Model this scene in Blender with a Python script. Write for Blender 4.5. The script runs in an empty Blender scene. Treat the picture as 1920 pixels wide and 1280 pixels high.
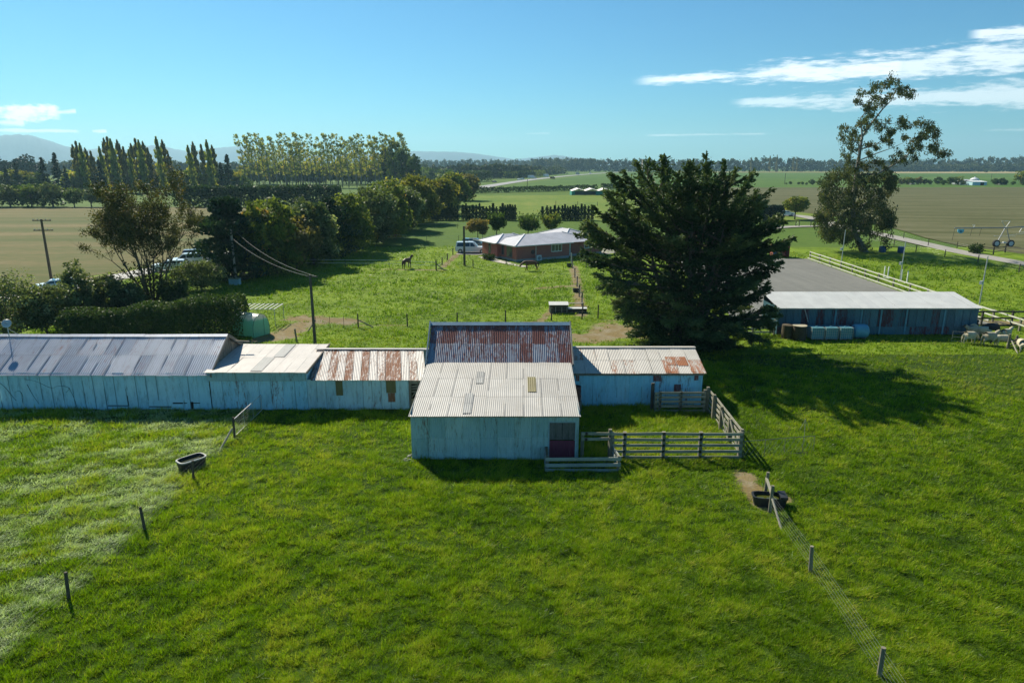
EXPOSURE = 0.8
DENOISE = True
SKY_TINT = (0.31, 0.725, 0.94)
CLOUD = (12.0, 12.8, 12.8)
SKY_STR = 0.064
HAZE = 1.15e-4
HAZE_COL = (0.48, 0.82, 1.0, 1)
GRASS = 1.0
import bpy, math, random
import numpy as np
from mathutils import Vector, Matrix

S = bpy.context.scene
COL = S.collection
R = math.radians
CAMZ, PITCH, FPX = 14.0, R(14.5), 1280.0
CP, SP = math.cos(PITCH), math.sin(PITCH)
rnd = random.Random(7)


def ray(px, py):
    u = (px - 960) / FPX
    w = -(py - 640) / FPX
    return Vector((u, CP + w * SP, -SP + w * CP))


def P(px, py, z=0.0):
    """surveyed point: where the sight line through a photo pixel meets height z"""
    d = ray(px, py)
    t = (z - CAMZ) / d.z
    return Vector((d.x * t, d.y * t, z))


def PY(px, py, Y):
    d = ray(px, py)
    t = Y / d.y
    return Vector((d.x * t, Y, CAMZ + d.z * t))


def Ht(px, pb, pt):
    b = P(px, pb)
    return PY(px, pt, b.y).z


# ------------------------------------------------------------------ objects
def tag(o, label=None, cat=None, group=None, kind=None):
    if label: o['label'] = label
    if cat: o['category'] = cat
    if group: o['group'] = group
    if kind: o['kind'] = kind
    return o


def thing(name, label, cat, loc=(0, 0, 0), rz=0.0, group=None):
    o = bpy.data.objects.new(name, None)
    COL.objects.link(o)
    o.empty_display_size = 0.3
    o.location = loc
    o.rotation_euler = (0, 0, rz)
    return tag(o, label, cat, group)


def link_mesh(name, me, mat, parent=None, loc=(0, 0, 0), rz=0.0):
    o = bpy.data.objects.new(name, me)
    COL.objects.link(o)
    if mat is not None and not me.materials:
        me.materials.append(mat)
    if parent is not None:
        o.parent = parent
    o.location = loc
    o.rotation_euler = (0, 0, rz)
    return o


def copy_tree(o, parent=None):
    c = o.copy()
    COL.objects.link(c)
    if parent is not None:
        c.parent = parent
    for ch in o.children:
        copy_tree(ch, c)
    return c


class MB:
    """collects shapes; build() links them as one mesh"""
    def __init__(s):
        s.v, s.f, s.a = [], [], []
        s.at = (0.5, 0.0, 0.5)

    def add(s, vs, fs):
        n = len(s.v)
        s.v += [tuple(p) for p in vs]
        s.a += [s.at] * len(vs)
        s.f += [tuple(i + n for i in f) for f in fs]
        return s

    def box(s, c, size, rz=0.0):
        hx, hy, hz = size[0] / 2, size[1] / 2, size[2] / 2
        cs, sn = math.cos(rz), math.sin(rz)
        vs = []
        for z in (-hz, hz):
            for x, y in ((-hx, -hy), (hx, -hy), (hx, hy), (-hx, hy)):
                vs.append((c[0] + x * cs - y * sn, c[1] + x * sn + y * cs, c[2] + z))
        return s.add(vs, [(3, 2, 1, 0), (4, 5, 6, 7), (0, 1, 5, 4), (1, 2, 6, 5), (2, 3, 7, 6), (3, 0, 4, 7)])

    def span(s, x0, x1, y0, y1, z0, z1):
        return s.box(((x0 + x1) / 2, (y0 + y1) / 2, (z0 + z1) / 2), (abs(x1 - x0), abs(y1 - y0), abs(z1 - z0)))

    def beam(s, a, b, w, h, up=(0, 0, 1)):
        a, b = Vector(a), Vector(b)
        d = (b - a).normalized()
        u = d.cross(Vector(up))
        if u.length < 1e-4: u = Vector((1, 0, 0))
        u.normalize()
        n = u.cross(d)
        vs = []
        for p in (a, b):
            for i, j in ((-1, -1), (1, -1), (1, 1), (-1, 1)):
                vs.append(p + u * (i * w / 2) + n * (j * h / 2))
        return s.add(vs, [(3, 2, 1, 0), (4, 5, 6, 7), (0, 1, 5, 4), (1, 2, 6, 5), (2, 3, 7, 6), (3, 0, 4, 7)])

    def tube(s, pts, radii, n=6, cap=True):
        pts = [Vector(p) for p in pts]
        if not hasattr(radii, '__len__'): radii = [radii] * len(pts)
        rings, vs, fs = [], [], []
        ref = Vector((0.31, 0.87, 0.13))
        for i, p in enumerate(pts):
            d = (pts[min(i + 1, len(pts) - 1)] - pts[max(i - 1, 0)])
            if d.length < 1e-9: d = Vector((0, 0, 1))
            d.normalize()
            r0 = ref if abs(d.dot(ref)) < 0.9 else Vector((1, 0, 0))
            u = d.cross(r0).normalized()
            w = d.cross(u)
            for k in range(n):
                t = 2 * math.pi * k / n
                vs.append(p + (u * math.cos(t) + w * math.sin(t)) * radii[i])
        for i in range(len(pts) - 1):
            for k in range(n):
                k2 = (k + 1) % n
                fs.append((i * n + k, i * n + k2, (i + 1) * n + k2, (i + 1) * n + k))
        if cap:
            fs.append(tuple(range(n - 1, -1, -1)))
            fs.append(tuple((len(pts) - 1) * n + k for k in range(n)))
        return s.add(vs, fs)

    def lathe(s, c, prof, n=16, axis='z'):
        vs, fs = [], []
        for r, h in prof:
            for k in range(n):
                t = 2 * math.pi * k / n
                a, b = r * math.cos(t), r * math.sin(t)
                vs.append((c[0] + a, c[1] + b, c[2] + h) if axis == 'z' else
                          ((c[0] + a, c[1] + h, c[2] + b) if axis == 'y' else (c[0] + h, c[1] + a, c[2] + b)))
        m = len(prof)
        for i in range(m - 1):
            for k in range(n):
                k2 = (k + 1) % n
                fs.append((i * n + k, i * n + k2, (i + 1) * n + k2, (i + 1) * n + k))
        fs.append(tuple(range(n - 1, -1, -1)))
        fs.append(tuple((m - 1) * n + k for k in range(n)))
        return s.add(vs, fs)

    def prism(s, prof, y0, y1, inset=None):
        """side profile (x,z) extruded from y0 to y1; inset(z) narrows it with height"""
        n = len(prof)
        ins = inset or (lambda z: 0)
        vs = [(x, y0 + ins(z), z) for x, z in prof] + [(x, y1 - ins(z), z) for x, z in prof]
        fs = [tuple(range(n)), tuple(range(2 * n - 1, n - 1, -1))]
        for i in range(n):
            j = (i + 1) % n
            fs.append((j, i, n + i, n + j))
        return s.add(vs, fs)

    def sheets(s, O, W, L, nsh, rows=1, pitch=0.1, amp=0.012, tint=None, rng=None, seg=4, lap=0.05, dn=0.003, seam=0.0):
        """corrugated iron: nsh sheets across W, rows of sheets along L; ridges run along L"""
        rng = rng or rnd
        O, W, L = Vector(O), Vector(W), Vector(L)
        N = W.cross(L).normalized()
        wl = W.length
        nw = max(1, round(wl / nsh / pitch))
        for j in range(rows):
            for i in range(nsh):
                t = tint(i, j) if tint else (rng.random(), 0, rng.random())
                if t is None: continue
                s.at = t
                u0, u1 = i / nsh, (i + 1) / nsh
                v0 = j / rows - (lap / L.length if j else 0)
                v1 = (j + 1) / rows
                e = rng.uniform(-0.4, 0.4) * lap / L.length
                if j == 0: v0 += e * 0.6
                if j == rows - 1: v1 += rng.uniform(-0.4, 0.4) * lap / L.length
                k = nw * seg
                vs = []
                base = dn * (((i + j) % 2) + 0.5) + rng.uniform(0, dn)
                tl = rng.uniform(-1, 1) * dn * 1.6
                for q in range(k + 1):
                    u = u0 + (u1 - u0) * q / k
                    h = amp * math.sin(2 * math.pi * q / seg) if amp else 0
                    off = base + h + tl * (q / k - 0.5)
                    vs.append(O + W * u + L * v0 + N * off)
                    vs.append(O + W * u + L * v1 + N * (off + dn * 0.7))
                s.add(vs, [(2 * q, 2 * q + 2, 2 * q + 3, 2 * q + 1) for q in range(k)])
                if seam and rng.random() < .7:            # dark strip for the lap joint and its shadow line, a little crooked
                    s.at = (0.0, 0.0, 3.0)
                    du = seam / wl
                    k0, k1 = rng.uniform(-.5, .5) * du, rng.uniform(-.5, .5) * du
                    off = amp + dn * 3.2 + .003
                    a0, a1 = v0 + rng.choice((0, 0, 0, .3)) * (v1 - v0), v1 - rng.choice((0, 0, 0, 0, .4)) * (v1 - v0)
                    s.add([O + W * (u0 + k0) + L * a0 + N * off, O + W * (u0 + k0 + du) + L * a0 + N * off, O + W * (u0 + k1 + du * .8) + L * a1 + N * off, O + W * (u0 + k1) + L * a1 + N * off], [(0, 1, 2, 3)])
                if seam and j:
                    s.at = (0.0, 0.0, 2.2)  # shadow line of the row lap, drawn as a dark strip
                    dv = seam * .8 / L.length
                    vv = v0 + .01 * rng.uniform(-1, 1)
                    off = amp + dn * 3.4 + .003
                    s.add([O + W * u0 + L * vv + N * off, O + W * u1 + L * vv + N * off, O + W * u1 + L * (vv + dv) + N * off, O + W * u0 + L * (vv + dv) + N * off], [(0, 1, 2, 3)])
        s.at = (0.5, 0, 0.5)
        return s

    def mesh(s, name, off=(0, 0, 0), smooth=False):
        me = bpy.data.meshes.new(name)
        ox, oy, oz = off
        me.from_pydata([(x - ox, y - oy, z - oz) for x, y, z in s.v], [], s.f)
        at = me.attributes.new('tv', 'FLOAT_VECTOR', 'POINT')
        at.data.foreach_set('vector', np.array(s.a, dtype=np.float32).ravel())
        if smooth:
            me.polygons.foreach_set('use_smooth', [True] * len(me.polygons))
        me.update()
        return me

    def build(s, name, mat, parent=None, off=(0, 0, 0), smooth=False, loc=(0, 0, 0), rz=0.0):
        return link_mesh(name, s.mesh(name, off, smooth), mat, parent, loc, rz)


def mesh_np(name, V, F, tv=None, smooth=False):
    me = bpy.data.meshes.new(name)
    n, (m, k) = len(V), F.shape
    me.vertices.add(n)
    me.vertices.foreach_set('co', np.ascontiguousarray(V, dtype=np.float32).ravel())
    me.loops.add(m * k)
    me.loops.foreach_set('vertex_index', np.ascontiguousarray(F, dtype=np.int32).ravel())
    me.polygons.add(m)
    me.polygons.foreach_set('loop_start', np.arange(m, dtype=np.int32) * k)
    if tv is not None:
        at = me.attributes.new('tv', 'FLOAT_VECTOR', 'POINT')
        at.data.foreach_set('vector', np.ascontiguousarray(tv, dtype=np.float32).ravel())
    me.update(calc_edges=True)
    if smooth:
        me.polygons.foreach_set('use_smooth', np.ones(m, dtype=bool))
    return me


# ------------------------------------------------------------------ numpy noise
def vnoise(x, y, seed=0):
    xi, yi = np.floor(x).astype(np.int64), np.floor(y).astype(np.int64)
    xf, yf = x - xi, y - yi
    u, v = xf * xf * (3 - 2 * xf), yf * yf * (3 - 2 * yf)

    def h(a, b):
        q = (a * 374761393 + b * 668265263 + seed * 982451653) & 0x7fffffff
        q = ((q ^ (q >> 13)) * 1274126177) & 0x7fffffff
        return ((q ^ (q >> 16)) & 0xffff) / 65535.0
    return (h(xi, yi) * (1 - u) + h(xi + 1, yi) * u) * (1 - v) + (h(xi, yi + 1) * (1 - u) + h(xi + 1, yi + 1) * u) * v


def fbm(x, y, seed=0, oct=3):
    t, a, n = 0, 0.5, 0
    for i in range(oct):
        t = t + a * vnoise(x * 2 ** i, y * 2 ** i, seed + i)
        n += a
        a *= 0.5
    return t / n


# ------------------------------------------------------------------ materials
def new_mat(name):
    m = bpy.data.materials.new(name)
    m.use_nodes = True
    nt = m.node_tree
    nt.nodes.clear()
    return m, nt


class NT:
    """small node-graph writer"""
    def __init__(s, nt): s.nt = nt

    def n(s, typ, **kw):
        nd = s.nt.nodes.new(typ)
        for k, v in kw.items(): setattr(nd, k, v)
        return nd

    def put(s, sock, v):
        if hasattr(v, 'is_linked'): s.nt.links.new(v, sock)
        else:
            if hasattr(v, '__len__') and len(v) == 3 and sock.type == 'RGBA': v = (*v, 1)
            sock.default_value = v

    def math(s, op, a, b=0.0, c=0.0, clamp=False):
        nd = s.n('ShaderNodeMath', operation=op, use_clamp=clamp)
        for i, v in enumerate((a, b, c)): s.put(nd.inputs[i], v)
        return nd.outputs[0]

    def mix(s, f, a, b, mode='MIX'):
        nd = s.n('ShaderNodeMix', data_type='RGBA', blend_type=mode)
        s.put(nd.inputs[0], f); s.put(nd.inputs[6], a); s.put(nd.inputs[7], b)
        return nd.outputs[2]

    def ss(s, v, lo, hi, a=0.0, b=1.0):
        nd = s.n('ShaderNodeMapRange', interpolation_type='SMOOTHSTEP')
        s.put(nd.inputs[0], v); s.put(nd.inputs[1], lo); s.put(nd.inputs[2], hi)
        s.put(nd.inputs[3], a); s.put(nd.inputs[4], b)
        return nd.outputs[0]

    def coords(s, scale=(1, 1, 1), rot=(0, 0, 0), kind='Object'):
        tc = s.n('ShaderNodeTexCoord')
        mp = s.n('ShaderNodeMapping')
        s.put(mp.inputs[0], tc.outputs[kind])
        mp.inputs['Scale'].default_value = scale
        mp.inputs['Rotation'].default_value = rot
        return mp.outputs[0]

    def noise(s, vec, scale, detail=3.0, rough=0.55):
        nd = s.n('ShaderNodeTexNoise')
        s.put(nd.inputs['Vector'], vec)
        nd.inputs['Scale'].default_value = scale
        nd.inputs['Detail'].default_value = detail
        nd.inputs['Roughness'].default_value = rough
        return nd.outputs[0]

    def attr(s):
        a = s.n('ShaderNodeAttribute', attribute_name='tv')
        sp = s.n('ShaderNodeSeparateXYZ')
        s.put(sp.inputs[0], a.outputs['Vector'])
        return sp.outputs[0], sp.outputs[1], sp.outputs[2]

    def ramp(s, f, stops):
        nd = s.n('ShaderNodeValToRGB')
        el = nd.color_ramp.elements
        while len(el) < len(stops): el.new(0.5)
        for e, (p, c) in zip(el, stops):
            e.position = p; e.color = (*c, 1)
        s.put(nd.inputs[0], f)
        return nd.outputs[0]

    def bump(s, h, strength=0.3, dist=0.05):
        nd = s.n('ShaderNodeBump')
        nd.inputs['Strength'].default_value = strength
        nd.inputs['Distance'].default_value = dist
        s.put(nd.inputs['Height'], h)
        return nd.outputs[0]

    def principled(s, color, rough=0.7, metal=0.0, spec=0.5, normal=None, **kw):
        b = s.n('ShaderNodeBsdfPrincipled')
        s.put(b.inputs['Base Color'], color)
        s.put(b.inputs['Roughness'], rough)
        s.put(b.inputs['Metallic'], metal)
        b.inputs['Specular IOR Level'].default_value = spec
        if normal is not None: s.put(b.inputs['Normal'], normal)
        for k, v in kw.items(): s.put(b.inputs[k], v)
        return b.outputs[0]

    def out(s, surf=None, vol=None):
        o = s.n('ShaderNodeOutputMaterial')
        if surf is not None: s.put(o.inputs[0], surf)
        if vol is not None: s.put(o.inputs[1], vol)


def simple(name, col, rough=0.75, var=0.25, scale=3.0, metal=0.0, spec=0.4, stretch=(1, 1, 1), bump=0.0, col2=None):
    """plain surface with two-scale noise wear"""
    m, nt = new_mat(name)
    g = NT(nt)
    c = g.coords(stretch)
    n1 = g.noise(c, scale, 5, 0.6)
    n2 = g.noise(c, scale * 7, 3)
    f = g.math('ADD', g.math('MULTIPLY', n1, 0.65), g.math('MULTIPLY', n2, 0.35))
    f = g.ss(f, 0.3, 0.7)
    lo = tuple(x * (1 - var) for x in col)
    hi = tuple(min(1, x * (1 + var)) for x in (col2 or col))
    cc = g.mix(f, lo, hi)
    nm = g.bump(n2, bump, 0.02) if bump else None
    g.out(g.principled(cc, rough, metal, spec, nm))
    return m


def iron(name, paint, paint2, rust=(0.17, 0.065, 0.035), rust_gain=1.0, rough=0.5, metal=0.0, grime=(0.10, 0.09, 0.07), grime_amt=0.4,
         streak=(2.2, 0.35, 0.35), spec=0.4):
    """weathered corrugated iron. tv = (sheet tint, rust amount, random)"""
    m, nt = new_mat(name)
    g = NT(nt)
    tx, ry, rz = g.attr()
    c = g.coords(streak)
    c2 = g.coords()
    n1 = g.noise(c, 2.0, 6, 0.65)
    n2 = g.noise(c2, 0.9, 4)
    n3 = g.noise(c, 9.0, 4, 0.7)
    base = g.mix(tx, paint, paint2)
    base = g.mix(g.ss(n2, 0.35, 0.7, 0, 0.35), base, tuple(x * 0.72 for x in paint))
    gr = g.math('MULTIPLY', g.ss(g.math('ADD', g.math('MULTIPLY', n1, 0.6), g.math('MULTIPLY', n3, 0.4)), 0.46, 0.70), grime_amt)
    base = g.mix(gr, base, grime)
    rm = g.math('ADD', g.math('MULTIPLY', g.math('SUBTRACT', n1, 0.5), 1.2), g.math('MULTIPLY', g.math('SUBTRACT', n3, 0.5), 1.5))
    rm = g.math('ADD', rm, g.math('MULTIPLY', ry, rust_gain))
    rm = g.ss(rm, 0.26, 0.68)
    rc = g.mix(n3, tuple(x * 0.6 for x in rust), tuple(min(1, x * 1.5) for x in rust))
    base = g.mix(rm, base, rc)
    base = g.mix(g.ss(rz, 1.2, 3.0, 0, .85), base, tuple(x * .22 for x in paint))
    rr = g.math('ADD', rough, g.math('MULTIPLY', rm, 0.35))
    g.out(g.principled(base, rr, metal, spec))
    return m


def leafmat(name, stops, transl=0.35, rough=0.6, spec=0.3, tcol=(1.5, 1.55, 0.7)):
    """foliage: tv.x picks the leaf colour, tv.y how pale it is"""
    m, nt = new_mat(name)
    g = NT(nt)
    tx, ty, tz = g.attr()
    col = g.ramp(tx, stops)
    b = g.principled(col, max(rough, .55), 0, spec * .35)
    t = g.n('ShaderNodeBsdfTranslucent')
    g.put(t.inputs[0], g.mix(1.0, col, tcol, 'MULTIPLY'))
    mx = g.n('ShaderNodeMixShader')
    mx.inputs[0].default_value = transl
    g.put(mx.inputs[1], b); g.put(mx.inputs[2], t.outputs[0])
    g.out(mx.outputs[0])
    return m


def field(name, stops, scales=(0.02, 0.15, 1.2), weights=(0.4, 0.35, 0.25), stripe=None, rough=0.95, bump=0.0, stretch=(1, 1, 1), rot=0.0, spec=0.1, lohi=(0.3, 0.7)):
    """ground cover seen from afar: three scales of patchiness, optional drill rows"""
    m, nt = new_mat(name)
    g = NT(nt)
    c = g.coords(stretch, (0, 0, rot))
    f = 0.0
    last = None
    for s_, w_ in zip(scales, weights):
        last = g.noise(c, s_, 4, 0.6)
        f = g.math('ADD', f, g.math('MULTIPLY', last, w_))
    if stripe:
        ang, freq, amt = stripe
        c3 = g.coords((1, 1, 1), (0, 0, ang))
        sp = g.n('ShaderNodeSeparateXYZ'); g.put(sp.inputs[0], c3)
        w = g.n('ShaderNodeTexNoise', noise_dimensions='1D')
        g.put(w.inputs['W'], g.math('ADD', g.math('MULTIPLY', sp.outputs[1], freq), g.math('MULTIPLY', g.noise(c, 0.03, 2), 0.6)))
        w.inputs['Scale'].default_value = 1.0
        w.inputs['Detail'].default_value = 3
        f = g.math('ADD', f, g.math('MULTIPLY', g.math('SUBTRACT', w.outputs[0], 0.5), amt))
    f = g.ss(f, lohi[0], lohi[1])
    col = g.ramp(f, stops)
    nm = g.bump(last, bump, 0.3) if bump else None
    g.out(g.principled(col, rough, 0, spec, nm))
    return m
# ================================================================== camera, light, sky, air
cam_d = bpy.data.cameras.new('camera')
cam_d.sensor_width, cam_d.lens = 36.0, 24.0
cam_d.clip_start, cam_d.clip_end = 0.1, 90000
cam = bpy.data.objects.new('camera', cam_d)
COL.objects.link(cam)
cam.location = (0, 0, CAMZ)
cam.rotation_euler = (R(90) - PITCH, 0, 0)
S.camera = cam

SUN_AZ, SUN_EL = R(-36), R(39)          # from +Y towards +X; the sun stands ahead and to the left
sd = Vector((math.sin(SUN_AZ) * math.cos(SUN_EL), math.cos(SUN_AZ) * math.cos(SUN_EL), math.sin(SUN_EL)))
sun_d = bpy.data.lights.new('sun', 'SUN')
sun_d.energy, sun_d.angle, sun_d.color = 4.6, R(0.5), (1.0, 0.92, 0.76)
sun = bpy.data.objects.new('sun', sun_d)
COL.objects.link(sun)
sun.rotation_euler = (-sd).to_track_quat('-Z', 'Y').to_euler()
sun.location = sd * 100

S.view_settings.view_transform = 'Standard'
S.view_settings.look = 'None'
S.view_settings.exposure = EXPOSURE
S.view_settings.gamma = 1.0
S.cycles.max_bounces = 6
S.cycles.transparent_max_bounces = 8
S.cycles.volume_bounces = 0
S.cycles.diffuse_bounces = 3
S.cycles.glossy_bounces = 2
S.cycles.transmission_bounces = 3
S.cycles.use_denoising = DENOISE
S.cycles.sample_clamp_indirect = 6

world = bpy.data.worlds.new('World')
S.world = world
world.use_nodes = True
world.node_tree.nodes.clear()
g = NT(world.node_tree)
sky = g.n('ShaderNodeTexSky', sky_type='NISHITA')
sky.sun_disc = False
sky.sun_elevation, sky.sun_rotation = SUN_EL, SUN_AZ
sky.altitude, sky.air_density, sky.dust_density, sky.ozone_density = 0, 1.0, 0.25, 1.6
skyc = g.mix(1.0, sky.outputs[0], SKY_TINT, 'MULTIPLY')
# thin wind-drawn clouds: long streaks given by direction (x/y, z/y)
tc = g.n('ShaderNodeTexCoord')
sp = g.n('ShaderNodeSeparateXYZ'); g.put(sp.inputs[0], tc.outputs['Generated'])
yy = g.math('MAXIMUM', sp.outputs[1], 0.05)
ca, cb = g.math('DIVIDE', sp.outputs[0], yy), g.math('DIVIDE', sp.outputs[2], yy)


def ab(px, py):
    d = ray(px, py)
    return d.x / d.y, d.z / d.y


cv = g.n('ShaderNodeCombineXYZ')
g.put(cv.inputs[0], g.math('SUBTRACT', g.math('MULTIPLY', ca, 9.0), g.math('MULTIPLY', cb, 10.0)))
g.put(cv.inputs[1], g.math('MULTIPLY', cb, 62.0))
cn1 = g.noise(cv.outputs[0], 1.0, 7, 0.62)
cv2 = g.n('ShaderNodeCombineXYZ')
g.put(cv2.inputs[0], g.math('MULTIPLY', ca, 30.0)); g.put(cv2.inputs[1], g.math('MULTIPLY', cb, 75.0))
cn2 = g.noise(cv2.outputs[0], 1.0, 5, 0.6)
cv3 = g.n('ShaderNodeCombineXYZ')
g.put(cv3.inputs[0], g.math('SUBTRACT', g.math('MULTIPLY', ca, 34.0), g.math('MULTIPLY', cb, 60.0))); g.put(cv3.inputs[1], g.math('MULTIPLY', cb, 190.0))
cn1 = g.math('ADD', g.math('MULTIPLY', cn1, .62), g.math('MULTIPLY', g.noise(cv3.outputs[0], 1.0, 6, 0.65), .38))
cloud = None


def streak(x0, y0, x1, y1, w0, w1, dens=1.0, noise=cn1, k=4.8):
    global cloud
    (a0, b0), (a1, b1) = ab(x0, y0), ab(x1, y1)
    w0, w1 = 1.2 * w0 / FPX, 1.2 * w1 / FPX
    t = g.math('DIVIDE', g.math('SUBTRACT', ca, a0), a1 - a0)
    d = g.math('ABSOLUTE', g.math('SUBTRACT', cb, g.math('ADD', b0, g.math('MULTIPLY', t, b1 - b0))))
    hw = g.math('ADD', w0, g.math('MULTIPLY', t, w1 - w0))
    v = g.math('SUBTRACT', 1.0, g.math('DIVIDE', d, g.math('MAXIMUM', hw, 1e-4)))
    v = g.math('ADD', v, g.math('MULTIPLY', g.math('SUBTRACT', noise, 0.5), k))
    e = g.math('MULTIPLY', g.ss(t, -0.02, 0.1), g.ss(t, 0.96, 1.05, 1, 0))
    v = g.math('MULTIPLY', g.math('MULTIPLY', g.ss(v, 0.05, 0.95), e), dens)
    cloud = v if cloud is None else g.math('MAXIMUM', cloud, v)


streak(1190, 153, 1700, 122, 7, 26, 0.85)
streak(1640, 125, 2300, 80, 22, 50, 0.72)
streak(1370, 193, 1760, 182, 6, 22, 0.6)
streak(1700, 186, 2300, 150, 18, 46, 0.62)
streak(1815, 66, 2100, 50, 9, 24, 0.75)
streak(1210, 254, 1430, 251, 2.2, 2.2, 0.4)
streak(1520, 180, 1560, 178, 2, 2, 0.3)
streak(1840, 245, 2000, 243, 3, 3, 0.3)
streak(-60, 213, 108, 210, 17, 14, 1.0, cn2, 3.8)
streak(98, 211, 142, 209, 4, 5, 0.8, cn2, 1.6)
streak(-30, 229, 45, 230, 6, 7, 0.9, cn2, 2.4)
streak(-30, 244, 145, 246, 4, 3.5, 0.8, cn2, 2.4)
streak(172, 246, 200, 247, 4, 4, 0.8, cn2, 2.0)
streak(985, 251, 1030, 250, 2, 2, 0.2, cn2, 1.5)
skyc = g.mix(cloud, skyc, CLOUD)
bg = g.n('ShaderNodeBackground')
g.put(bg.inputs[0], skyc)
bg.inputs[1].default_value = SKY_STR
wo = g.n('ShaderNodeOutputWorld')
g.put(wo.inputs[0], bg.outputs[0])

hz_m, nt = new_mat('hazy_air')
g = NT(nt)
vol = g.n('ShaderNodeVolumePrincipled')
vol.inputs['Color'].default_value = HAZE_COL
vol.inputs['Density'].default_value = HAZE
vol.inputs['Anisotropy'].default_value = 0.25
g.out(None, vol.outputs[0])
if HAZE > 0:
    tag(MB().span(-9500, 9500, -400, 9500, -1.5, 345).build('haze', hz_m), 'thin blue haze in the air over the plain', None, None, 'stuff')

# ================================================================== ground
G_DIRT = []                                   # (x0,y0,x1,y1,r,amount)


def dirt(a, b, r, k=1.0):
    p, q = P(*a), P(*b)
    G_DIRT.append((p.x, p.y, q.x, q.y, r, k))


dirt((1100, 634), (1150, 628), 1.9)
dirt((1150, 620), (1235, 624), 2.6)
dirt((560, 597), (650, 604), 1.5)
dirt((530, 632), (570, 606), 1.6)
dirt((480, 640), (520, 630), 1.2)
dirt((1077, 500), (1090, 592), 0.75, 0.9)
dirt((1062, 537), (1010, 541), 0.9, 0.75)
dirt((690, 505), (832, 507), 0.55, 0.9)
dirt((830, 502), (864, 470), 0.6, 0.9)
dirt((1012, 604), (1040, 576), 0.55, 0.9)
dirt((760, 609), (1190, 600), 0.16, 0.7)
dirt((670, 611), (764, 610), 0.16, 0.7)
dirt((1393, 893), (1432, 948), 0.62, 0.95)
dirt((1445, 940), (1470, 940), 0.45, 0.7)
dirt((1838, 606), (2100, 606), 1.1, 0.95)
dirt((1515, 459), (1560, 462), 2.2, 0.8)
dirt((380, 489), (60, 548), 3.2, 0.9)
N_DIRT_SKIP = len(G_DIRT)


def dirt_np(x, y):
    m = np.zeros_like(x)
    for x0, y0, x1, y1, r, k in G_DIRT:
        dx, dy = x1 - x0, y1 - y0
        t = np.clip(((x - x0) * dx + (y - y0) * dy) / max(dx * dx + dy * dy, 1e-6), 0, 1)
        d = np.hypot(x - x0 - t * dx, y - y0 - t * dy)
        m = np.maximum(m, k * np.clip(1.25 - d / r * 0.8 + (vnoise(x * 1.7, y * 1.7, 5) - 0.5) * 0.7, 0, 1))
    return m


FENCE_L = [P(490, 772), P(440, 826), P(363, 903), P(272, 996), P(130, 1130), P(-60, 1300)]


def left_of_fence(x, y):
    """signed distance to the left paddock's fence line, positive on its far (left) side"""
    a, b = FENCE_L[0], FENCE_L[-1]
    d = (b - a).normalized()
    nx, ny = d.y, -d.x
    if nx > 0: nx, ny = -nx, -ny
    return (x - a.x) * nx + (y - a.y) * ny


def ground_z(x, y):
    f = np.clip((52 - y) / 8, 0, 1)
    return (0.03 + f * (0.07 * vnoise(x * 0.85, y * 1.1, 3) + 0.10 * vnoise(x * 2.3, y * 2.6, 4) + 0.05 * fbm(x * 0.22, y * 0.22, 9)))


def sheet_grid(name, x0, x1, y0, y1, st, mat, zf):
    xs, ys = np.arange(x0, x1 + st / 2, st), np.arange(y0, y1 + st / 2, st)
    X, Y = np.meshgrid(xs, ys)
    V = np.stack([X, Y, zf(X, Y)], -1).reshape(-1, 3)
    nx, ny = len(xs), len(ys)
    i = (np.arange(ny - 1)[:, None] * nx + np.arange(nx - 1)[None, :]).reshape(-1)
    F = np.stack([i, i + 1, i + 1 + nx, i + nx], -1)
    x, y = V[:, 0], V[:, 1]
    tv = np.stack([dirt_np(x, y), np.clip(left_of_fence(x, y) / 3, 0, 1) * np.clip((40 - y) / 4, 0, 1), 0 * x], -1)
    me = mesh_np(name, V, F, tv, True)
    return tag(link_mesh(name, me, mat), kind='structure')


def turf(name, stops, scales, weights, lohi=(0.32, 0.68), bump=0.5):
    """pasture: tv.x = how far it is worn to bare earth, tv.y = rank pale grass"""
    m, nt = new_mat(name)
    g = NT(nt)
    tx, ty, tz = g.attr()
    c = g.coords()
    f, ns = 0.0, []
    for s_, w_ in zip(scales, weights):
        ns.append(g.noise(c, s_, 4, 0.62))
        f = g.math('ADD', f, g.math('MULTIPLY', ns[-1], w_))
    col = g.ramp(g.ss(f, *lohi), stops)
    earth = g.mix(ns[-1], (0.10, 0.075, 0.028), (0.27, 0.20, 0.085))
    earth = g.mix(g.ss(ns[1], 0.40, 0.70), earth, (0.23, 0.195, 0.125))
    k = g.ss(g.math('ADD', tx, g.math('MULTIPLY', g.math('SUBTRACT', ns[-1], 0.5), 0.6)), 0.35, 0.75)
    col = g.mix(k, col, earth)
    g.out(g.principled(col, 0.95, 0, 0.15, g.bump(ns[-1], bump, 0.12)))
    return m


GREEN_N = [(0.0, (0.013, 0.032, 0.002)), (0.5, (0.034, 0.068, 0.003)), (1.0, (0.072, 0.112, 0.005))]  # dark tones hold soil and the shade between tussocks
GREEN_M = [(0.0, (0.055, 0.095, 0.008)), (0.45, (0.115, 0.185, 0.008)), (1.0, (0.19, 0.27, 0.014))]
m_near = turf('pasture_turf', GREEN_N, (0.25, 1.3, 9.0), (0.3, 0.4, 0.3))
m_mid = turf('meadow_turf', GREEN_M, (0.12, 0.7, 4.0), (0.35, 0.4, 0.25))
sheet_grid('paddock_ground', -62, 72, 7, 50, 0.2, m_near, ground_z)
sheet_grid('meadow_ground', -64, 104, 50, 120, 0.7, m_mid, lambda x, y: ground_z(x, y))

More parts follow.
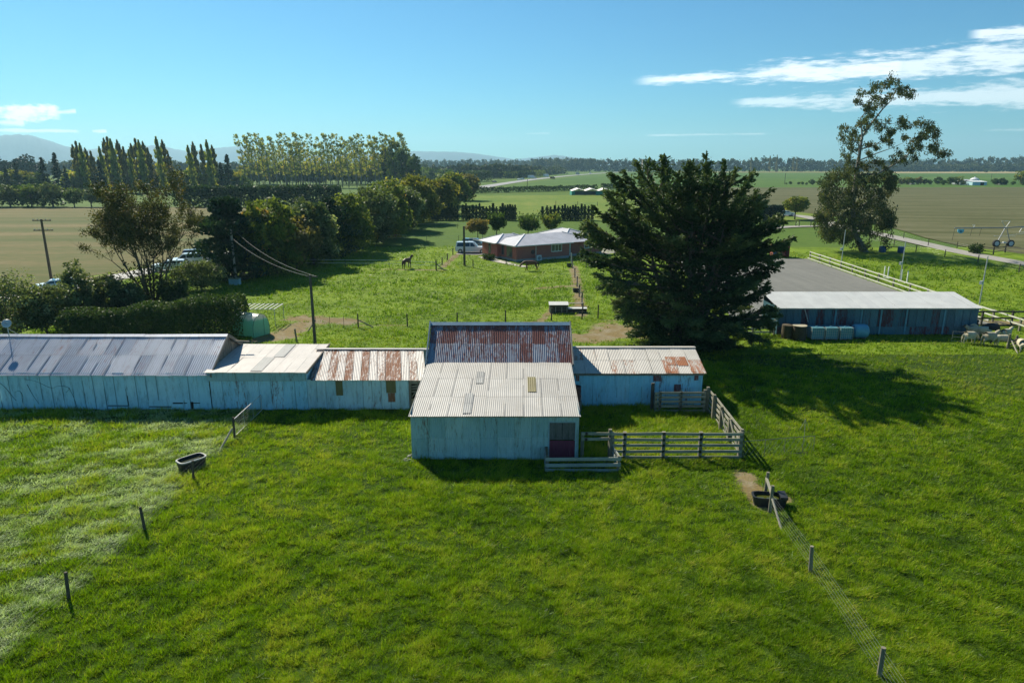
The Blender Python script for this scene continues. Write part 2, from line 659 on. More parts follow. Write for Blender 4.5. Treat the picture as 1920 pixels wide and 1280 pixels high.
m_far = field('far_pasture', [(0.0, (0.045, 0.095, 0.014)), (0.5, (0.078, 0.135, 0.018)), (1.0, (0.125, 0.165, 0.034))], (0.0021, 0.03, 0.6), (0.45, 0.3, 0.25))
tag(MB().add([(-9400, -300, -0.1), (9400, -300, -0.1), (9400, 9400, -0.1), (-9400, 9400, -0.1)], [(0, 1, 2, 3)]).build('ground', m_far), kind='structure')


def flat(name, pts, z, mat, kind='structure'):
    vs = [(p[0], p[1], z) for p in pts]
    return tag(MB().add(vs, [tuple(range(len(vs)))]).build(name, mat), kind=kind)


def ribbon(name, pts, widths, z, mat):
    pts = [Vector((p[0], p[1], 0)) for p in pts]
    # smooth the course
    for _ in range(2):
        q = [pts[0]]; w = [widths[0]]
        for i in range(len(pts) - 1):
            q += [pts[i].lerp(pts[i + 1], .25), pts[i].lerp(pts[i + 1], .75)]
            w += [widths[i] * .75 + widths[i + 1] * .25, widths[i] * .25 + widths[i + 1] * .75]
        q.append(pts[-1]); w.append(widths[-1])
        pts, widths = q, w
    vs, fs = [], []
    for i, p in enumerate(pts):
        d = (pts[min(i + 1, len(pts) - 1)] - pts[max(i - 1, 0)]).normalized()
        n = Vector((-d.y, d.x, 0))
        for k in (-.5, -.25, 0, .25, .5):
            vs.append((p.x + n.x * widths[i] * k, p.y + n.y * widths[i] * k, z))
    for i in range(len(pts) - 1):
        for k in range(4):
            fs.append((i * 5 + k, i * 5 + k + 1, i * 5 + k + 6, i * 5 + k + 5))
    return tag(MB().add(vs, fs).build(name, mat), kind='structure')


m_meadow_far = field('seeding_pasture', [(0, (0.066, 0.130, 0.014)), (.5, (0.120, 0.178, 0.022)), (1, (0.20, 0.215, 0.050))], (0.03, 0.25, 1.6), (.35, .35, .3))
flat('pasture_beyond_conifers', [P(420, 414), P(1560, 414), P(1560, 404), P(1190, 366), P(860, 366), P(500, 372)], -0.02, m_meadow_far)
m_road_field = field('roadside_field', [(0, (0.040, 0.095, 0.014)), (.5, (0.062, 0.125, 0.018)), (1, (0.105, 0.155, 0.030))], (0.006, 0.05, 0.4), (.4, .35, .25), (R(8), 0.06, 0.35))
flat('green_field', [P(880, 362), P(1300, 354), P(2600, 349), P(2600, 327), P(1800, 325), P(1180, 324), P(1040, 336)], -0.03, m_road_field)
m_stubble = field('stubble', [(0, (0.065, 0.085, 0.018)), (.4, (0.098, 0.102, 0.030)), (.7, (0.140, 0.118, 0.046)), (1, (0.19, 0.152, 0.072))], (0.012, 0.09, 1.0), (.4, .3, .3), (R(-3), 0.09, 0.4), stretch=(0.35, 1, 1))
a = [P(-900, 388), P(560, 388), P(480, 440), P(400, 478), P(250, 504), P(60, 538), P(-300, 600)]
flat('stubble_field', a, 0.045, m_stubble)
m_plough = field('drilled_soil', [(0, (0.068, 0.075, 0.026)), (.5, (0.098, 0.100, 0.042)), (1, (0.135, 0.132, 0.066))], (0.01, 0.08, 0.9), (.3, .35, .35), (R(13), 0.16, 0.55), stretch=(0.5, 1, 1), rot=R(13))
flat('ploughed_field', [P(1340, 389), P(1180, 352), P(2900, 350), P(2700, 600), P(2080, 500), P(1900, 474), P(1800, 461), P(1735, 446), P(1690, 432), P(1600, 409), P(1500, 398)], 0.045, m_plough)
m_straw = field('ripe_straw', [(0, (0.24, 0.20, 0.09)), (1, (0.36, 0.30, 0.15))], (0.01, 0.1), (.6, .4))
flat('straw_field', [P(1670, 325.0), P(2700, 325.5), P(2700, 321.2), P(1670, 321.0)], 0.02, m_straw)
flat('straw_field', [P(1250, 323.4), P(1640, 323.6), P(1640, 322.4), P(1250, 322.2)], 0.02, m_straw)

m_gravel = simple('gravel', (0.29, 0.275, 0.24), 0.95, 0.22, 0.6, bump=0.3)
m_asphalt = simple('bleached_asphalt', (0.27, 0.27, 0.27), 0.9, 0.12, 0.05)
m_white = simple('white_paint', (0.78, 0.78, 0.74), 0.6, 0.08, 2.0)
ribbon('gravel_track', [P(2300, 548), P(2050, 512), P(1920, 495), P(1850, 482), P(1800, 473), P(1740, 459), P(1690, 448), P(1640, 437), P(1600, 430)], [3.6] * 9, 0.062, m_gravel)
ribbon('gravel_drive', [P(1600, 431), P(1570, 425), P(1530, 424), P(1480, 425), P(1420, 430), P(1340, 440), P(1260, 452), P(1180, 464), P(1110, 474)], [4, 4, 3.4, 3.4, 3.4, 3.4, 3.6, 5, 6], 0.066, m_gravel)
ribbon('gravel_drive', [P(1590, 429), P(1550, 416), P(1515, 407), P(1480, 403), P(1440, 402)], [4, 4, 4.5, 5, 5], 0.058, m_gravel)
ribbon('gravel_yard', [P(858, 474), P(895, 474), P(935, 476)], [5, 6, 5], 0.07, m_gravel)
ribbon('garden_path', [P(905, 482), P(925, 488), P(950, 494), P(985, 501)], [1.6, 1.8, 1.3, 1.1], 0.074, simple('path_concrete', (0.42, 0.39, 0.34), 0.9, 0.15, 1.5))
ribbon('roadside_lane', [P(430, 472), P(390, 484), P(330, 498), P(220, 520), P(80, 548), P(-200, 610)], [4.2] * 6, 0.06, simple('lane_gravel', (0.42, 0.41, 0.38), 0.95, 0.15, 0.6))
hw = [P(760, 378), P(850, 362), P(890, 353.5), P(930, 346.5), P(990, 337.5), P(1050, 331), P(1110, 326.0), P(1170, 322.0), P(1240, 319.0)]
ribbon('highway', hw, [11, 11, 11, 11, 11, 11, 11, 12, 12], 0.06, m_asphalt)
# arena surface
m_arena = field('arena_sand', [(0, (0.150, 0.152, 0.138)), (1, (0.200, 0.200, 0.180))], (0.15, 1.2, 7.0), (.4, .3, .3), (R(88), 0.9, 0.25))
AR = [(20.5, 60.2), (43.4, 60.2), (45.2, 104.5), (24.5, 106)]
flat('riding_arena', AR, 0.075, m_arena)

# ---- mountains on the horizon, 14-18 km away
m_hill = simple('far_hillside', (0.03, 0.06, 0.085), 1.0, 0.3, 0.002)  # blue of the distant haze is put into the hillside colour


def mountains(profile, D, depth):
    a = np.array(profile, float)
    px = np.arange(a[0, 0], a[-1, 0] + 1, 4.0)
    py = np.interp(px, a[:, 0], a[:, 1])
    rows = 7
    V = []
    for j in range(rows):
        t = j / (rows - 1)
        k = math.sin(t * math.pi) ** 0.8
        for i, x in enumerate(px):
            Y = D - depth / 2 + depth * t
            p = PY(x, py[i] if False else py[i], D)
            h = max(0.0, p.z) * k * (1 + 0.25 * (k < .99) * math.sin(i * 0.9 + j * 2.1) * (1 - k))
            rough = (fbm(np.array([i * 0.35]), np.array([j * 1.7]), 2)[0] - 0.5) * 0.10 * h
            V.append((p.x * (Y / D), Y, h + rough - 0.3))
    n = len(px)
    F = [(j * n + i, j * n + i + 1, (j + 1) * n + i + 1, (j + 1) * n + i) for j in range(rows - 1) for i in range(n - 1)]
    me = mesh_np('mountains', np.array(V), np.array(F), None, True)
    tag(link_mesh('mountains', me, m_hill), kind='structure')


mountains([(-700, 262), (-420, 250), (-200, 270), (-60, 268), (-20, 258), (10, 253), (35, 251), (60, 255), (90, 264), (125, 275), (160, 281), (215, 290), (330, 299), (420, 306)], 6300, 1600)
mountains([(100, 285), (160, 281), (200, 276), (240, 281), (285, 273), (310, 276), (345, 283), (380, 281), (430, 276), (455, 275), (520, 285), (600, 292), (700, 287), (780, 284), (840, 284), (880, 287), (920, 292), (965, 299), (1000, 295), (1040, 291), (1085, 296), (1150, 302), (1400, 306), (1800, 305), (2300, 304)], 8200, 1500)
# ================================================================== grass
def in_poly(x, y, pts):
    m = np.zeros(x.shape, bool)
    n = len(pts)
    for i in range(n):
        x0, y0, x1, y1 = pts[i][0], pts[i][1], pts[(i + 1) % n][0], pts[(i + 1) % n][1]
        c = ((y0 > y) != (y1 > y))
        with np.errstate(divide='ignore', invalid='ignore'):
            m ^= c & (x < (x1 - x0) * (y - y0) / (y1 - y0 + 1e-12) + x0)
    return m


def near_line(x, y, pts, r):
    m = np.zeros(x.shape, bool)
    for p, q in zip(pts[:-1], pts[1:]):
        dx, dy = q[0] - p[0], q[1] - p[1]
        t = np.clip(((x - p[0]) * dx + (y - p[1]) * dy) / max(dx * dx + dy * dy, 1e-6), 0, 1)
        m |= np.hypot(x - p[0] - t * dx, y - p[1] - t * dy) < r
    return m


KEEP_OUT = [[(-31, 37.75), (-5.0, 37.75), (-5.0, 42), (-31, 43)], [(-4.8, 30.75), (3.3, 30.75), (3.3, 42.4), (-4.8, 42.4)], [(3.3, 38.3), (11.2, 38.3), (11.2, 43.5), (3.3, 43.5)],
            [(22.4, 56.4), (39.2, 56.4), (39.2, 60), (22.4, 60)], AR, a,
            [P(1180, 420), P(1740, 446), P(1900, 474), P(2080, 500), P(2500, 560), P(2500, 380), P(1180, 380)]]
TRACKS = [[P(2050, 512), P(1920, 495), P(1850, 482), P(1800, 473), P(1740, 459), P(1690, 448), P(1640, 437)], [P(430, 472), P(390, 484), P(330, 498), P(220, 520), P(80, 548)], [P(858, 474), P(935, 476)]]


def grass(name, label, r0, r1, n_tuft, per, ang, power, wid, hgt, mat, seed, spread=0.0042, xf=None):
    rg = np.random.default_rng(seed)
    u = rg.random(n_tuft)
    if power == 0:
        r = r0 * (r1 / r0) ** u
    else:
        r = 1 / (1 / r0 - u * (1 / r0 - 1 / r1))
    th = rg.uniform(-ang, ang, n_tuft)
    x, y = r * np.sin(th), r * np.cos(th)
    k = dirt_np(x, y)
    ok = (rg.random(n_tuft) > k * 1.15) & (y > 8)
    for p in KEEP_OUT: ok &= ~in_poly(x, y, p)
    for t in TRACKS: ok &= ~near_line(x, y, t, 2.0)
    x, y, r = x[ok], y[ok], r[ok]
    nt_ = len(x)
    # rank growth: taller tussocks in patches, grazed hollows between
    lf = fbm(x * 0.5, y * 0.5, 21, 3)
    mf = 0.35 * fbm(x * 1.5, y * 1.9, 33, 2) + 0.65 * vnoise(x * 5.0, y * 5.4, 37)
    tall = np.clip((lf - 0.38) * 2.6, 0, 1) * 0.28 + np.clip((mf - 0.34) * 3.2, 0, 1) * 0.95
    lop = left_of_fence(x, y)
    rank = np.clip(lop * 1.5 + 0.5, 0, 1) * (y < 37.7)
    weeds = np.clip((fbm(x * .10, y * .22, 91, 3) - .53) * 9, 0, 1) * (y > 55) * (y < 100) * (vnoise(x * .9, y * .9, 93) > .35)
    pen = ((x > 3.4) & (x < 11.1) & (y > 31.1) & (y < 38.2)).astype(float)
    tall = 0.19 + tall * 0.95 + pen * 0.6 * rg.random(nt_) + rank * 0.2 + weeds * .9
    tt = rg.random(nt_)
    hue = 0.25 + 0.5 * (fbm(x * 0.16, y * 0.16, 51, 3) - 0.5) + 0.5 * (vnoise(x * 1.1, y * 1.1, 61) - 0.5) + 0.30 * tt + 0.12
    hue = hue + (np.clip(tall, 0, 1.2) - 0.60) * 0.34  # low growth tinted darker, deepening the shaded gaps by colour
    hue = hue - weeds * .32
    white = rank * np.clip(0.50 - lop * 0.030 + 4.2 * (fbm(x * 0.7 + y * .5, y * 2.0 - x * .9, 71, 3) - 0.50), 0, 1)  # pale seed heads, with the lying blades' sheen put into the colour
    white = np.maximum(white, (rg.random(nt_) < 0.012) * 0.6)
    rep = lambda q: np.repeat(q, per)
    n = nt_ * per
    X, Y, Rr = rep(x), rep(y), rep(r)
    sp_ = spread * (0.5 + 0.9 * rep(tt)) * Rr ** 0.9 * 1.3
    phi = rg.uniform(0, 2 * np.pi, n)
    rad = np.abs(rg.normal(0, 1, n)) * sp_
    ox, oy = np.cos(phi), np.sin(phi)
    X = X + ox * rad; Y = Y + oy * rad
    sc = (Rr / 20.0)
    L = hgt * rep(tall) * sc ** 0.35 * rg.uniform(0.55, 1.25, n) + 0.02
    W = wid * sc * rg.uniform(0.6, 1.3, n) * 0.5
    # lean outward from the tuft plus a common wind lay
    wa = 2.6 + 1.6 * (vnoise(X * 0.12, Y * 0.12, 81) - 0.5)
    lay = 0.30 + 0.35 * rep(white)
    lx = ox * 0.55 + np.cos(wa) * -lay * 1.0 + rg.normal(0, .25, n)
    ly = oy * 0.55 + np.sin(wa) * -lay * 0.6 + rg.normal(0, .25, n)
    hx, hy = np.cos(phi + 1.57 + rg.normal(0, .8, n)), np.sin(phi + 1.57 + rg.normal(0, .8, n))
    Z = ground_z(X, Y) - 0.01
    V = np.empty((n, 3, 3))
    V[:, 0] = np.stack([X - hx * W, Y - hy * W, Z], -1)
    V[:, 1] = np.stack([X + hx * W, Y + hy * W, Z], -1)
    up = L * np.clip(1.05 - 0.35 * np.hypot(lx, ly) - rep(white) * 0.25, 0.25, 1)
    V[:, 2] = np.stack([X + lx * L, Y + ly * L, Z + up], -1)
    tv = np.empty((n, 3, 3))
    tv[:, :, 0] = np.clip(rep(hue) + rg.normal(0, .19, n), 0, 1)[:, None]
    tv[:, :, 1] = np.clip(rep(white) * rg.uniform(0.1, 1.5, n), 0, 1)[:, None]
    tv[:, :, 2] = 0
    me = mesh_np(name, V.reshape(-1, 3), np.arange(n * 3).reshape(-1, 3), tv.reshape(-1, 3))
    return tag(link_mesh(name, me, mat), label, None, None, 'stuff')


def grassmat(name, stops, pale, transl=0.42, rough=0.5, spec=0.14):
    m, nt = new_mat(name)
    g = NT(nt)
    tx, ty, tz = g.attr()
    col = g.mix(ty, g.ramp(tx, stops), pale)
    b = g.principled(col, g.math('SUBTRACT', rough, g.math('MULTIPLY', ty, 0.15)), 0, g.math('ADD', spec, 0.0) if False else spec)
    t = g.n('ShaderNodeBsdfTranslucent')
    g.put(t.inputs[0], g.mix(1.0, col, (1.05, 1.25, 0.55), 'MULTIPLY'))
    mx = g.n('ShaderNodeMixShader')
    mx.inputs[0].default_value = transl
    g.put(mx.inputs[1], b); g.put(mx.inputs[2], t.outputs[0])
    g.out(mx.outputs[0])
    return m


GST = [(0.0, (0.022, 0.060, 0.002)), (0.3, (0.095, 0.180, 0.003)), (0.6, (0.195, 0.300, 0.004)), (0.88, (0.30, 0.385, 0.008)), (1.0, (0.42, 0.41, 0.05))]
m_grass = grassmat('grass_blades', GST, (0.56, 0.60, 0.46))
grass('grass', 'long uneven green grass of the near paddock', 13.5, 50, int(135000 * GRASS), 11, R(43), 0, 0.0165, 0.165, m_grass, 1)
GSM = [(0.0, (0.045, 0.095, 0.008)), (0.4, (0.13, 0.215, 0.007)), (0.75, (0.20, 0.28, 0.010)), (1.0, (0.32, 0.33, 0.05))]
grass('grass', 'grazed bright green grass behind the sheds', 49, 122, int(46000 * GRASS), 6, R(43), 1, 0.024, 0.13, grassmat('grass_blades_grazed', GSM, (0.30, 0.36, 0.22)), 2)


# ================================================================== trees
def quads(rg, C, L, W, dirs=None, norm=None, curl=0.0):
    """diamond leaves at C; dirs = long axis (random if None)"""
    n = len(C)
    d = rg.normal(0, 1, (n, 3)) if dirs is None else dirs.copy()
    d /= np.linalg.norm(d, axis=1, keepdims=True) + 1e-9
    q = rg.normal(0, 1, (n, 3)) if norm is None else norm + rg.normal(0, .35, (n, 3))
    b = np.cross(d, q)
    b /= np.linalg.norm(b, axis=1, keepdims=True) + 1e-9
    L = np.broadcast_to(L, n)[:, None] * 0.5
    W = np.broadcast_to(W, n)[:, None] * 0.5
    V = np.stack([C - d * L, C + b * W - d * L * .1, C + d * L, C - b * W - d * L * .1], 1)
    return V


def crown_mesh(name, V, tint, pale=None):
    n = len(V)
    tv = np.zeros((n, 4, 3))
    tv[:, :, 0] = np.clip(tint, 0, 1)[:, None]
    if pale is not None: tv[:, :, 1] = pale[:, None]
    return mesh_np(name, V.reshape(-1, 3), np.arange(n * 4).reshape(-1, 4), tv.reshape(-1, 3))


def clumps(rg, centers, radii, per, leaf, asp=0.55, tint0=0.45, tspread=0.22, dirs=None, flat_=1.0):
    c = np.repeat(centers, per, 0)
    rr = np.repeat(np.asarray(radii), per)[:, None]
    o = rg.normal(0, 1, c.shape)
    o *= (rg.random((len(c), 1)) ** 0.45) / (np.linalg.norm(o, axis=1, keepdims=True) + 1e-9)
    o[:, 2] *= flat_
    ct = np.repeat(rg.normal(tint0, tspread, len(centers)), per)
    sz = leaf * rg.uniform(0.6, 1.4, len(c))
    d = None if dirs is None else np.repeat(dirs, per, 0) + rg.normal(0, .45, c.shape)
    V = quads(rg, c + o * rr, sz, sz * asp, d)
    return V, ct + rg.normal(0, .1, len(c))


def broad(seed, H, Wd, th, nc, per, leaf, tint0=0.45, ts=0.22, fork=0.25, droop=0, irr=0.25, crad=0.17, tr=0.03, low=0.0):
    """round-headed tree: trunk, limbs, clumped crown. returns (trunk MB, crown mesh)"""
    rg = np.random.default_rng(seed)
    q = random.Random(seed)
    cz, rz, rx = (H + th) / 2, (H - th) / 2, Wd / 2
    u = rg.normal(0, 1, (nc, 3)); u /= np.linalg.norm(u, axis=1, keepdims=True)
    if low: u[:, 2] = np.where(u[:, 2] < 0, u[:, 2] * (1 - low), u[:, 2])
    lump = 1 + irr * (np.sin(u[:, 0] * 3.1 + seed) + np.sin(u[:, 1] * 3.7 + seed * 2) + np.sin(u[:, 2] * 4.1 + seed * 3)) / 2
    rad = rg.uniform(0.45, 1.0, nc) ** 0.6 * lump * 0.86
    C = u * rad[:, None] * np.array([rx, rx, rz]) + np.array([0, 0, cz])
    cr = Wd * crad * rg.uniform(0.6, 1.3, nc)
    C[:, 2] = np.maximum(C[:, 2], cr * 0.6 + 0.05)
    V, t = clumps(rg, C, cr, per, leaf, 0.6, tint0, ts, flat_=0.75)
    V[:, :, 2] = np.maximum(V[:, :, 2], 0.02)
    mb = MB()
    top = Vector((rg.normal(0, .03) * Wd, rg.normal(0, .03) * Wd, th + (H - th) * 0.55))
    r0 = H * tr
    mb.tube([(0, 0, -0.1), (0, 0, th * 0.5), (top.x * .4, top.y * .4, th), tuple(top)], [r0 * 1.3, r0, r0 * .8, r0 * .2], 7)
    for i in q.sample(range(nc), min(nc, 22)):
        e = Vector(C[i])
        s0 = Vector((0, 0, th * q.uniform(.75, 1.0))).lerp(top, q.uniform(0, .6))
        m = s0.lerp(e, .5) + Vector((0, 0, (e - s0).length * .1))
        mb.tube([s0, m, e], [r0 * .45, r0 * .25, r0 * .08], 4, False)
    return mb, crown_mesh('crown', V, t)


def lombardy(seed, H, Wd, n, leaf, bare=0.08, lean=0.0, tint0=0.45, ts=0.2, pw=0.7, asp=0.5, up=1.2):
    rg = np.random.default_rng(seed)
    t = rg.random(n) ** 0.9
    prof = np.sin(np.pi * (0.06 + 0.94 * t) ** 0.75) ** pw
    lum = 1 + 0.35 * np.sin(t * 21 + seed) + 0.25 * np.sin(t * 47 + seed * 3)
    a = rg.uniform(0, 2 * np.pi, n)
    r = Wd / 2 * prof * lum * rg.random(n) ** 0.5
    z = H * (bare + (1 - bare) * t)
    C = np.stack([np.cos(a) * r + lean * z, np.sin(a) * r, z], -1)
    d = np.stack([np.cos(a) * .45, np.sin(a) * .45, np.full(n, up)], -1) + rg.normal(0, .3, (n, 3))
    s_ = leaf * rg.uniform(.6, 1.4, n)
    V = quads(rg, C, s_, s_ * asp, d)
    tint = tint0 + ts * 0.6 * np.sin(t * 17 + np.floor(a * 2) + seed) + rg.normal(0, ts * .6, n)
    mb = MB().tube([(0, 0, -.1), (lean * H * .4, 0, H * .4), (lean * H * .9, 0, H * .9)], [H * .012, H * .008, H * .002], 6)
    return mb, crown_mesh('crown', V, tint)


def spruce(seed, H, Wd, n, leaf, tint0=0.4, ts=0.15):
    rg = np.random.default_rng(seed)
    nb = 90
    t = rg.random(nb) ** 0.8
    az = rg.uniform(0, 2 * np.pi, nb)
    Rb = Wd / 2 * (1 - t) ** 0.85 * rg.uniform(.65, 1.15, nb) + 0.15
    per = n // nb
    f = rg.random((nb, per)) ** 0.7
    rr = Rb[:, None] * f
    z = (H * (0.06 + 0.93 * t))[:, None] - rr * 0.25 + rg.normal(0, .12, (nb, per))
    aa = az[:, None] + rg.normal(0, .16, (nb, per))
    C = np.stack([np.cos(aa) * rr, np.sin(aa) * rr, z], -1).reshape(-1, 3)
    d = np.stack([np.cos(aa), np.sin(aa), np.full(aa.shape, -.15)], -1).reshape(-1, 3) + rg.normal(0, .35, (nb * per, 3))
    s_ = leaf * rg.uniform(.6, 1.3, nb * per)
    V = quads(rg, C, s_, s_ * .5, d)
    V[:, :, 2] = np.maximum(V[:, :, 2], 0.02)
    mb = MB().tube([(0, 0, -.1), (0, 0, H * .96)], [H * .016, H * .002], 6)
    return mb, crown_mesh('crown', V, rg.normal(tint0, ts, nb * per))


BARK = simple('bark', (0.11, 0.085, 0.065), 0.9, 0.3, 4.0, stretch=(1, 1, .3))
BARK_P = simple('pale_bark', (0.22, 0.20, 0.17), 0.85, 0.3, 3.0, stretch=(1, 1, .3))


def tree_proto(name, gen, mat, bark=BARK):
    mb, cr = gen
    tm = mb.mesh('trunk', smooth=True)
    tm.materials.append(bark)
    cr.materials.append(mat)
    return name, tm, cr


def plant(proto, loc, label, cat='tree', group=None, s=1.0, rz=0.0, sz=None):
    name, tm, cr = proto
    t = thing(name, label, cat, loc, rz, group)
    t.scale = (s, s, sz or s)
    link_mesh('trunk', tm, None, t)
    link_mesh('crown', cr, None, t)
    return t


L_AUT = leafmat('autumn_leaves', [(0, (0.0531, 0.0849, 0.0212)), (.4, (0.1274, 0.1663, 0.0318)), (.8, (0.2389, 0.2564, 0.0495)), (.95, (0.3538, 0.2918, 0.0620)), (1, (0.3538, 0.2123, 0.0708))], 0.36)
L_OLIVE = leafmat('olive_leaves', [(0, (0.0488, 0.0731, 0.0260)), (.5, (0.1219, 0.1544, 0.0569)), (.85, (0.2275, 0.2600, 0.1219)), (1, (0.3250, 0.3575, 0.1950))], 0.28, 0.4, 0.4)
L_DARK = leafmat('dark_needles', [(0, (0.0120, 0.0300, 0.0180)), (.5, (0.0270, 0.0630, 0.0300)), (1, (0.0600, 0.1050, 0.0420))], 0.12, 0.5)
L_POP = leafmat('poplar_leaves', [(0, (0.0825, 0.1169, 0.0275)), (.5, (0.2063, 0.2407, 0.0440)), (.8, (0.3438, 0.3300, 0.0618)), (1, (0.4675, 0.3713, 0.0825))], 0.45, 0.5)
L_BROWN = leafmat('thin_brown_poplar_leaves', [(0, (0.0688, 0.0775, 0.0300)), (.5, (0.1625, 0.1500, 0.0525)), (1, (0.2875, 0.2375, 0.0875))], 0.4)
L_GREEN = leafmat('green_leaves', [(0, (0.0390, 0.0780, 0.0182)), (.5, (0.0845, 0.1365, 0.0286)), (1, (0.1690, 0.2015, 0.0520))], 0.32)
L_HEDGE = leafmat('hedge_leaves', [(0, (0.0238, 0.0505, 0.0149)), (.5, (0.0594, 0.0980, 0.0267)), (.9, (0.1263, 0.1633, 0.0446)), (1, (0.1930, 0.2079, 0.0743))], 0.22)
L_RED = leafmat('copper_leaves', [(0, (0.0648, 0.0728, 0.0259)), (.5, (0.1620, 0.1426, 0.0486)), (1, (0.2916, 0.2106, 0.0728))], 0.32)
L_LIME = leafmat('yellowing_leaves', [(0, (0.0770, 0.0935, 0.0165)), (.5, (0.1760, 0.1760, 0.0275)), (1, (0.2970, 0.2530, 0.0440))], 0.38)

# ------------------------------------------------------------- the dark cypress by the barn
def cypress():
    rg = np.random.default_rng(11)
    q = random.Random(11)
    base = P(1288, 652)
    t = thing('cypress_tree', 'huge dark spreading cypress with feathered upswept branches behind the end of the barns', 'tree', base)
    mb = MB()
    leaders = []
    for i, (dx, dy, H) in enumerate([(0, 0, 13.2), (-2.6, .3, 12.6), (2.2, -.4, 12.8), (3.9, .5, 11.6), (-3.8, -.6, 9.0), (.6, 2.0, 12.2), (-.8, -2.2, 10.4), (1.4, -2.6, 9.6)]):
        pts = [Vector((dx * .12, dy * .12, 0)), Vector((dx * .35, dy * .35, H * .25)), Vector((dx * .7, dy * .7, H * .6)), Vector((dx, dy, H))]
        mb.tube(pts, [.34, .24, .14, .03], 7)
        leaders.append(pts)
    Cs, Ds, Ts = [], [], []

    def env(z):
        xs = [0.3, 1.5, 3.5, 6, 8, 9.5, 11, 12.5, 13.8]
        return np.interp(z, xs, [2.6, 4.2, 6.0, 7.1, 7.6, 7.4, 6.3, 4.9, 3.2])

    def limb(pts, tint, width, sub=3):
        L = sum((b_ - a_).length for a_, b_ in zip(pts[:-1], pts[1:]))
        m_ = len(pts) - 1
        mb.tube(pts, [.09 * (1 - .9 * j / m_) for j in range(m_ + 1)], 5, False)
        ns = int(15 * L)
        for j in range(ns):
            u = 0.20 + 0.80 * ((j + q.random()) / ns) ** .85
            k = min(m_ - 1, int(u * m_))
            p = pts[k].lerp(pts[k + 1], u * m_ - k)
            bd = (pts[k + 1] - pts[k]).normalized()
            side = bd.cross(Vector((0, 0, 1)))
            side = side.normalized() if side.length > .05 else Vector((1, 0, 0))
            up_ = side.cross(bd)
            an = q.uniform(0, 6.28)
            sl = width * (1.12 - u) ** .7 * q.uniform(.6, 1.25) + .12
            dr = (bd * q.uniform(.55, 1.0) + (side * math.cos(an) + up_ * math.sin(an) * .3) * q.uniform(.4, 1.2) + Vector((0, 0, q.uniform(-.6, .1)))).normalized()
            for r_ in range(7):
                c = p + dr * sl * (r_ + q.random()) / 7
                Cs.append((c.x + q.gauss(0, .05), c.y + q.gauss(0, .05), max(.1, c.z + q.gauss(0, .05))))
                Ds.append((dr.x + q.gauss(0, .3), dr.y + q.gauss(0, .3), dr.z + q.gauss(0, .3)))
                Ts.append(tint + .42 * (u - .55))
        for _ in range(sub):                                   # side boughs make each plume a loose fan
            u = q.uniform(.35, .8)
            k = min(m_ - 1, int(u * m_))
            p = pts[k].lerp(pts[k + 1], u * m_ - k)
            bd = (pts[k + 1] - pts[k]).normalized()
            dv_ = (bd + Vector((q.gauss(0, .45), q.gauss(0, .45), q.uniform(-.45, .2)))).normalized()
            ln = L * q.uniform(.22, .36)
            limb([p, p + dv_ * ln * .35, p + dv_ * ln * .7 + Vector((0, 0, -.06 * ln)), p + dv_ * ln + Vector((0, 0, q.uniform(-.2, .08) * ln))], tint + q.gauss(0, .08), width * .62, 0)

    TIPS = [(1193, 307), (1170, 322), (1242, 298), (1215, 318), (1288, 308), (1329, 305), (1305, 318), (1359, 305), (1381, 317), (1407, 329), (1398, 345), (1418, 359), (1433, 382), (1425, 372), (1460, 402), (1440, 420), (1487, 446), (1440, 452), (1425, 470), (1463, 492), (1435, 510), (1442, 541), (1420, 520), (1463, 589), (1440, 575), (1450, 605), (1420, 630),
            (1150, 338), (1139, 360), (1160, 372), (1113, 390), (1098, 414), (1092, 428), (1110, 440), (1095, 470), (1118, 480), (1119, 515), (1135, 528), (1148, 544), (1160, 583), (1150, 565), (1200, 612), (1222, 626), (1240, 618), (1258, 640), (1345, 330), (1270, 325), (1375, 640), (1330, 648)]
    for rep_ in range(2):
        for px, py in TIPS[::1 + rep_]:
            d_ = q.gauss(-2.0 if py < 420 else -.3, 1.3) if rep_ == 0 else q.choice((-1, 1)) * q.uniform(1.6, 4.2)  # upper limbs pushed towards the camera so the cast shadow reaches farther
            k_ = 1.0 if rep_ == 0 else q.uniform(.78, .93)
            tp = PY(px, py, base.y + d_) - base
            tp = Vector((tp.x * k_, d_, max(.4, tp.z * (k_ if tp.z > 3 else 1))))
            if tp.z < 2.6: z0 = tp.z + q.uniform(.6, 2.2)
            elif tp.z < 10.5: z0 = tp.z * q.uniform(.62, .86)
            else: z0 = tp.z * q.uniform(.52, .66)
            s0 = Vector((tp.x * q.uniform(.12, .4), tp.y * .3, z0))
            md = s0.lerp(tp, .6) + Vector((0, 0, q.uniform(-.5, .25)))
            pts = []
            for j in range(8):
                u = j / 7
                pts.append(s0 * (1 - u) ** 2 + md * 2 * u * (1 - u) + tp * u * u)
            limb(pts, q.gauss(.5, .22), q.uniform(.9, 1.5))
    nb = 150
    for i in range(nb):
        ld = leaders[i % len(leaders)] if i < 240 else leaders[0]
        f = q.uniform(.06, .98)
        k = min(2, int(f * 3))
        s0 = ld[k].lerp(ld[k + 1], f * 3 - k)
        az = q.uniform(0, 2 * math.pi)
        el = R(np.interp(s0.z, [0, 3, 7, 11, 14], [-14, -2, 8, 22, 45]) + q.gauss(0, 10))
        d = Vector((math.cos(az) * math.cos(el), math.sin(az) * math.cos(el), math.sin(el)))
        e = env(min(13.6, s0.z + 1.2)) * q.choice([.6, .7, .78, .84, .9]) 
        L = 0.8
        zt = 12.6 * q.uniform(.84, 1.0)
        while L < 7.5:
            p = s0 + d * L
            if math.hypot(p.x * (1.1 if p.x > 0 else 1.0), p.y) > e or p.z > zt: break
            L += 0.25
        L = max(1.0, L)
        bend = q.uniform(-.05, .12)
        pts = []
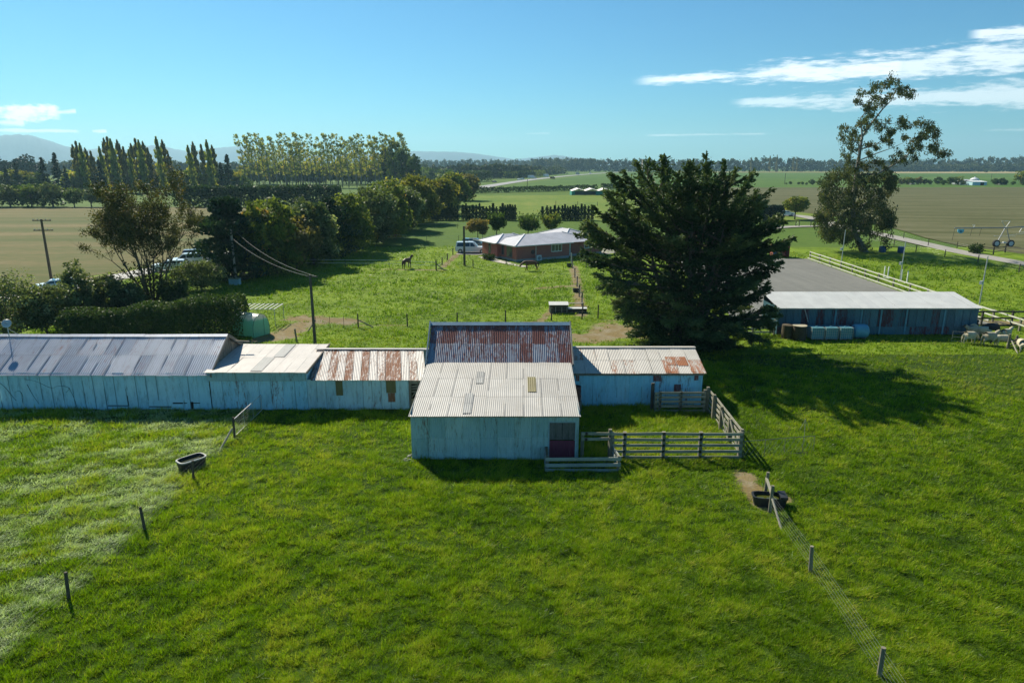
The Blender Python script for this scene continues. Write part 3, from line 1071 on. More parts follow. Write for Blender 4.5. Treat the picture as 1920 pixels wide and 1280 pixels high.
        for j in range(6):
            u = j / 5
            p = s0 + d * (L * u)
            p.z += bend * L * u * u - 0.05 * L * math.sin(u * math.pi)
            p.z = max(p.z, .12)
            pts.append(p)
        mb.tube(pts, [.07, .06, .045, .035, .02, .008], 4, False)
        tint = q.gauss(.45, .2)
        # feathered sprays along the outer part of the branch
        ns = int(14 * L)
        for j in range(ns):
            u = 0.22 + 0.78 * (j + q.random()) / ns
            k = min(4, int(u * 5))
            p = pts[k].lerp(pts[k + 1], u * 5 - k)
            bd = (pts[k + 1] - pts[k]).normalized()
            side = bd.cross(Vector((0, 0, 1))).normalized()
            sd_ = q.choice((-1, 1))
            sl = L * .21 * (1.05 - u) + .5
            dr = (bd * .8 + side * sd_ * q.uniform(.3, 1.1) + Vector((0, 0, q.uniform(-.35, .45)))).normalized()
            m = 7
            for r_ in range(m):
                c = p + dr * sl * (r_ + q.random()) / m
                Cs.append((c.x + q.gauss(0, .05), c.y + q.gauss(0, .05), max(.1, c.z + q.gauss(0, .06))))
                Ds.append((dr.x + q.gauss(0, .3), dr.y + q.gauss(0, .3), dr.z + q.gauss(0, .3)))
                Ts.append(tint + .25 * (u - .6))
    C, D = np.array(Cs), np.array(Ds)
    n = len(C)
    s_ = rg.uniform(.15, .36, n)
    V = quads(rg, C, s_, s_ * .42, D)
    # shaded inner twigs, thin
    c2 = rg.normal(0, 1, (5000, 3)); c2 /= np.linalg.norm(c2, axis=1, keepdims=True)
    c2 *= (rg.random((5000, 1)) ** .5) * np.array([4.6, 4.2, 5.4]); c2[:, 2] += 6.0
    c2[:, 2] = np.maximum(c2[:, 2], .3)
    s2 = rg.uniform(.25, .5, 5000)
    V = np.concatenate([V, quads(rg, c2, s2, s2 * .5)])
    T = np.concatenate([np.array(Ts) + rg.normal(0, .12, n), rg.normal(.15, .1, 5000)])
    mb.build('trunk', BARK, t, smooth=True)
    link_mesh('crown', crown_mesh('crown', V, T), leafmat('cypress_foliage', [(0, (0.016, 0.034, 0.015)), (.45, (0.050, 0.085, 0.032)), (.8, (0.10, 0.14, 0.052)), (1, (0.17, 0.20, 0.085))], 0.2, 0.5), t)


cypress()


# ------------------------------------------------------------- the tall gum tree
def gum():
    q = random.Random(5)
    rg = np.random.default_rng(5)
    b = P(1622, 472)
    Y0 = b.y
    t = thing('gum_tree', 'tall ragged gum tree with open leaning top beside the gravel track', 'tree', b)

    def W(zx, zy, dy=0.0):
        p = PY(1400 + zx * .2708, 140 + zy * .2708, Y0 + dy)
        return p - b
    mb = MB()
    mb.tube([Vector((0, 0, -.2)), W(745, 1090), W(735, 900), W(760, 700), W(780, 560), W(800, 430)], [.6, .45, .38, .30, .24, .18], 9)
    limbs_ = [([(800, 430), (870, 330), (940, 240), (1000, 180), (1040, 100)], .24), ([(800, 430), (790, 300), (850, 230), (900, 120)], .16), ([(940, 240), (920, 150), (950, 70)], .1),
              ([(780, 520), (880, 490), (970, 440), (1060, 370)], .14), ([(790, 590), (900, 545), (1000, 510), (1090, 470)], .13), ([(770, 690), (900, 690), (1010, 630), (1110, 560), (1180, 490), (1230, 400), (1260, 340)], .26),
              ([(1180, 490), (1250, 500), (1330, 530), (1380, 545)], .1), ([(790, 500), (720, 430), (690, 390)], .12), ([(775, 560), (720, 520), (690, 560)], .1), ([(870, 330), (950, 340), (1060, 340)], .09),
              ([(850, 280), (800, 180), (775, 130)], .07), ([(745, 900), (640, 800), (580, 730)], .2), ([(745, 950), (880, 850), (980, 720)], .2), ([(740, 1000), (620, 960), (540, 900)], .14), ([(745, 1050), (880, 1010), (990, 1010)], .14), ([(745, 1060), (640, 1070), (540, 1080)], .1)]
    for pts, r in limbs_:
        dy = q.uniform(-2.5, 2.5)
        m = len(pts)
        mb.tube([W(x, y, dy * i / (m - 1)) for i, (x, y) in enumerate(pts)], [.8 * r * (1 - .8 * i / (m - 1)) for i in range(m)], 6, False)
    spots = [(940, 70, 30), (985, 55, 32), (1040, 65, 34), (1090, 100, 30), (1120, 115, 26), (1060, 110, 28), (1130, 150, 18), (900, 80, 28), (875, 120, 26), (780, 140, 26), (765, 185, 12), (905, 170, 28), (850, 200, 28), (830, 240, 22), (880, 230, 22), (940, 190, 22), (1000, 150, 24), (860, 290, 24),
             (680, 375, 26), (670, 430, 24), (700, 480, 28), (690, 550, 28), (740, 400, 30), (790, 350, 34), (820, 320, 26), (780, 440, 30), (750, 510, 30), (720, 450, 28), (700, 590, 24), (830, 380, 28), (905, 330, 32), (960, 345, 34), (930, 380, 24), (1070, 340, 30), (1100, 365, 24), (1090, 320, 22), (980, 420, 28), (1010, 400, 24), (950, 450, 22), (1095, 435, 10), (850, 480, 16), (900, 510, 14), (990, 470, 16), (850, 550, 18),
             (1190, 345, 26), (1240, 335, 28), (1290, 365, 28), (1260, 390, 24), (1310, 400, 16), (1300, 435, 14), (1200, 430, 28), (1180, 460, 22), (1240, 430, 16), (1200, 515, 20), (1150, 490, 24), (1130, 530, 26), (1275, 505, 20), (1310, 500, 20), (1310, 540, 18), (1350, 550, 16), (1375, 545, 24), (1160, 575, 22), (1060, 560, 28), (1090, 590, 24), (1020, 590, 24), (890, 590, 30), (920, 620, 28), (970, 650, 24), (790, 620, 26), (830, 640, 22), (720, 640, 30), (760, 660, 26), (700, 680, 26)]
    C, Rr = [], []
    k = .2708 * Y0 / FPX * 1.02
    for x, y, r in spots:
        for _ in range(9):
            C.append(W(x + q.gauss(0, r * .62), y + q.gauss(0, r * .6), q.gauss(0, 1.5)))
            Rr.append(q.uniform(.3, .75))
    ns_ = len(C)
    lobes = [(600, 730, 55), (700, 700, 60), (800, 720, 60), (900, 720, 50), (980, 720, 45), (1000, 770, 34), (610, 830, 55), (720, 820, 60), (840, 820, 60), (930, 830, 48), (580, 910, 48), (680, 900, 55), (790, 920, 60), (890, 920, 55), (950, 960, 34),
             (990, 1010, 40), (950, 1040, 34), (560, 990, 48), (650, 990, 55), (750, 1000, 50), (850, 1010, 50), (540, 1060, 42), (630, 1080, 45), (720, 1080, 45), (800, 1060, 38), (580, 1120, 30), (690, 1130, 36), (510, 980, 26), (560, 770, 34), (545, 850, 30)]
    low = []
    for x, y, r in lobes:
        for _ in range(22): low.append((x + q.gauss(0, r * .55), y + q.gauss(0, r * .5)))
    low += [(980, 1020), (1010, 1000), (960, 1040), (940, 1060), (520, 985), (500, 1000), (490, 970), (525, 1115), (560, 1110), (1010, 760), (1020, 740), (990, 700), (570, 730), (600, 700)] * 2
    for x, y in low:
        hw = 6.5 * math.sqrt(max(.1, 1 - ((y - 890) / 300) ** 2)) * math.sqrt(max(.15, 1 - ((x - 760) / 300) ** 2))
        C.append(W(x, y, q.uniform(-hw, hw)))
        Rr.append(q.uniform(.45, 1.0))
    for _ in range(26):                                       # skirt at the foot
        C.append(Vector((q.uniform(-2.6, 3.6), q.uniform(-1.6, 2), q.uniform(.5, 3.2))))
        Rr.append(q.uniform(.5, .9))
    C = np.array([tuple(c) for c in C])
    Rr = np.array(Rr)
    small = np.minimum(Rr, 1.2)
    dn_ = np.array([[.15, 0, -.5]])
    V, T = clumps(rg, C[:ns_], Rr[:ns_], 26, .36, .36, .5, .24, dirs=np.tile(dn_, (ns_, 1)))
    V2, T2 = clumps(rg, C[ns_:], Rr[ns_:] * 1.1, 34, .42, .40, .5, .24, dirs=np.tile(dn_, (len(C) - ns_, 1)))
    V, T = np.concatenate([V, V2]), np.concatenate([T, T2])
    V[:, :, 2] = np.maximum(V[:, :, 2], .03)
    mb.build('trunk', BARK_P, t, smooth=True)
    link_mesh('crown', crown_mesh('crown', V, T), leafmat('gum_leaves', [(0, (0.024, 0.036, 0.016)), (.5, (0.065, 0.085, 0.034)), (.85, (0.12, 0.14, 0.055)), (1, (0.19, 0.15, 0.07))], 0.3, 0.42, 0.4), t)


gum()


# ------------------------------------------------------------- the many-stemmed tree on the left
def fan_tree():
    q = random.Random(23)
    rg = np.random.default_rng(23)
    b = P(287, 572)
    t = thing('deciduous_tree', 'wide many stemmed tree with thinning brown green leaves beside the parked cars', 'tree', b)
    mb = MB()
    tips = []

    def grow(p, d, L, r, lev):
        n = 3
        pts, rr = [p], [r]
        for i in range(n):
            d = (d + Vector((q.gauss(0, .10), q.gauss(0, .10), q.gauss(0.03, .07)))).normalized()
            p = p + d * L / n
            pts.append(p); rr.append(r * (1 - .5 * (i + 1) / n))
        mb.tube(pts, rr, 6 if lev < 2 else 4, False)
        if lev >= 2:
            for i in (1, 2, 3): tips.append((pts[i], d, lev))
        if lev == 4: return
        for _ in range(q.choice((2, 3, 3)) if lev else 3):
            sp_ = .42 if lev < 2 else .55
            nd = (d + Vector((q.gauss(0, sp_), q.gauss(0, sp_), q.gauss(.05, .22)))).normalized()
            if nd.z < -.1: nd.z = q.uniform(-.1, .2); nd.normalize()
            grow(pts[-1 if q.random() < .6 else -2], nd, L * q.uniform(.58, .8), rr[-1] * .85, lev + 1)

    for i in range(9):
        az = i * 2 * math.pi / 9 + q.uniform(-.2, .2)
        tl = R(q.uniform(10, 38))
        d = Vector((math.cos(az) * math.sin(tl), math.sin(az) * math.sin(tl), math.cos(tl)))
        grow(Vector((math.cos(az) * .25, math.sin(az) * .25, -.1)), d, q.uniform(4.2, 5.2), q.uniform(.13, .21), 0)
    P0, D0, keep = [], [], []
    for p, d, lev in tips:
        P0.append(tuple(p)); D0.append(tuple(d))
    C = np.array(P0)
    hs = C[:, 2].max()
    C_s = C * np.array([4.7 / np.percentile(np.abs(C[:, 0]), 97), 4.6 / np.percentile(np.abs(C[:, 1]), 97), 14.2 / hs])
    k = (4.7 / np.percentile(np.abs(C[:, 0]), 97), 4.6 / np.percentile(np.abs(C[:, 1]), 97), 14.2 / hs)
    mb.v = [(x * k[0], y * k[1], z * k[2]) for x, y, z in mb.v]
    dens = np.clip((C_s[:, 2] - 1.8) / 6, .12, 1)
    sel = (rg.random(len(C_s)) < dens * .85) & (np.hypot(C_s[:, 0], C_s[:, 1]) < 5.6)
    V, T = clumps(rg, C_s[sel], rg.uniform(.28, .62, sel.sum()), 22, .17, .6, .5, .25)
    # ivy-like growth low on the stems
    c2 = np.stack([rg.normal(0, 1.3, 260), rg.normal(0, 1.1, 260), rg.uniform(.2, 4.5, 260)], -1)
    V2, T2 = clumps(rg, c2, np.full(260, .35), 10, .22, .6, .15, .1)
    mb.build('trunk', BARK, t, smooth=True)
    link_mesh('crown', crown_mesh('crown', np.concatenate([V, V2]), np.concatenate([T, T2])), leafmat('thinning_olive_leaves', [(0, (0.026, 0.032, 0.010)), (.5, (0.066, 0.072, 0.020)), (.9, (0.12, 0.115, 0.03)), (1, (0.17, 0.12, 0.035))], 0.26), t)


fan_tree()

def hedge(name, label, pts, w, h, n, leaf, mat, tint=.45, ts=.2, lumps=.3, seed=1, group=None, cat='hedge'):
    """clipped or wild hedge along pts: leafy skin over a twiggy core"""
    rg = np.random.default_rng(seed)
    pts = [Vector((p[0], p[1], 0)) for p in pts]
    b = pts[0].copy()
    seg = [(pts[i + 1] - pts[i]).length for i in range(len(pts) - 1)]
    cum = np.concatenate([[0], np.cumsum(seg)])
    s_ = rg.random(n) * cum[-1]
    px_ = np.interp(s_, cum, [p.x for p in pts]); py_ = np.interp(s_, cum, [p.y for p in pts])
    ii = np.clip(np.searchsorted(cum, s_) - 1, 0, len(seg) - 1)
    dx = np.array([(pts[i + 1].x - pts[i].x) / seg[i] for i in range(len(seg))])[ii]
    dy = np.array([(pts[i + 1].y - pts[i].y) / seg[i] for i in range(len(seg))])[ii]
    th = rg.uniform(-.1, np.pi + .1, n)
    hh = h * (1 + lumps * (fbm(s_ / h * .9, s_ * 0 + seed, seed) - .5) * 2)
    r = np.where(rg.random(n) < .78, rg.uniform(.82, 1.06, n), rg.uniform(.4, .9, n)) * (1 + lumps * .5 * (vnoise(s_ / h * 2.2, th * 1.5, seed + 3) - .5))
    ex = np.sign(np.cos(th)) * np.abs(np.cos(th)) ** .55
    ez = np.abs(np.sin(th)) ** .55
    o = ex * w / 2 * r
    z = np.maximum(.02, ez * hh * r)
    C = np.stack([px_ - dy * o - b.x, py_ + dx * o - b.y, z], -1)
    sz = leaf * rg.uniform(.6, 1.4, n)
    V = quads(rg, C, sz, sz * .6)
    V[:, :, 2] = np.maximum(V[:, :, 2], .01)
    T = tint + ts * 1.6 * (fbm(s_ / h * 1.4, th, seed + 7) - .5) + rg.normal(0, ts * .5, n)
    me = crown_mesh(name, V, T)
    t = tag(link_mesh(name, me, mat, None, b), label, cat, group)
    return t


# ------------------------------------------------------------- shelter belt along the meadow
SB = [  # px, base y, top y, half width px, kind, label
    (436, 524, 374, 40, 'con', 'dark solid conifer behind the grey power pole'),
    (482, 520, 376, 34, 'aut', 'yellow tinged shrubby tree next to the dark conifer'),
    (520, 512, 388, 40, 'aut', 'low slumped hedge tree with yellow brown slope near the dark conifer'),
    (556, 506, 400, 36, 'red', 'reddish brown bushy tree in the shelter belt'),
    (590, 497, 384, 34, 'olv', 'grey olive bushy tree in the shelter belt, before the taller ones'),
    (622, 483, 374, 30, 'con2', 'dark narrow conifer pressed into the shelter belt'),
    (650, 474, 362, 36, 'aut', 'tall autumn tree where the shelter belt steps up'),
    (690, 458, 350, 38, 'olv', 'broad olive green tree halfway along the shelter belt'),
    (728, 446, 352, 34, 'aut', 'brownish round tree in the middle of the shelter belt'),
    (758, 431, 345, 32, 'olv', 'olive green round tree towards the end of the shelter belt'),
    (784, 418, 336, 34, 'lime', 'yellow green round tree above the conifer row end'),
    (812, 402, 330, 30, 'lime', 'yellow green tall round tree behind the first block of clipped conifers'),
    (846, 386, 322, 26, 'aut', 'brown tall tree at the far end of the shelter belt'),
    (868, 376, 326, 20, 'red', 'russet tree closest to the highway bend'),
]
for i, (px, pb, pt, hw_, kd, lb) in enumerate(SB):
    b = P(px, pb)
    H = Ht(px, pb, pt) * 1.02
    Wd = 2.75 * hw_ * b.y / FPX
    leaf = .30 + b.y * .0022
    sd_ = 100 + i
    if kd == 'con':
        gen, mt = lombardy(sd_, H, Wd, 9000, .5, 0.0, 0, .45, .25, .38, .6, .4), L_DARK
    elif kd == 'con2':
        gen, mt = lombardy(sd_, H, Wd, 4000, .5, 0.0, 0, .45, .25, .5, .6, .6), L_DARK
    else:
        mt = {'aut': L_AUT, 'red': L_RED, 'olv': L_OLIVE, 'lime': L_LIME}[kd]
        gen = broad(sd_, H, Wd, .1, 240, 40, leaf, .42, .26, irr=.34, crad=.13, tr=.02)
    nm = 'conifer_tree' if kd.startswith('con') else ('shrub_tree' if pt > 383 else 'deciduous_tree')
    plant(tree_proto(nm, gen, mt), b, lb, 'tree', 'trees of the shelter belt along the meadow')

hedge('undergrowth', 'tangled undergrowth filling the foot of the shelter belt trees', [P(462, 519), P(560, 503), P(640, 474), P(700, 450), P(760, 426), P(815, 400), P(850, 384)], 5.5, 4.6, 26000, .5, L_AUT, .42, .4, .35, 39)
# ------------------------------------------------------------- bushes at the left
BU = [  # px, base y, top y, half width, sz label
    (14, 640, 496, 70, 'big silver olive bush above the left end of the long shed roof'),
    (88, 628, 528, 52, 'rounded olive bush between the big silver bush and the upright bush'),
    (152, 612, 492, 34, 'upright pointed bush in front of the stubble field'),
    (206, 600, 512, 34, 'dense dark bush left of the many stemmed tree'),
    (248, 596, 532, 30, 'low dark bush at the foot of the many stemmed tree'),
    (330, 575, 520, 26, 'small dark bush right of the many stemmed tree foot'),
    (378, 545, 484, 44, 'pale tangled bush hiding the front of the parked car'),
]
for i, (px, pb, pt, hw_, lb) in enumerate(BU):
    b = P(px, pb)
    H = Ht(px, pb, pt)
    gen = broad(200 + i, H, 2.1 * hw_ * b.y / FPX, .1, 150, 60, .22, .5 if i not in (3, 4, 5) else .3, .24, irr=.2, crad=.15, tr=.02)
    plant(tree_proto('bush', gen, L_OLIVE), b, lb, 'bush', 'bushes left of the meadow')


hedge('hedge', 'thick dark wild hedge behind the long shed, ending at the green plastic tunnel', [P(128, 640), P(300, 634), P(462, 630)], 3.4, 2.9, 30000, .20, L_HEDGE, .4, .3, .28, 31)
hedge('hedge', 'tall clipped dark hedge closing the far side of the stubble field, left piece', [P(-420, 387), P(118, 387)], 5, 7.0, 9000, 1.1, L_HEDGE, .3, .3, .12, 32)
hedge('hedge', 'tall clipped dark hedge closing the far side of the stubble field, right of its gap', [P(330, 388), P(640, 387)], 5, 6.8, 7000, 1.1, L_HEDGE, .2, .25, .08, 33)
hedge('hedge', 'long low dark hedge below the highway bend', [P(866, 363), P(1000, 359.5), P(1118, 356.5)], 3, 2.8, 4200, .8, L_HEDGE, .15, .2, .15, 34)
hedge('hedge', 'short dark hedge behind the white shelter roof', [P(1128, 355), P(1190, 354)], 3, 3.2, 1500, .8, L_HEDGE, .2, .2, .3, 35)
hedge('hedge', 'solid dark conifer hedge beside the small round tree', [P(1405, 413), P(1466, 412)], 2.4, 3.7, 4200, .5, L_DARK, .4, .25, .06, 36)
hedge('hedge', 'trimmed block hedge with yellow top beside the highway', [P(880, 341), P(912, 340)], 14, 8.5, 2600, 1.2, L_HEDGE, .4, .3, .12, 37)
hedge('hedge', 'long brown leafed hedge along the highway', [P(940, 335), P(1018, 331)], 10, 7, 2600, 1.5, L_AUT, .3, .25, .12, 38)

pt_ = [tree_proto('round_tree', broad(300 + i, 8.5, 8, 1.2, 70, 26, .75, .45, .25, irr=.25), m) for i, m in enumerate((L_OLIVE, L_GREEN))]
for i, (px, pt, lb) in enumerate([(100, 340, 'round olive tree poking over the left hedge, next to the gap'), (140, 352, 'small tree standing in the gap of the far hedge'), (172, 350, 'leafy tree right of the hedge gap, behind the many stemmed tree'),
                                  (60, 345, 'olive tree rising out of the left hedge'), (20, 344, 'olive green tree at the left end of the far hedge'), (198, 352, 'dark round tree hidden behind the many stemmed tree top')]):
    b = P(px, 388.5)
    plant(pt_[i % 2], b, lb, 'tree', 'round trees along the far hedge', Ht(px, 388.5, pt) / 8.5, i * 1.3)

# ------------------------------------------------------------- clipped conifer row by the meadow
cc = [tree_proto('columnar_conifer', lombardy(400 + i, 3.8, 1.05, 900, .30, 0.0, 0, .4, .25, .36, .5, 1.3), L_DARK) for i in range(3)]
xs = [805 + 5.3 * i for i in range(11)] + [868 + 6.3 * i for i in range(11)] + [938 + 4.6 * i for i in range(7)] + [1017, 1025.5, 1032, 1040, 1047, 1054, 1059, 1064, 1069, 1074, 1079, 1084, 1090, 1096, 1103, 1110]
q = random.Random(3)
for i, x in enumerate(xs):
    b = P(x, 412.5 + q.uniform(-.3, .3))
    blk = 'in the solid block of the clipped row' if (i < 11 or 22 <= i < 29) else ('right of the gap in the clipped row' if i >= 29 else 'standing apart in the clipped row')
    plant(cc[i % 3], b, 'clipped dark columnar conifer ' + blk, 'conifer', 'clipped conifers in a row, ' + blk, q.uniform(.9, 1.1), q.uniform(0, 6), q.uniform(.88, 1.12))

# ------------------------------------------------------------- trees round the house and on the right
HT = [(896, 448, 408, 20, L_RED, .7, 'small copper leaved tree behind the white utility vehicle', 1.5),
      (931, 444, 394, 15, L_GREEN, .35, 'narrow upright green tree behind the brick house, left of the round ones', 1.2),
      (990, 441, 398, 22, L_GREEN, .3, 'round dark green tree behind the middle of the brick house', .9),
      (1033, 438, 396, 18, L_AUT, .4, 'brown green upright tree behind the brick house, nearest the cypress', .9)]
for i, (px, pb, pt, hw_, mt, ti, lb, th) in enumerate(HT):
    b = P(px, pb)
    Hh, Wh = Ht(px, pb, pt), 2 * hw_ * b.y / FPX
    mb_, cr_ = broad(500 + i, Hh * .9, Wh, th, 80, 34, .36, ti, .22, irr=.3, crad=.15, tr=.022)
    if i:
        cm_ = cr_
        rgx = np.random.default_rng(540 + i)                   # upswept vase of shoots over the round heart
        az = rgx.uniform(0, 6.28, 26); tl = rgx.uniform(.1, .75, 26); ln = Hh * rgx.uniform(.72, 1.0, 26)
        f_ = rgx.uniform(.35, 1, (26, 40))
        cx = np.sin(tl)[:, None] * np.cos(az)[:, None] * ln[:, None] * f_ * Wh / Hh * 1.1
        cy = np.sin(tl)[:, None] * np.sin(az)[:, None] * ln[:, None] * f_ * Wh / Hh * 1.1
        czz = ln[:, None] * f_ + 0 * cx
        C_ = np.stack([cx, cy, czz], -1).reshape(-1, 3) + rgx.normal(0, .12, (1040, 3))
        D_ = np.stack([cx, cy, czz * 1.5], -1).reshape(-1, 3)
        V_ = quads(rgx, C_, rgx.uniform(.25, .5, 1040), .18, D_)
        n0 = len(cm_.vertices); old = np.empty(n0 * 3, np.float32); cm_.vertices.foreach_get('co', old)
        ot = np.empty(n0 * 3, np.float32); cm_.attributes['tv'].data.foreach_get('vector', ot)
        VV = np.concatenate([old.reshape(-1, 4, 3), V_]); TT = np.concatenate([ot.reshape(-1, 4, 3)[:, 0, 0], rgx.normal(ti, .2, 1040)])
        cr_ = crown_mesh('crown', VV, TT)
    plant(tree_proto('garden_tree', (mb_, cr_), mt), b, lb, 'tree')
b = P(905, 449)
plant(tree_proto('garden_tree', broad(510, 2.6, 2.0, 1.0, 30, 24, .3, .6, .2, tr=.022), L_RED), b, 'smaller copper tree right beside the taller copper one', 'tree')
b = P(1490, 411)
plant(tree_proto('round_tree', broad(520, Ht(1490, 411, 364), 6.4, 1.6, 120, 40, .42, .5, .2, irr=.18, crad=.14, tr=.025), L_AUT), b, 'lone small round tree in front of the ploughed field', 'tree')

# ------------------------------------------------------------- Lombardy poplars and conifers behind the far hedge
lp = [tree_proto('lombardy_poplar', lombardy(600 + i, 27, 4.0, 1300, 1.5, .04, -.05, .45, .28, .55, .4, 1.6), m) for i, m in enumerate((L_BROWN, L_BROWN, L_POP))]
LPX = [(150, 272), (157, 266), (164, 270), (172, 278), (182, 284), (199, 276), (209, 260), (216, 258), (222, 262), (233, 263), (243, 276), (252, 282), (258, 270), (267, 261), (273, 264), (280, 266), (288, 278), (306, 258), (316, 263), (324, 284), (363, 274), (372, 267), (387, 272), (398, 264), (407, 273)]
for i, (px, pt) in enumerate(LPX):
    pb = 361 + (i % 3) * 1.2
    b = P(px + (362 - pt) * .04, pb)
    H = Ht(px, pb, pt)
    part = 'in the left clump' if px < 200 else ('in the middle clump' if px < 300 else 'in the right hand clumps')
    plant(lp[i % 3], b, 'slim thinning lombardy poplar behind the far hedge ' + part, 'tree', 'lombardy poplars behind the far hedge ' + part, H / 27 * (1 if i % 4 else 1.1), i * 1.7 if False else 0, H / 27)
sp_ = [tree_proto('spruce_tree', spruce(650 + i, 17, 8.0, 1500, 1.3, .45, .2), L_DARK) for i in range(2)]
SPX = [(18, 312, 'spruce'), (38, 306, ''), (88, 296, ''), (113, 287, 'broad dark spruce standing tallest left of the poplars'), (128, 312, ''), (193, 300, ''), (419, 305, ''), (432, 290, 'broad dark spruce between the poplars and the tall grove'), (345, 318, '')]
for i, (px, pt, lb) in enumerate(SPX):
    b = P(px, 364)
    H = Ht(px, 364, pt)
    plant(sp_[i % 2], b, lb if len(lb) > 10 else 'dark pointed spruce among the poplars behind the far hedge', 'tree', None if len(lb) > 10 else 'small spruces behind the far hedge', H / 17 * .95, i * 1.1, H / 17)
mc = tree_proto('macrocarpa_tree', broad(660, 18, 18, 3, 110, 34, 1.3, .35, .25, irr=.25, crad=.12), L_DARK)
for px, pt, lb in [(2, 293, 'rounded dark macrocarpa at the left edge under the mountain'), (57, 289, 'rounded dark macrocarpa under the mountain, second from the edge')]:
    b = P(px, 345)
    plant(mc, b, lb, 'tree', 'macrocarpas under the mountain', Ht(px, 345, pt) / 18, px)
bk = [tree_proto('round_tree', broad(670 + i, 10, 11, 1, 60, 26, 1.2, .5, .25, irr=.25), m) for i, m in enumerate((L_LIME, L_GREEN, L_POP))]
for i, (px, pt) in enumerate([(48, 318), (72, 322), (140, 320), (300, 324), (312, 322), (330, 326), (345, 320), (358, 318), (380, 326), (395, 330), (412, 326), (425, 330), (440, 322), (455, 328), (160, 330), (178, 328), (230, 330), (248, 332), (270, 328), (285, 330), (5, 322), (22, 326)]):
    b = P(px, 362)
    plant(bk[i % 3], b, 'leafy round tree growing under the poplars behind the far hedge', 'tree', 'round trees under the poplars', Ht(px, 362, pt) / 10, i * .9)

# ------------------------------------------------------------- tall poplar grove
gp = []
for i in range(4):
    rg = np.random.default_rng(700 + i)
    H = 33
    nc = 56
    t = rg.random(nc)
    z = H * (.20 + .78 * t ** .8)
    wd = 3.2 * (np.sin(np.pi * (.15 + .8 * t)) ** .6) * (.55 + .6 * t)
    an = rg.uniform(0, 6.28, nc)
    rr = wd * rg.random(nc) ** .5
    lean = -.055 - .01 * i
    C = np.stack([np.cos(an) * rr + lean * z * z / H * 1.3, np.sin(an) * rr, z], -1)
    V, T = clumps(rg, C, rg.uniform(.5, 1.15, nc), 16, .95, .6, .56, .22)
    mb = MB().tube([(lean * zz * zz / H * 1.3, 0, zz) for zz in (-.2, 6, 13, 20, 27, 32)], [.32, .28, .24, .18, .1, .04], 6)
    for k in range(16):
        c = Vector(C[k])
        z0 = c.z - abs(rr[k]) * 1.2 - .6
        mb.tube([(lean * z0 * z0 / H * 1.3, 0, z0), c], [.08, .03], 4, False)
    gp.append(tree_proto('grove_poplar', (mb, crown_mesh('crown', V, T)), L_POP, BARK_P))
q = random.Random(9)
for row, (pb, n0, pxa, pxb, top) in enumerate([(351.5, 26, 462, 764, 251), (346.5, 27, 474, 768, 266), (342, 28, 478, 770, 282)]):
    for i in range(n0):
        px = pxa + (pxb - pxa) * i / (n0 - 1) + q.uniform(-3, 3)
        b = P(px, pb + q.uniform(-.25, .25))
        H = Ht(px, pb, top + q.uniform(-5, 6))
        rn = ('front row', 'middle row', 'back row')[row]
        plant(gp[(i + row) % 4], b, 'tall bare stemmed leaning poplar in the ' + rn + ' of the grove', 'tree', 'poplars in the ' + rn + ' of the grove', q.uniform(.9, 1.15) * H / 33, q.choice((0, .3, -.3)), H / 33)
for i in range(26):
    px = 470 + 11 * i + q.uniform(-4, 4)
    b = P(px, 345.5 + q.uniform(-1, 1))
    plant(bk[(0, 2, 1, 2)[i % 4]], b, 'young leafy tree filling in between the stems of the poplar grove', 'tree', 'young trees between the grove stems', .72 * Ht(px, 345.5, q.uniform(300, 316)) / 10, i * .8, Ht(px, 345.5, q.uniform(298, 316)) / 10)
for i, (px, pb, pt, hw_, lb) in enumerate([(742, 352, 258, 13, 'bushy green tree hugging the right end of the poplar grove'), (760, 353, 266, 15, 'broad dark green tree ending the poplar grove'), (777, 354, 285, 12, 'lower dark tree sloping down from the poplar grove end'), (722, 351, 262, 9, 'slender leafy tree just inside the grove end')]):
    b = P(px, pb)
    plant(tree_proto('deciduous_tree', broad(720 + i, Ht(px, pb, pt), 2.2 * hw_ * b.y / FPX, 2, 110, 30, 1.0, .3, .25, irr=.3, crad=.16), L_GREEN if i else L_POP), b, lb, 'tree')


# ------------------------------------------------------------- far woods (one mass each)
def wood(name, label, rows, mats, seed, leaf, per=46, wide=.85):
    rg = np.random.default_rng(seed)
    Cs, Rs, Ti = [], [], []
    for (pts, step) in rows:
        a_ = np.array(pts, float)
        x = a_[0, 0]
        while x < a_[-1, 0]:
            pb = np.interp(x, a_[:, 0], a_[:, 1]); pt = np.interp(x, a_[:, 0], a_[:, 2])
            b = P(x, pb)
            H = PY(x, pt, b.y).z * rg.uniform(.84, 1.06)
            Wt = step * b.y / FPX * wide * rg.uniform(.8, 1.3)
            nb = 6
            tt = rg.normal(.45, .2)
            for k in range(nb):
                f = (k + .5) / nb
                Cs.append((b.x + rg.normal(0, .3) * Wt, b.y + rg.normal(0, 1.0) * Wt, H * (.12 + .82 * f)))
                Rs.append(Wt * (.75 if f < .7 else .5)); Ti.append(tt)
            x += step * rg.uniform(.7, 1.3)
    C, Rr = np.array(Cs), np.array(Rs)
    c = np.repeat(C, per, 0); r = np.repeat(Rr, per)[:, None]
    o = rg.normal(0, .6, c.shape); o[:, 2] *= .8
    sz = leaf * rg.uniform(.6, 1.4, len(c))
    V = quads(rg, c + o * r, sz, sz * .7)
    V[:, :, 2] = np.maximum(V[:, :, 2], .0)
    T = np.repeat(np.array(Ti), per) + rg.normal(0, .12, len(c))
    tag(link_mesh(name, crown_mesh(name, V, T), mats), label, None, None, 'stuff')


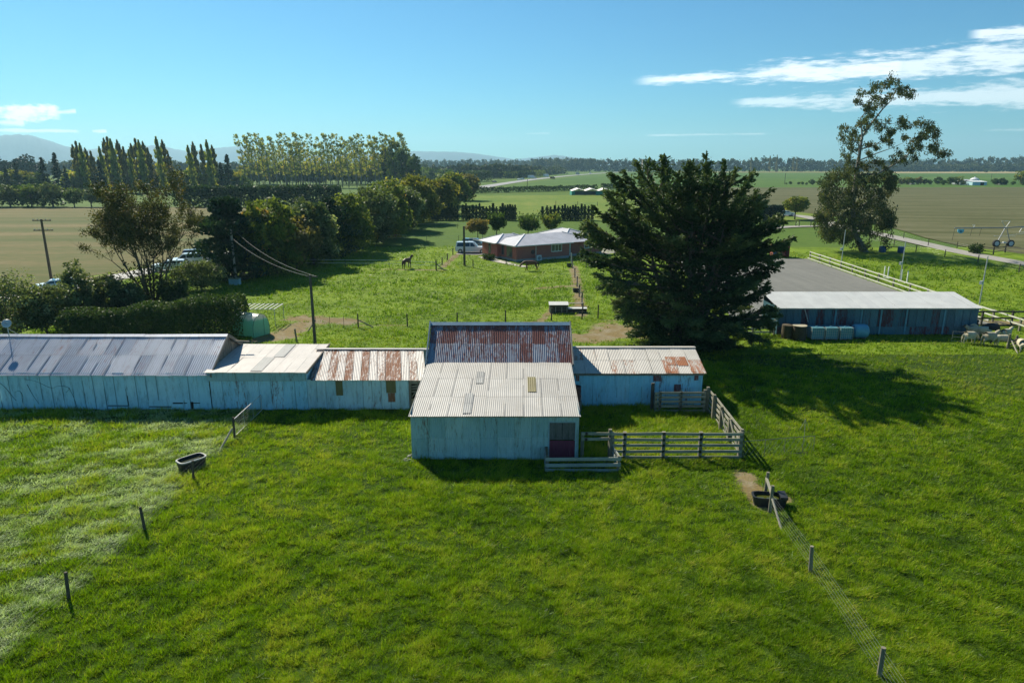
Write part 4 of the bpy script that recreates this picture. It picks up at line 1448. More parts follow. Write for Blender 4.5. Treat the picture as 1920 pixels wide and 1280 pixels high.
L_FAR = leafmat('far_wood_leaves', [(0, (0.0208, 0.0390, 0.0182)), (.5, (0.0520, 0.0754, 0.0260)), (.9, (0.0975, 0.1105, 0.0390)), (1, (0.1300, 0.1105, 0.0520))], 0.2)
wood('far_wood', 'long belt of woodland along the horizon to the right', [([(1000, 322, 297), (1100, 322, 296), (1180, 322, 299), (1260, 322, 300), (1340, 322, 299), (1400, 322, 298), (1440, 322, 294), (1475, 322, 295), (1520, 322, 299), (1600, 321.5, 299), (1700, 321, 300), (1800, 321, 298), (1860, 321, 294), (1940, 320.5, 293), (2500, 320, 292)], 7),
                  ([(1600, 322, 306), (1700, 322, 309), (2500, 322, 308)], 8)], L_FAR, 801, 3.6)
wood('far_wood', 'dark forestry block with a flat top behind the highway', [([(800, 333, 312), (880, 333, 307), (940, 333, 307), (985, 332, 310), (1010, 330, 311)], 6), ([(870, 336, 309), (940, 334.5, 309), (1000, 332, 312)], 6), ([(1000, 330, 313), (1030, 328, 312), (1060, 325.5, 316)], 7)], L_FAR, 802, 2.6)
wood('far_wood', 'distant even topped plantation on the horizon, left of centre', [([(780, 320, 300), (820, 320, 299), (900, 320, 299), (980, 320, 300), (1010, 320, 297), (1060, 320, 295.5), (1110, 320, 297)], 6)], L_FAR, 803, 3.8)
wood('far_wood', 'dark woodland on the horizon under the left mountains', [([(-500, 330, 306), (-100, 330, 305), (150, 330, 303), (300, 330, 302), (450, 330, 304), (600, 328, 306), (800, 326, 306)], 8)], L_FAR, 804, 3.2)
wood('far_wood', 'leafy understorey beyond the poplar grove', [([(440, 338, 318), (520, 337, 322), (640, 336, 323), (800, 338, 316), (850, 340, 318)], 9)], L_GREEN, 805, 2.2)
for i, (px, pt) in enumerate([(1443, 292), (1456, 291), (1487, 294), (1494, 295), (1408, 295)]):
    b = P(px, 322.5)
    plant(lp[i % 2], b, 'tiny pointed poplar sticking out of the far woodland', 'tree', 'poplars in the far woodland', Ht(px, 322.5, pt) / 27, 0)
# shrubs and trees before the far farm buildings
fs = [tree_proto('round_tree', broad(830 + i, 6, 7, .3, 40, 24, .8, .4, .25, irr=.25), m) for i, m in enumerate((L_GREEN, L_AUT, L_HEDGE, L_RED))]
FS = [(1474, 342, 346, 0), (1482, 340, 346, 2), (1497, 341, 346.5, 2), (1504, 340, 346.5, 0), (1512, 342, 347, 2), (1523, 336, 347, 2), (1537, 336, 347, 0), (1554, 335, 347, 2), (1690, 333, 346, 3), (1700, 332, 346, 1), (1711, 333, 346, 0), (1722, 331, 346, 3), (1733, 335, 346, 2), (1742, 336, 346, 0), (1759, 331, 346.5, 2), (1782, 330, 346.5, 0), (1797, 331, 346.5, 1), (1768, 336, 347, 0), (1806, 339, 347, 2), (1866, 334, 346.5, 2), (1871, 336, 346.5, 0), (1878, 333, 346.5, 2), (1884, 336, 346.5, 0), (1913, 321, 345, 1), (1930, 322, 345, 0), (1848, 317, 324, 2), (1900, 339, 347, 0), (1918, 341, 348, 2), (1940, 340, 348, 0)]
for i, (px, pt, pb, k) in enumerate(FS):
    b = P(px, pb)
    w = 'left of the gum tree, at the edge of the ploughed field' if px < 1600 else ('beside the far farm sheds' if px < 1890 and pb > 330 else 'far to the right beyond the sheds')
    plant(fs[k], b, 'small distant ' + ('green', 'brown', 'dark', 'russet')[k] + ' tree ' + w, 'tree', 'small distant ' + ('green', 'brown', 'dark', 'russet')[k] + ' trees ' + w, Ht(px, pb, pt) / 6, i * 1.3)
# ================================================================== the sheds
I_PALE = iron('shade_tinted_pale_iron', (0.34, 0.66, 0.80), (0.52, 0.78, 0.88), grime=(0.08, 0.17, 0.20), grime_amt=.6, rust_gain=1)  # pale walls carry the blue of skylit shade in their colour
I_BARN = iron('weathered_grey_iron', (0.33, 0.50, 0.52), (0.50, 0.64, 0.63), grime=(0.10, 0.15, 0.10), grime_amt=.7, rust_gain=1)
I_ROOF_A = iron('dull_galvanised_iron', (0.31, 0.35, 0.43), (0.43, 0.46, 0.53), rust=(.22, .14, .13), grime=(0.16, 0.15, 0.16), grime_amt=.45, rough=.42, metal=.25)
I_WHITE = iron('bleached_iron', (0.44, 0.41, 0.38), (0.54, 0.50, 0.46), grime=(0.36, 0.31, 0.26), grime_amt=.35, rough=.55)
I_RUST = iron('rusting_iron', (0.38, 0.36, 0.345), (0.48, 0.45, 0.42), rust=(.21, .085, .04), grime=(0.26, 0.20, 0.16), grime_amt=.4)
I_OLD = iron('old_red_painted_iron', (0.19, 0.23, 0.30), (0.29, 0.32, 0.38), rust=(.18, .058, .047), grime=(0.12, 0.07, 0.07), grime_amt=.5, rough=.5)
I_CREAM = iron('cream_weathered_iron', (0.36, 0.345, 0.315), (0.44, 0.425, 0.39), rust=(.2, .1, .05), grime=(0.33, 0.29, 0.22), grime_amt=.35, rough=.5)
I_ARENA = iron('zinc_iron', (0.42, 0.44, 0.44), (0.48, 0.50, 0.49), grime=(0.45, 0.45, 0.43), grime_amt=.25, rough=.5)
I_PATCH = iron('patched_old_iron', (0.045, 0.12, 0.17), (0.10, 0.22, 0.28), rust=(.10, .025, .032), grime=(0.07, 0.09, 0.10), grime_amt=.5)
W_OLD = simple('weathered_timber', (0.20, 0.175, 0.14), .9, .35, 3, stretch=(1, 1, .25))
W_RAIL = simple('lichened_rail', (0.27, 0.26, 0.20), .9, .3, 2.5, stretch=(.4, 1, 1))
W_POST = simple('treated_post', (0.19, 0.175, 0.125), .9, .35, 5, stretch=(1, 1, .3))
W_DARK = simple('dark_post', (0.075, 0.065, 0.05), .9, .35, 5, stretch=(1, 1, .3))
M_WIRE = simple('fence_wire', (0.42, 0.42, 0.40), .4, .1, 2, metal=.6)
M_GALV = simple('galvanised_pipe', (0.55, 0.55, 0.53), .45, .12, 3, metal=.5)
M_DARKIN = simple('dark_interior', (0.03, 0.028, 0.025), .95, .3, 2)  # near-black stands in for the shade inside openings and gaps
M_SKYL = iron('grey_fibreglass', (0.26, 0.26, 0.25), (0.34, 0.34, 0.32), grime_amt=.4)
M_SKYO = iron('olive_fibreglass', (0.16, 0.135, 0.05), (0.22, 0.19, 0.08), grime_amt=.4)
M_CONC = simple('concrete', (0.34, 0.33, 0.30), .9, .2, 2)


def rnd_t(lo=.2, hi=.9, rust=0.0, rs=0.0):
    return lambda i, j: (rnd.uniform(lo, hi), max(0, rust + rnd.gauss(0, rs)), rnd.random())


# ---- A : long pale shed with a gable roof, shade blue put into its walls
t = thing('long_shed', 'long low shed with pale wall tinted shade-blue and grey gabled iron roof, leftmost of the sheds', 'shed', (-24.3, 37.7, 0))
o = (-24.3, 37.7, 0)
ex = -31.0
mb = MB()
mb.sheets((ex, 37.7, .03), (-17.55 - ex, 0, 0), (0, 0, 2.34), 22, 1, .4, .006, rnd_t(.25, .95, .02, .12), seg=2, lap=.05, dn=.012, seam=.035)
mb.sheets((-17.55, 43.3, .03), (ex + 17.55, 0, 0), (0, 0, 2.34), 16, 1, .1, .01)
mb.sheets((ex + .02, 43.25, .03), (0, -5.5, 0), (0, 0, 2.3), 6, 1, .1, .01)
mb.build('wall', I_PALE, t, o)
mb = MB()
mb.add([(-17.52, 37.75, .03), (-17.52, 43.25, .03), (-17.52, 43.25, 2.32), (-17.52, 40.5, 3.86), (-17.52, 37.75, 2.32)], [(0, 1, 2, 3, 4)])
for k in range(18):
    y = 37.9 + k * .3
    h = 2.32 + 1.5 * (1 - abs(y - 40.5) / 2.75)
    mb.box((-17.5 + .012 * (k % 3), y, h / 2 + .03), (.03, .27, h - .06))
mb.build('gable_boards', W_OLD, t, o)
mb = MB()
RT = lambda i, j: (rnd.uniform(.0, 1), rnd.choice((0, 0, .1, .2, .3)), rnd.random())
mb.sheets((ex - .25, 37.52, 2.26), (-17.35 - ex + .25, 0, 0), (0, 2.98, 1.66), 18, 2, .13, .017, RT, dn=.006, seam=.028)
mb.sheets((-17.35, 43.48, 2.26), (ex - .25 + 17.35, 0, 0), (0, -2.98, 1.66), 18, 2, .13, .017, RT, dn=.006)
rf = mb.build('roof', I_ROOF_A, t, o, True)
mb = MB()
for a0, b0 in ((ex - .25, -27), (-26.98, -22.4), (-22.38, -17.35)):
    sg = rnd.uniform(-.02, .02)
    mb.beam((a0, 40.4, 3.93 + sg), (b0, 40.4, 3.93 - sg), .24, .014, (0, -.49, .87)); mb.beam((a0, 40.6, 3.93 + sg), (b0, 40.6, 3.93 - sg), .24, .014, (0, .49, .87))
mb.build('ridge_cap', I_ROOF_A, t, o)
mb = MB()
mb.beam((-17.33, 37.5, 2.22), (-17.33, 40.48, 3.90), .04, .2, (0, -.5, .87)); mb.beam((-17.33, 43.5, 2.22), (-17.33, 40.52, 3.90), .04, .2, (0, .5, .87))
mb.build('barge_board', W_OLD, t, o)
MB().beam((-17.9, 41.1, 3.42), (-16.35, 41.1, 3.36), .09, .09).build('beam_end', W_OLD, t, o)
# faint old painted scrawl on the wall
SCR = simple('faded_dark_paint', (.05, .13, .17), .8, .3, 4)
mb = MB()
for pts in ([(-30.9, .5), (-30.6, 1.5), (-30.1, 2.0), (-29.5, 1.7), (-29.1, 1.0), (-28.9, .7)], [(-28.9, 1.2), (-28.6, 1.35), (-28.45, 1.0), (-28.55, .6)], [(-28.2, 2.0), (-27.5, 1.9), (-26.7, 1.4), (-26.3, 1.65), (-25.6, 1.5), (-25.9, 1.2)],
            [(-28.1, 1.7), (-27.9, 1.1), (-27.6, .5)], [(-25.7, 1.5), (-25.5, .9), (-25.4, .1)]):
    P3 = [Vector((x, 37.668, z)) for x, z in pts]
    for _ in range(2):
        Q = [P3[0]]
        for i in range(len(P3) - 1): Q += [P3[i].lerp(P3[i + 1], .25), P3[i].lerp(P3[i + 1], .75)]
        P3 = Q + [P3[-1]]
    for i in range(len(P3) - 1):
        mb.beam(P3[i], P3[i + 1], .028, .012, (0, 0, 1) if abs((P3[i + 1] - P3[i]).normalized().z) < .7 else (1, 0, 0))
    mb.build('paint_scrawl', SCR, t, o); mb = MB()
# dark strips for lap joints and the shade in torn holes low on the wall
mb = MB()
for x0, x1, z0, z1 in ((-23.6, -22.4, .36, .41), (-21.2, -19.9, .30, .35), (-19.8, -19.2, .5, .58), (-19.15, -18.2, .52, .57), (-18.92, -18.80, .58, 1.5), (-18.9, -18.6, .05, .62), (-18.1, -18.0, .1, .9), (-22.42, -22.37, .38, 1.0), (-27.2, -26.2, .05, .2)):
    MB().span(x0, x1, 37.672, 37.68, z0, z1).build('torn_gap', M_DARKIN, t, o)

# ---- dish on the roof
t2 = thing('satellite_dish', 'white satellite dish on a stayed mast at the left end of the long shed roof', 'dish', (-30.6, 40.3, 3.9))
MB().tube([(0, 0, 0), (0, 0, .66)], .028, 8).build('mast', M_GALV, t2)
MB().tube([(0, 0, .5), (.5, .25, -.02)], .012, 5).tube([(0, 0, .5), (.3, -.35, -.08)], .012, 5).build('stay', M_GALV, t2)
prof = [(r, .5 * r * r - .0) for r in (.02, .1, .18, .25, .265)]
d = MB()
d.lathe((0, 0, 0), [(r, .9 * r * r) for r in (.02, .1, .18, .25, .265)] + [(.25, .075), (.1, .03), (.02, .02)], 20)
o2 = d.build('reflector', M_GALV, t2, smooth=True)
o2.location = (0, 0, .78); o2.rotation_euler = (R(62), 0, R(20))
m2 = MB().tube([(0, 0, .02), (0, 0, .26)], .012, 6).lathe((0, 0, .26), [(.03, 0), (.035, .05), (.02, .08)], 10).build('feed_horn', simple('grey_plastic', (.3, .3, .31), .6), o2)

# ---- B : white roofed lean-to
o = (-14.7, 37.7, 0)
t = thing('lean_to_shed', 'lean-to shed with flat bleached white roof and ribbed fascia, right of the long pale shed', 'shed', o)
mb = MB()
mb.sheets((-17.5, 37.7, .02), (5.6, 0, 0), (0, 0, 1.98), 8, 1, .1, .010, lambda i, j: (rnd.uniform(.2, .9), .34 if i in (2, 5) else rnd.choice((0, .05, .16)), rnd.random()), dn=.006, seam=.025)
mb.sheets((-11.9, 37.7, .02), (0, 4.7, 0), (0, 0, 2.44), 5, 1, .1, .010)
mb.sheets((-17.48, 42.4, .02), (0, -4.7, 0), (0, 0, 2.4), 5, 1, .1, .010)
mb.sheets((-11.9, 42.4, .02), (-5.6, 0, 0), (0, 0, 2.7), 7, 1, .1, .010)
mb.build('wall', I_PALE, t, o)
mb = MB()
mb.sheets((-17.62, 37.6, 2.44), (0, 0, -.52), (5.76, 0, 0), 1, 2, .065, .012, lambda i, j: (.15, .18, .5))
mb.build('fascia', I_BARN, t, o, True)
mb = MB()
mb.sheets((-17.7, 37.45, 2.47), (5.9, 0, 0), (0.05, 5.05, .36), 9, 2, .1, .009, lambda i, j: (rnd.uniform(.55, 1), rnd.choice((0, 0, .05)), 0), dn=.006, seam=.014)
rf = mb.build('roof', I_WHITE, t, o, True)
mb = MB()
mb.sheets((-15.08, 37.6, 2.52), (.66, 0, 0), (0.03, 2.3, .165), 1, 1, .1, .009, lambda i, j: (.3, 0, 0))
mb.sheets((-14.55, 40.0, 2.69), (.66, 0, 0), (0.03, 2.4, .17), 1, 1, .1, .009, lambda i, j: (.5, 0, 0))
mb.build('skylight', M_SKYL, rf, o, True)
MB().beam((-11.78, 37.46, 2.46), (-11.72, 42.5, 2.83), .05, .14).build('barge_board', W_OLD, t, o)

# ---- C : rusty roofed shed
o = (-8.4, 37.7, 0)
t = thing('rusty_shed', 'low shed with rust streaked roof and two dark panes, left of the main barn', 'shed', o)
mb = MB()
mb.sheets((-11.88, 37.7, .02), (5.88, 0, 0), (0, 0, 1.97), 11, 1, .09, .010, lambda i, j: (rnd.uniform(.25, .85), .55 if False else rnd.choice((0, .05, .1, .2)), rnd.random()), dn=.006, seam=.022)
mb.sheets((-4.92, 43.8, .02), (-7.2, 0, 0), (0, 0, 2.1), 8, 1, .1, .01)
mb.sheets((-12.0, 43.8, .02), (0, -1.3, 0), (0, 0, 2.1), 2, 1, .1, .01)
mb.build('wall', iron('grey_blue_iron', (0.42, 0.63, 0.70), (0.58, 0.75, 0.79), rust=(.2, .08, .045), grime=(0.14, 0.15, 0.14), grime_amt=.6), t, o)
RC = [.44, .26, .52, .28, .58, .2, .62, .24, .44, .60, .58, .24, .44, .18]
mb = MB()
mb.sheets((-11.6, 37.48, 1.99), (6.65, 0, 0), (-.62, 3.8, .80), 14, 1, .105, .017, lambda i, j: (rnd.uniform(.2, .9), RC[i], 0), dn=.007, seam=.02)
mb.sheets((-5.0, 44.0, 2.1), (-7.2, 0, 0), (0, -2.75, .68), 11, 1, .105, .017, lambda i, j: (rnd.uniform(.2, .9), rnd.uniform(0, .7), 0), dn=.007)
mb.build('roof', I_RUST, t, o, True)
MB().beam((-12.3, 41.3, 2.86), (-5.0, 41.3, 2.84), .3, .02).build('ridge_cap', I_RUST, t, o)
for x0, x1, z0, z1, rs in ((-10.22, -9.82, 1.02, 1.94, 0), (-7.3, -6.74, 1.18, 1.95, 0)):
    MB().sheets((x0, 37.665, z0), (x1 - x0, 0, 0), (0, 0, z1 - z0), 1, 1, .09, .010, lambda i, j: (.2, 0, 0)).build('window_panel', M_SKYO, t, o, True)
MB().sheets((-7.22, 37.668, .62), (.42, 0, 0), (0, 0, .55), 1, 1, .09, .008, lambda i, j: (.2, .7, 0)).build('rust_patch', I_RUST, t, o, True)
mb = MB()
mb.span(-5.98, -5.86, 37.64, 37.76, 0, 1.97); mb.span(-5.12, -4.95, 37.64, 37.76, 0, 1.97)
mb.span(-5.86, -5.12, 37.66, 37.74, 1.72, 1.96)
for z in (1.25, 1.42, 1.58): mb.beam((-5.86, 37.7, z - .02), (-5.12, 37.7, z + .04), .03, .09)
mb.beam((-5.86, 37.72, .9), (-5.12, 37.72, 1.7), .03, .07); mb.beam((-5.5, 37.74, .8), (-5.5, 37.74, 1.72), .05, .06)
mb.build('broken_boarding', W_OLD, t, o)
mb = MB(); mb.span(-5.86, -5.12, 37.69, 37.72, .03, .82)
mb.build('lower_board', simple('bare_ply', (.30, .22, .13), .9, .2, 2), t, o)
MB().add([(-5.95, 38.4, 0), (-4.95, 38.4, 0), (-4.95, 38.4, 1.95), (-5.95, 38.4, 1.95)], [(0, 1, 2, 3)]).build('dark_inner_sheet', M_DARKIN, t, o)  # dark sheet paints the shade behind the broken boarding

# ---- D : main barn, steep rusty ridge with a long low skillion in front
o = (-.8, 37.4, 0)
t = thing('barn', 'main corrugated barn with steep dark red rusted ridge and long cream skillion roof in front', 'barn', o)
xl, xr = -4.85, 3.20
mb = MB()
mb.sheets((xl, 30.7, .16), (6.62, 0, 0), (0, 0, 2.27), 8, 2, .09, .013, lambda i, j: (rnd.uniform(.05, .9), rnd.choice((0, 0, .1, .2)), 0), dn=.006, seam=.009)
mb.sheets((3.06, 30.7, .16), (.14, 0, 0), (0, 0, 2.27), 1, 1, .07, .010)
mb.sheets((1.77, 30.7, 2.08), (1.29, 0, 0), (0, 0, .35), 2, 1, .09, .012)
mb.sheets((xr, 30.7, .1), (.1, 11.7, 0), (0, 0, 2.5), 14, 1, .1, .012)
mb.sheets((xl, 42.4, .1), (0, -11.7, 0), (0, 0, 2.5), 14, 1, .1, .012)
mb.sheets((xr + .1, 42.4, .1), (xl - xr - .1, 0, 0), (0, 0, 2.95), 9, 1, .1, .012)
for x, s_ in ((xl, -1), (xr + .09, 1)):
    mb.add([(x, 30.7, 2.4), (x, 37.4, 2.98), (x, 39.9, 4.7), (x, 42.4, 3.0), (x, 42.4, 2.5), (x, 30.7, 2.35)], [(0, 1, 2, 3, 4, 5) if s_ < 0 else (5, 4, 3, 2, 1, 0)])
mb.build('wall', I_BARN, t, o)
mb = MB()
mb.sheets((-4.93, 30.48, 2.44), (8.20, 0, 0), (.10, 6.95, .63), 9, 3, .1, .009, lambda i, j: (rnd.uniform(.1, 1), rnd.choice((0, 0, .06)), 0), dn=.006, seam=.016)
rf1 = mb.build('skillion_roof', I_CREAM, t, o, True)


def on_sk(x, v):
    return (x, 30.48 + 6.95 * v, 2.44 + .63 * v + .042)


for (u, v, w, l, mt) in ((.365, .56, .40, .23, M_SKYL), (.70, .40, .44, .28, M_SKYO), (.31, .04, .42, .33, M_SKYL)):
    x = -4.93 + 8.2 * u
    MB().sheets(on_sk(x, v), (w, 0, 0), (.02, 6.95 * l, .63 * l), 1, 2 if mt is M_SKYL else 1, .1, .008, lambda i, j: (rnd.random(), 0, 0), dn=.004).build('skylight', mt, rf1, o, True)
mb = MB()
RR = lambda i, j: (rnd.uniform(0, .9), (rnd.uniform(.5, .85) if j == 1 else rnd.choice((.3, .4, .5, .65))), 0)
mb.sheets((-4.84, 37.30, 2.99), (8.28, 0, 0), (.0, 2.62, 1.79), 11, 2, .11, .016, RR, dn=.006)
mb.sheets((3.44, 42.6, 2.9), (-8.28, 0, 0), (.0, -2.68, 1.86), 11, 2, .11, .016, RR, dn=.006)
mb.build('ridge_roof', I_OLD, t, o, True)
mb = MB()
mb.beam((-4.95, 39.80, 4.80), (3.5, 39.80, 4.80), .26, .016, (0, -.56, .82)); mb.beam((-4.95, 40.03, 4.80), (3.5, 40.03, 4.80), .26, .016, (0, .56, .82))
mb.build('ridge_cap', simple('blue_grey_flashing', (.16, .27, .36), .6, .2, 2), t, o)
for x in (-4.90, 3.48):
    mb = MB()
    mb.beam((x, 37.18, 3.0), (x, 39.92, 4.86), .07, .2, (0, -.56, .82)); mb.beam((x, 42.65, 2.93), (x, 39.92, 4.86), .07, .2, (0, .56, .82))
    mb.build('barge_board', simple('grey_board', (.22, .22, .20), .9, .3, 3) if x > 0 else simple('blue_board', (.13, .21, .27), .8, .3, 3), t, o)
MB().span(xl - .02, xr + .02, 30.6, 30.66, 2.36, 2.42).build('gutter_board', W_OLD, t, o)
mb = MB(); mb.span(xl, 3.25, 30.72, 30.9, -.1, .17); mb.span(xl + .01, xl + .15, 30.9, 42.4, -.1, .1)
mb.build('footing', M_CONC, t, o)
d = MB()
for k in range(4):
    d.span(1.80 + k * .315, 1.80 + k * .315 + .300, 30.73 - .012 * (k % 2), 30.77, 1.16, 2.04)
dd = d.build('upper_door', simple('grey_door_planks', (.13, .12, .115), .9, .4, 4, stretch=(1, 1, .2)), t, o)
MB().span(2.40, 2.43, 30.70, 30.715, 1.2, 2.03).build('door_gap', M_DARKIN, dd, (o[0] - o[0], 0, 0) if False else o)
d = MB().sheets((1.80, 30.72, .22), (1.25, 0, 0), (0, 0, .92), 2, 1, .1, .008, lambda i, j: (rnd.random(), .15, 0))
d.build('lower_door', iron('faded_crimson_iron', (.15, .025, .055), (.20, .035, .07), rust=(.10, .03, .03), grime=(.08, .03, .04)), t, o)
MB().span(1.74, 1.80, 30.66, 30.74, .17, 2.10).span(3.04, 3.09, 30.66, 30.74, .17, 2.10).span(1.74, 3.09, 30.655, 30.74, 2.06, 2.11).build('door_frame', simple('pale_blue_frame', (.30, .42, .46), .8, .2, 3), t, o)

# ---- E : right hand shed
o = (7.3, 38.3, 0)
t = thing('lean_shed', 'pale iron shed, tinted shade-blue, with rust patched white roof between the barn and the cypress', 'shed', o)
mb = MB()
mb.sheets((3.32, 38.3, .02), (7.88, 0, 0), (0, 0, 2.2), 11, 1, .09, .010, lambda i, j: (rnd.uniform(.3, 1), .32 if i in (7, 9) else rnd.choice((0, 0, .1)), 0), dn=.006, seam=.022)
mb.sheets((11.2, 38.3, .02), (0, 5.4, 0), (0, 0, 2.2), 6, 1, .09, .010)
mb.sheets((11.2, 43.7, .02), (-7.88, 0, 0), (0, 0, 2.2), 9, 1, .09, .010)
mb.add([(11.2, 38.3, 2.2), (11.2, 43.7, 2.2), (11.2, 41.0, 2.92)], [(0, 1, 2)])
mb.build('wall', iron('shade_tinted_bright_iron', (0.24, 0.64, 0.84), (0.42, 0.74, 0.88), rust=(.15, .07, .06), grime=(0.10, 0.13, 0.14), grime_amt=.45), t, o)  # blue of the shaded wall is put into this pale iron
RE = {(8, 0): .1, (0, 1): .45, (1, 1): .2, (4, 0): .3, (7, 0): .55, (6, 0): .1, (9, 0): .5, (3, 0): .3}
mb = MB()
mb.sheets((3.5, 38.1, 2.21), (7.85, 0, 0), (-.0, 2.95, .80), 10, 2, .1, .014, lambda i, j: (rnd.uniform(.4, 1), RE.get((i, j), rnd.choice((0, 0, .08))), 0), dn=.006, seam=.018)
mb.sheets((11.35, 43.95, 2.2), (-7.85, 0, 0), (0, -2.95, .80), 10, 2, .1, .014, dn=.006)
rf = mb.build('roof', I_RUST if False else iron('white_iron_with_rust', (0.44, 0.42, 0.38), (0.54, 0.51, 0.46), rust=(.30, .115, .05), grime=(0.38, 0.33, 0.26), grime_amt=.35), t, o, True)
mb = MB()
for u, v, w, l, rs in ((.735, .30, .62, .31, .62), (.815, .28, .60, .33, .85), (.895, .05, .30, .12, .6), (.70, .03, .34, .11, .7)):
    MB().sheets((3.5 + 7.85 * u, 38.1 + 2.95 * v, 2.235 + .8 * v), (w, 0, 0), (0, 2.95 * l, .8 * l), 1, 1, .1, .014, lambda i, j: (.3, rs, 0)).build('rusted_sheet', bpy.data.materials['white_iron_with_rust'], rf, o, True)
MB().beam((3.5, 41.05, 3.03), (11.4, 41.05, 3.03), .34, .025).build('ridge_cap', bpy.data.materials['white_iron_with_rust'], t, o)
MB().span(3.4, 11.25, 38.2, 38.26, 2.06, 2.19).build('fascia', W_OLD, t, o)
mb = MB()
for x0, x1, z0, z1 in ((3.75, 3.95, 1.7, 2.05), (8.3, 8.75, 1.7, 2.1), (10.7, 10.95, 1.75, 2.1), (9.55, 9.95, .9, 1.5)):
    MB().sheets((x0, 38.268, z0), (x1 - x0, 0, 0), (0, 0, z1 - z0), 1, 1, .09, .008, lambda i, j: (.1, .6, 0)).build('rust_patch', I_OLD, t, o)
# drum and hose by the barn corner
t2 = thing('steel_drum', 'dark red steel drum standing in the gap between barn and right shed', 'drum', (3.72, 37.6, 0))
MB().lathe((0, 0, 0), [(.28, 0), (.29, .3), (.28, .31), (.29, .6), (.28, .61), (.29, .88), (.27, .88), (.27, .84)], 20).build('barrel', simple('dark_red_steel', (.10, .035, .03), .6, .3, 4), t2, smooth=False, loc=(0, 0, .72))
MB().box((0, 0, .36), (.62, .62, .72)).build('stand', W_OLD, t2)
tag(MB().tube([(3.95, 37.75, 1.3), (4.05, 37.6, .9), (3.85, 37.4, .5), (4.0, 37.2, .12), (4.3, 37.0, .12)], .018, 6).build('hose', simple('pale_hose', (.5, .5, .48), .6)), 'pale hose hanging down by the steel drum', 'hose')

# ---- F : long skillion shed by the arena
o = (30.8, 56.3, 0)
t = thing('arena_shed', 'long shed with patched blue and red iron wall and zinc roof beside the grey arena', 'shed', o)
RW = [0, 0, 0, .62, .1, .6, .0, .5, .62, .35, .1, .35, .2, .68, .62, .2, .45, .1, .0, .1, .5, 0, .1, 0, 0, 0]
mb = MB()
mb.sheets((22.45, 56.3, .72), (16.85, 0, 0), (0, 0, 1.64), 26, 1, .12, .012, lambda i, j: (rnd.uniform(0, .8), RW[i] * .9, 0), dn=.012, seam=.03)
mb.sheets((22.45, 56.31, .06), (16.85, 0, 0), (0, 0, .7), 15, 1, .12, .012, lambda i, j: (rnd.uniform(.1, .7), rnd.choice((0, 0, 0, .5)), 0), dn=.012)
mb.sheets((39.3, 56.3, .06), (0, 3.6, 0), (0, 0, 2.3), 5, 1, .12, .012)
mb.add([(39.3, 56.3, 2.35), (39.3, 59.9, 2.35), (39.3, 59.9, 2.95)], [(0, 1, 2)])
mb.sheets((39.3, 59.9, .06), (-16.85, 0, 0), (0, 0, 2.9), 16, 1, .12, .012)
mb.sheets((22.45, 59.9, .06), (0, -3.6, 0), (0, 0, 2.3), 5, 1, .12, .012, lambda i, j: (1, 0, 0))
mb.build('wall', I_PATCH, t, o)
mb = MB()
mb.sheets((22.3, 56.05, 2.37), (17.15, 0, 0), (0, 4.05, .66), 22, 1, .12, .018, rnd_t(.3, 1), dn=.004)
mb.build('roof', I_ARENA, t, o, True)
MB().span(22.4, 39.35, 56.14, 56.18, 2.26, 2.37).build('fascia', simple('pale_fascia', (.42, .42, .38), .8, .2, 2), t, o)
MB().beam((24.55, 56.1, 2.3), (24.95, 56.15, 1.2), .12, .03).build('leaning_board', simple('white_board', (.6, .62, .62), .8, .1, 2), t, o)
mb = MB()
pbm = simple('pale_batten', (.12, .27, .34), .8, .2, 2)
for x in (27.2, 31.05, 33.2, 36.4, 29.4): MB().span(x, x + .14, 56.225, 56.27, .1, 2.3).build('cover_batten', pbm, t, o)

# ---- tanks along the arena shed
M_IBC = simple('tank_plastic', (.10, .27, .32), .5, .15, 2)
proto = None
for i, (px, lb) in enumerate(((1528, 'blue tinted caged water tank next to the open barrel'), (1554, 'caged water tank in the middle of the three'), (1581, 'caged water tank next to the plain blue tank'))):
    p = P(px, 636)
    if proto is None:
        proto = thing('water_tank', lb, 'tank', p, 0, 'caged water tanks along the arena shed'); proto.scale = (.9, .9, .95)
        MB().span(-.52, .52, -.5, .5, .16, 1.14).lathe((0, 0, 1.14), [(.12, 0), (.12, .05), (.08, .06)], 12).build('bladder', M_IBC, proto)
        mb = MB()
        for z in (.2, .42, .64, .86, 1.12):
            for y in (-.54, .54): mb.tube([(-.56, y, z), (.56, y, z)], .012, 5)
            for x in (-.56, .56): mb.tube([(x, -.54, z), (x, .54, z)], .012, 5)
        for k in range(7):
            x = -.56 + k * 1.12 / 6
            for y in (-.555, .555): mb.tube([(x, y, .15), (x, y, 1.14)], .012, 5)
            for s_ in (-.575, .575): mb.tube([(s_, x * .96, .15), (s_, x * .96, 1.14)], .012, 5)
        mb.build('cage', M_GALV, proto)
        mb = MB().span(-.56, .56, -.54, .54, .11, .145)
        for x in (-.46, 0, .46):
            mb.span(x - .06, x + .06, -.5, .5, 0, .11)
        mb.build('pallet', W_OLD, proto)
    else:
        c = copy_tree(proto); c.location = p; tag(c, lb)
p = P(1497, 637)
t2 = thing('barrel', 'big dark open barrel with pale rim left of the caged tanks', 'barrel', p)
MB().lathe((0, 0, 0), [(.52, 0), (.55, .3), (.56, .7), (.55, 1.22), (.51, 1.22), (.50, .9), (.05, .9)], 24).build('staves', simple('dark_wood', (.06, .045, .03), .85, .3, 4), t2)
MB().lathe((0, 0, 1.215), [(.505, 0), (.57, 0), (.57, .03), (.505, .03)], 24).build('rim', simple('pale_rim', (.38, .34, .24), .8), t2)
p = P(1475, 634)
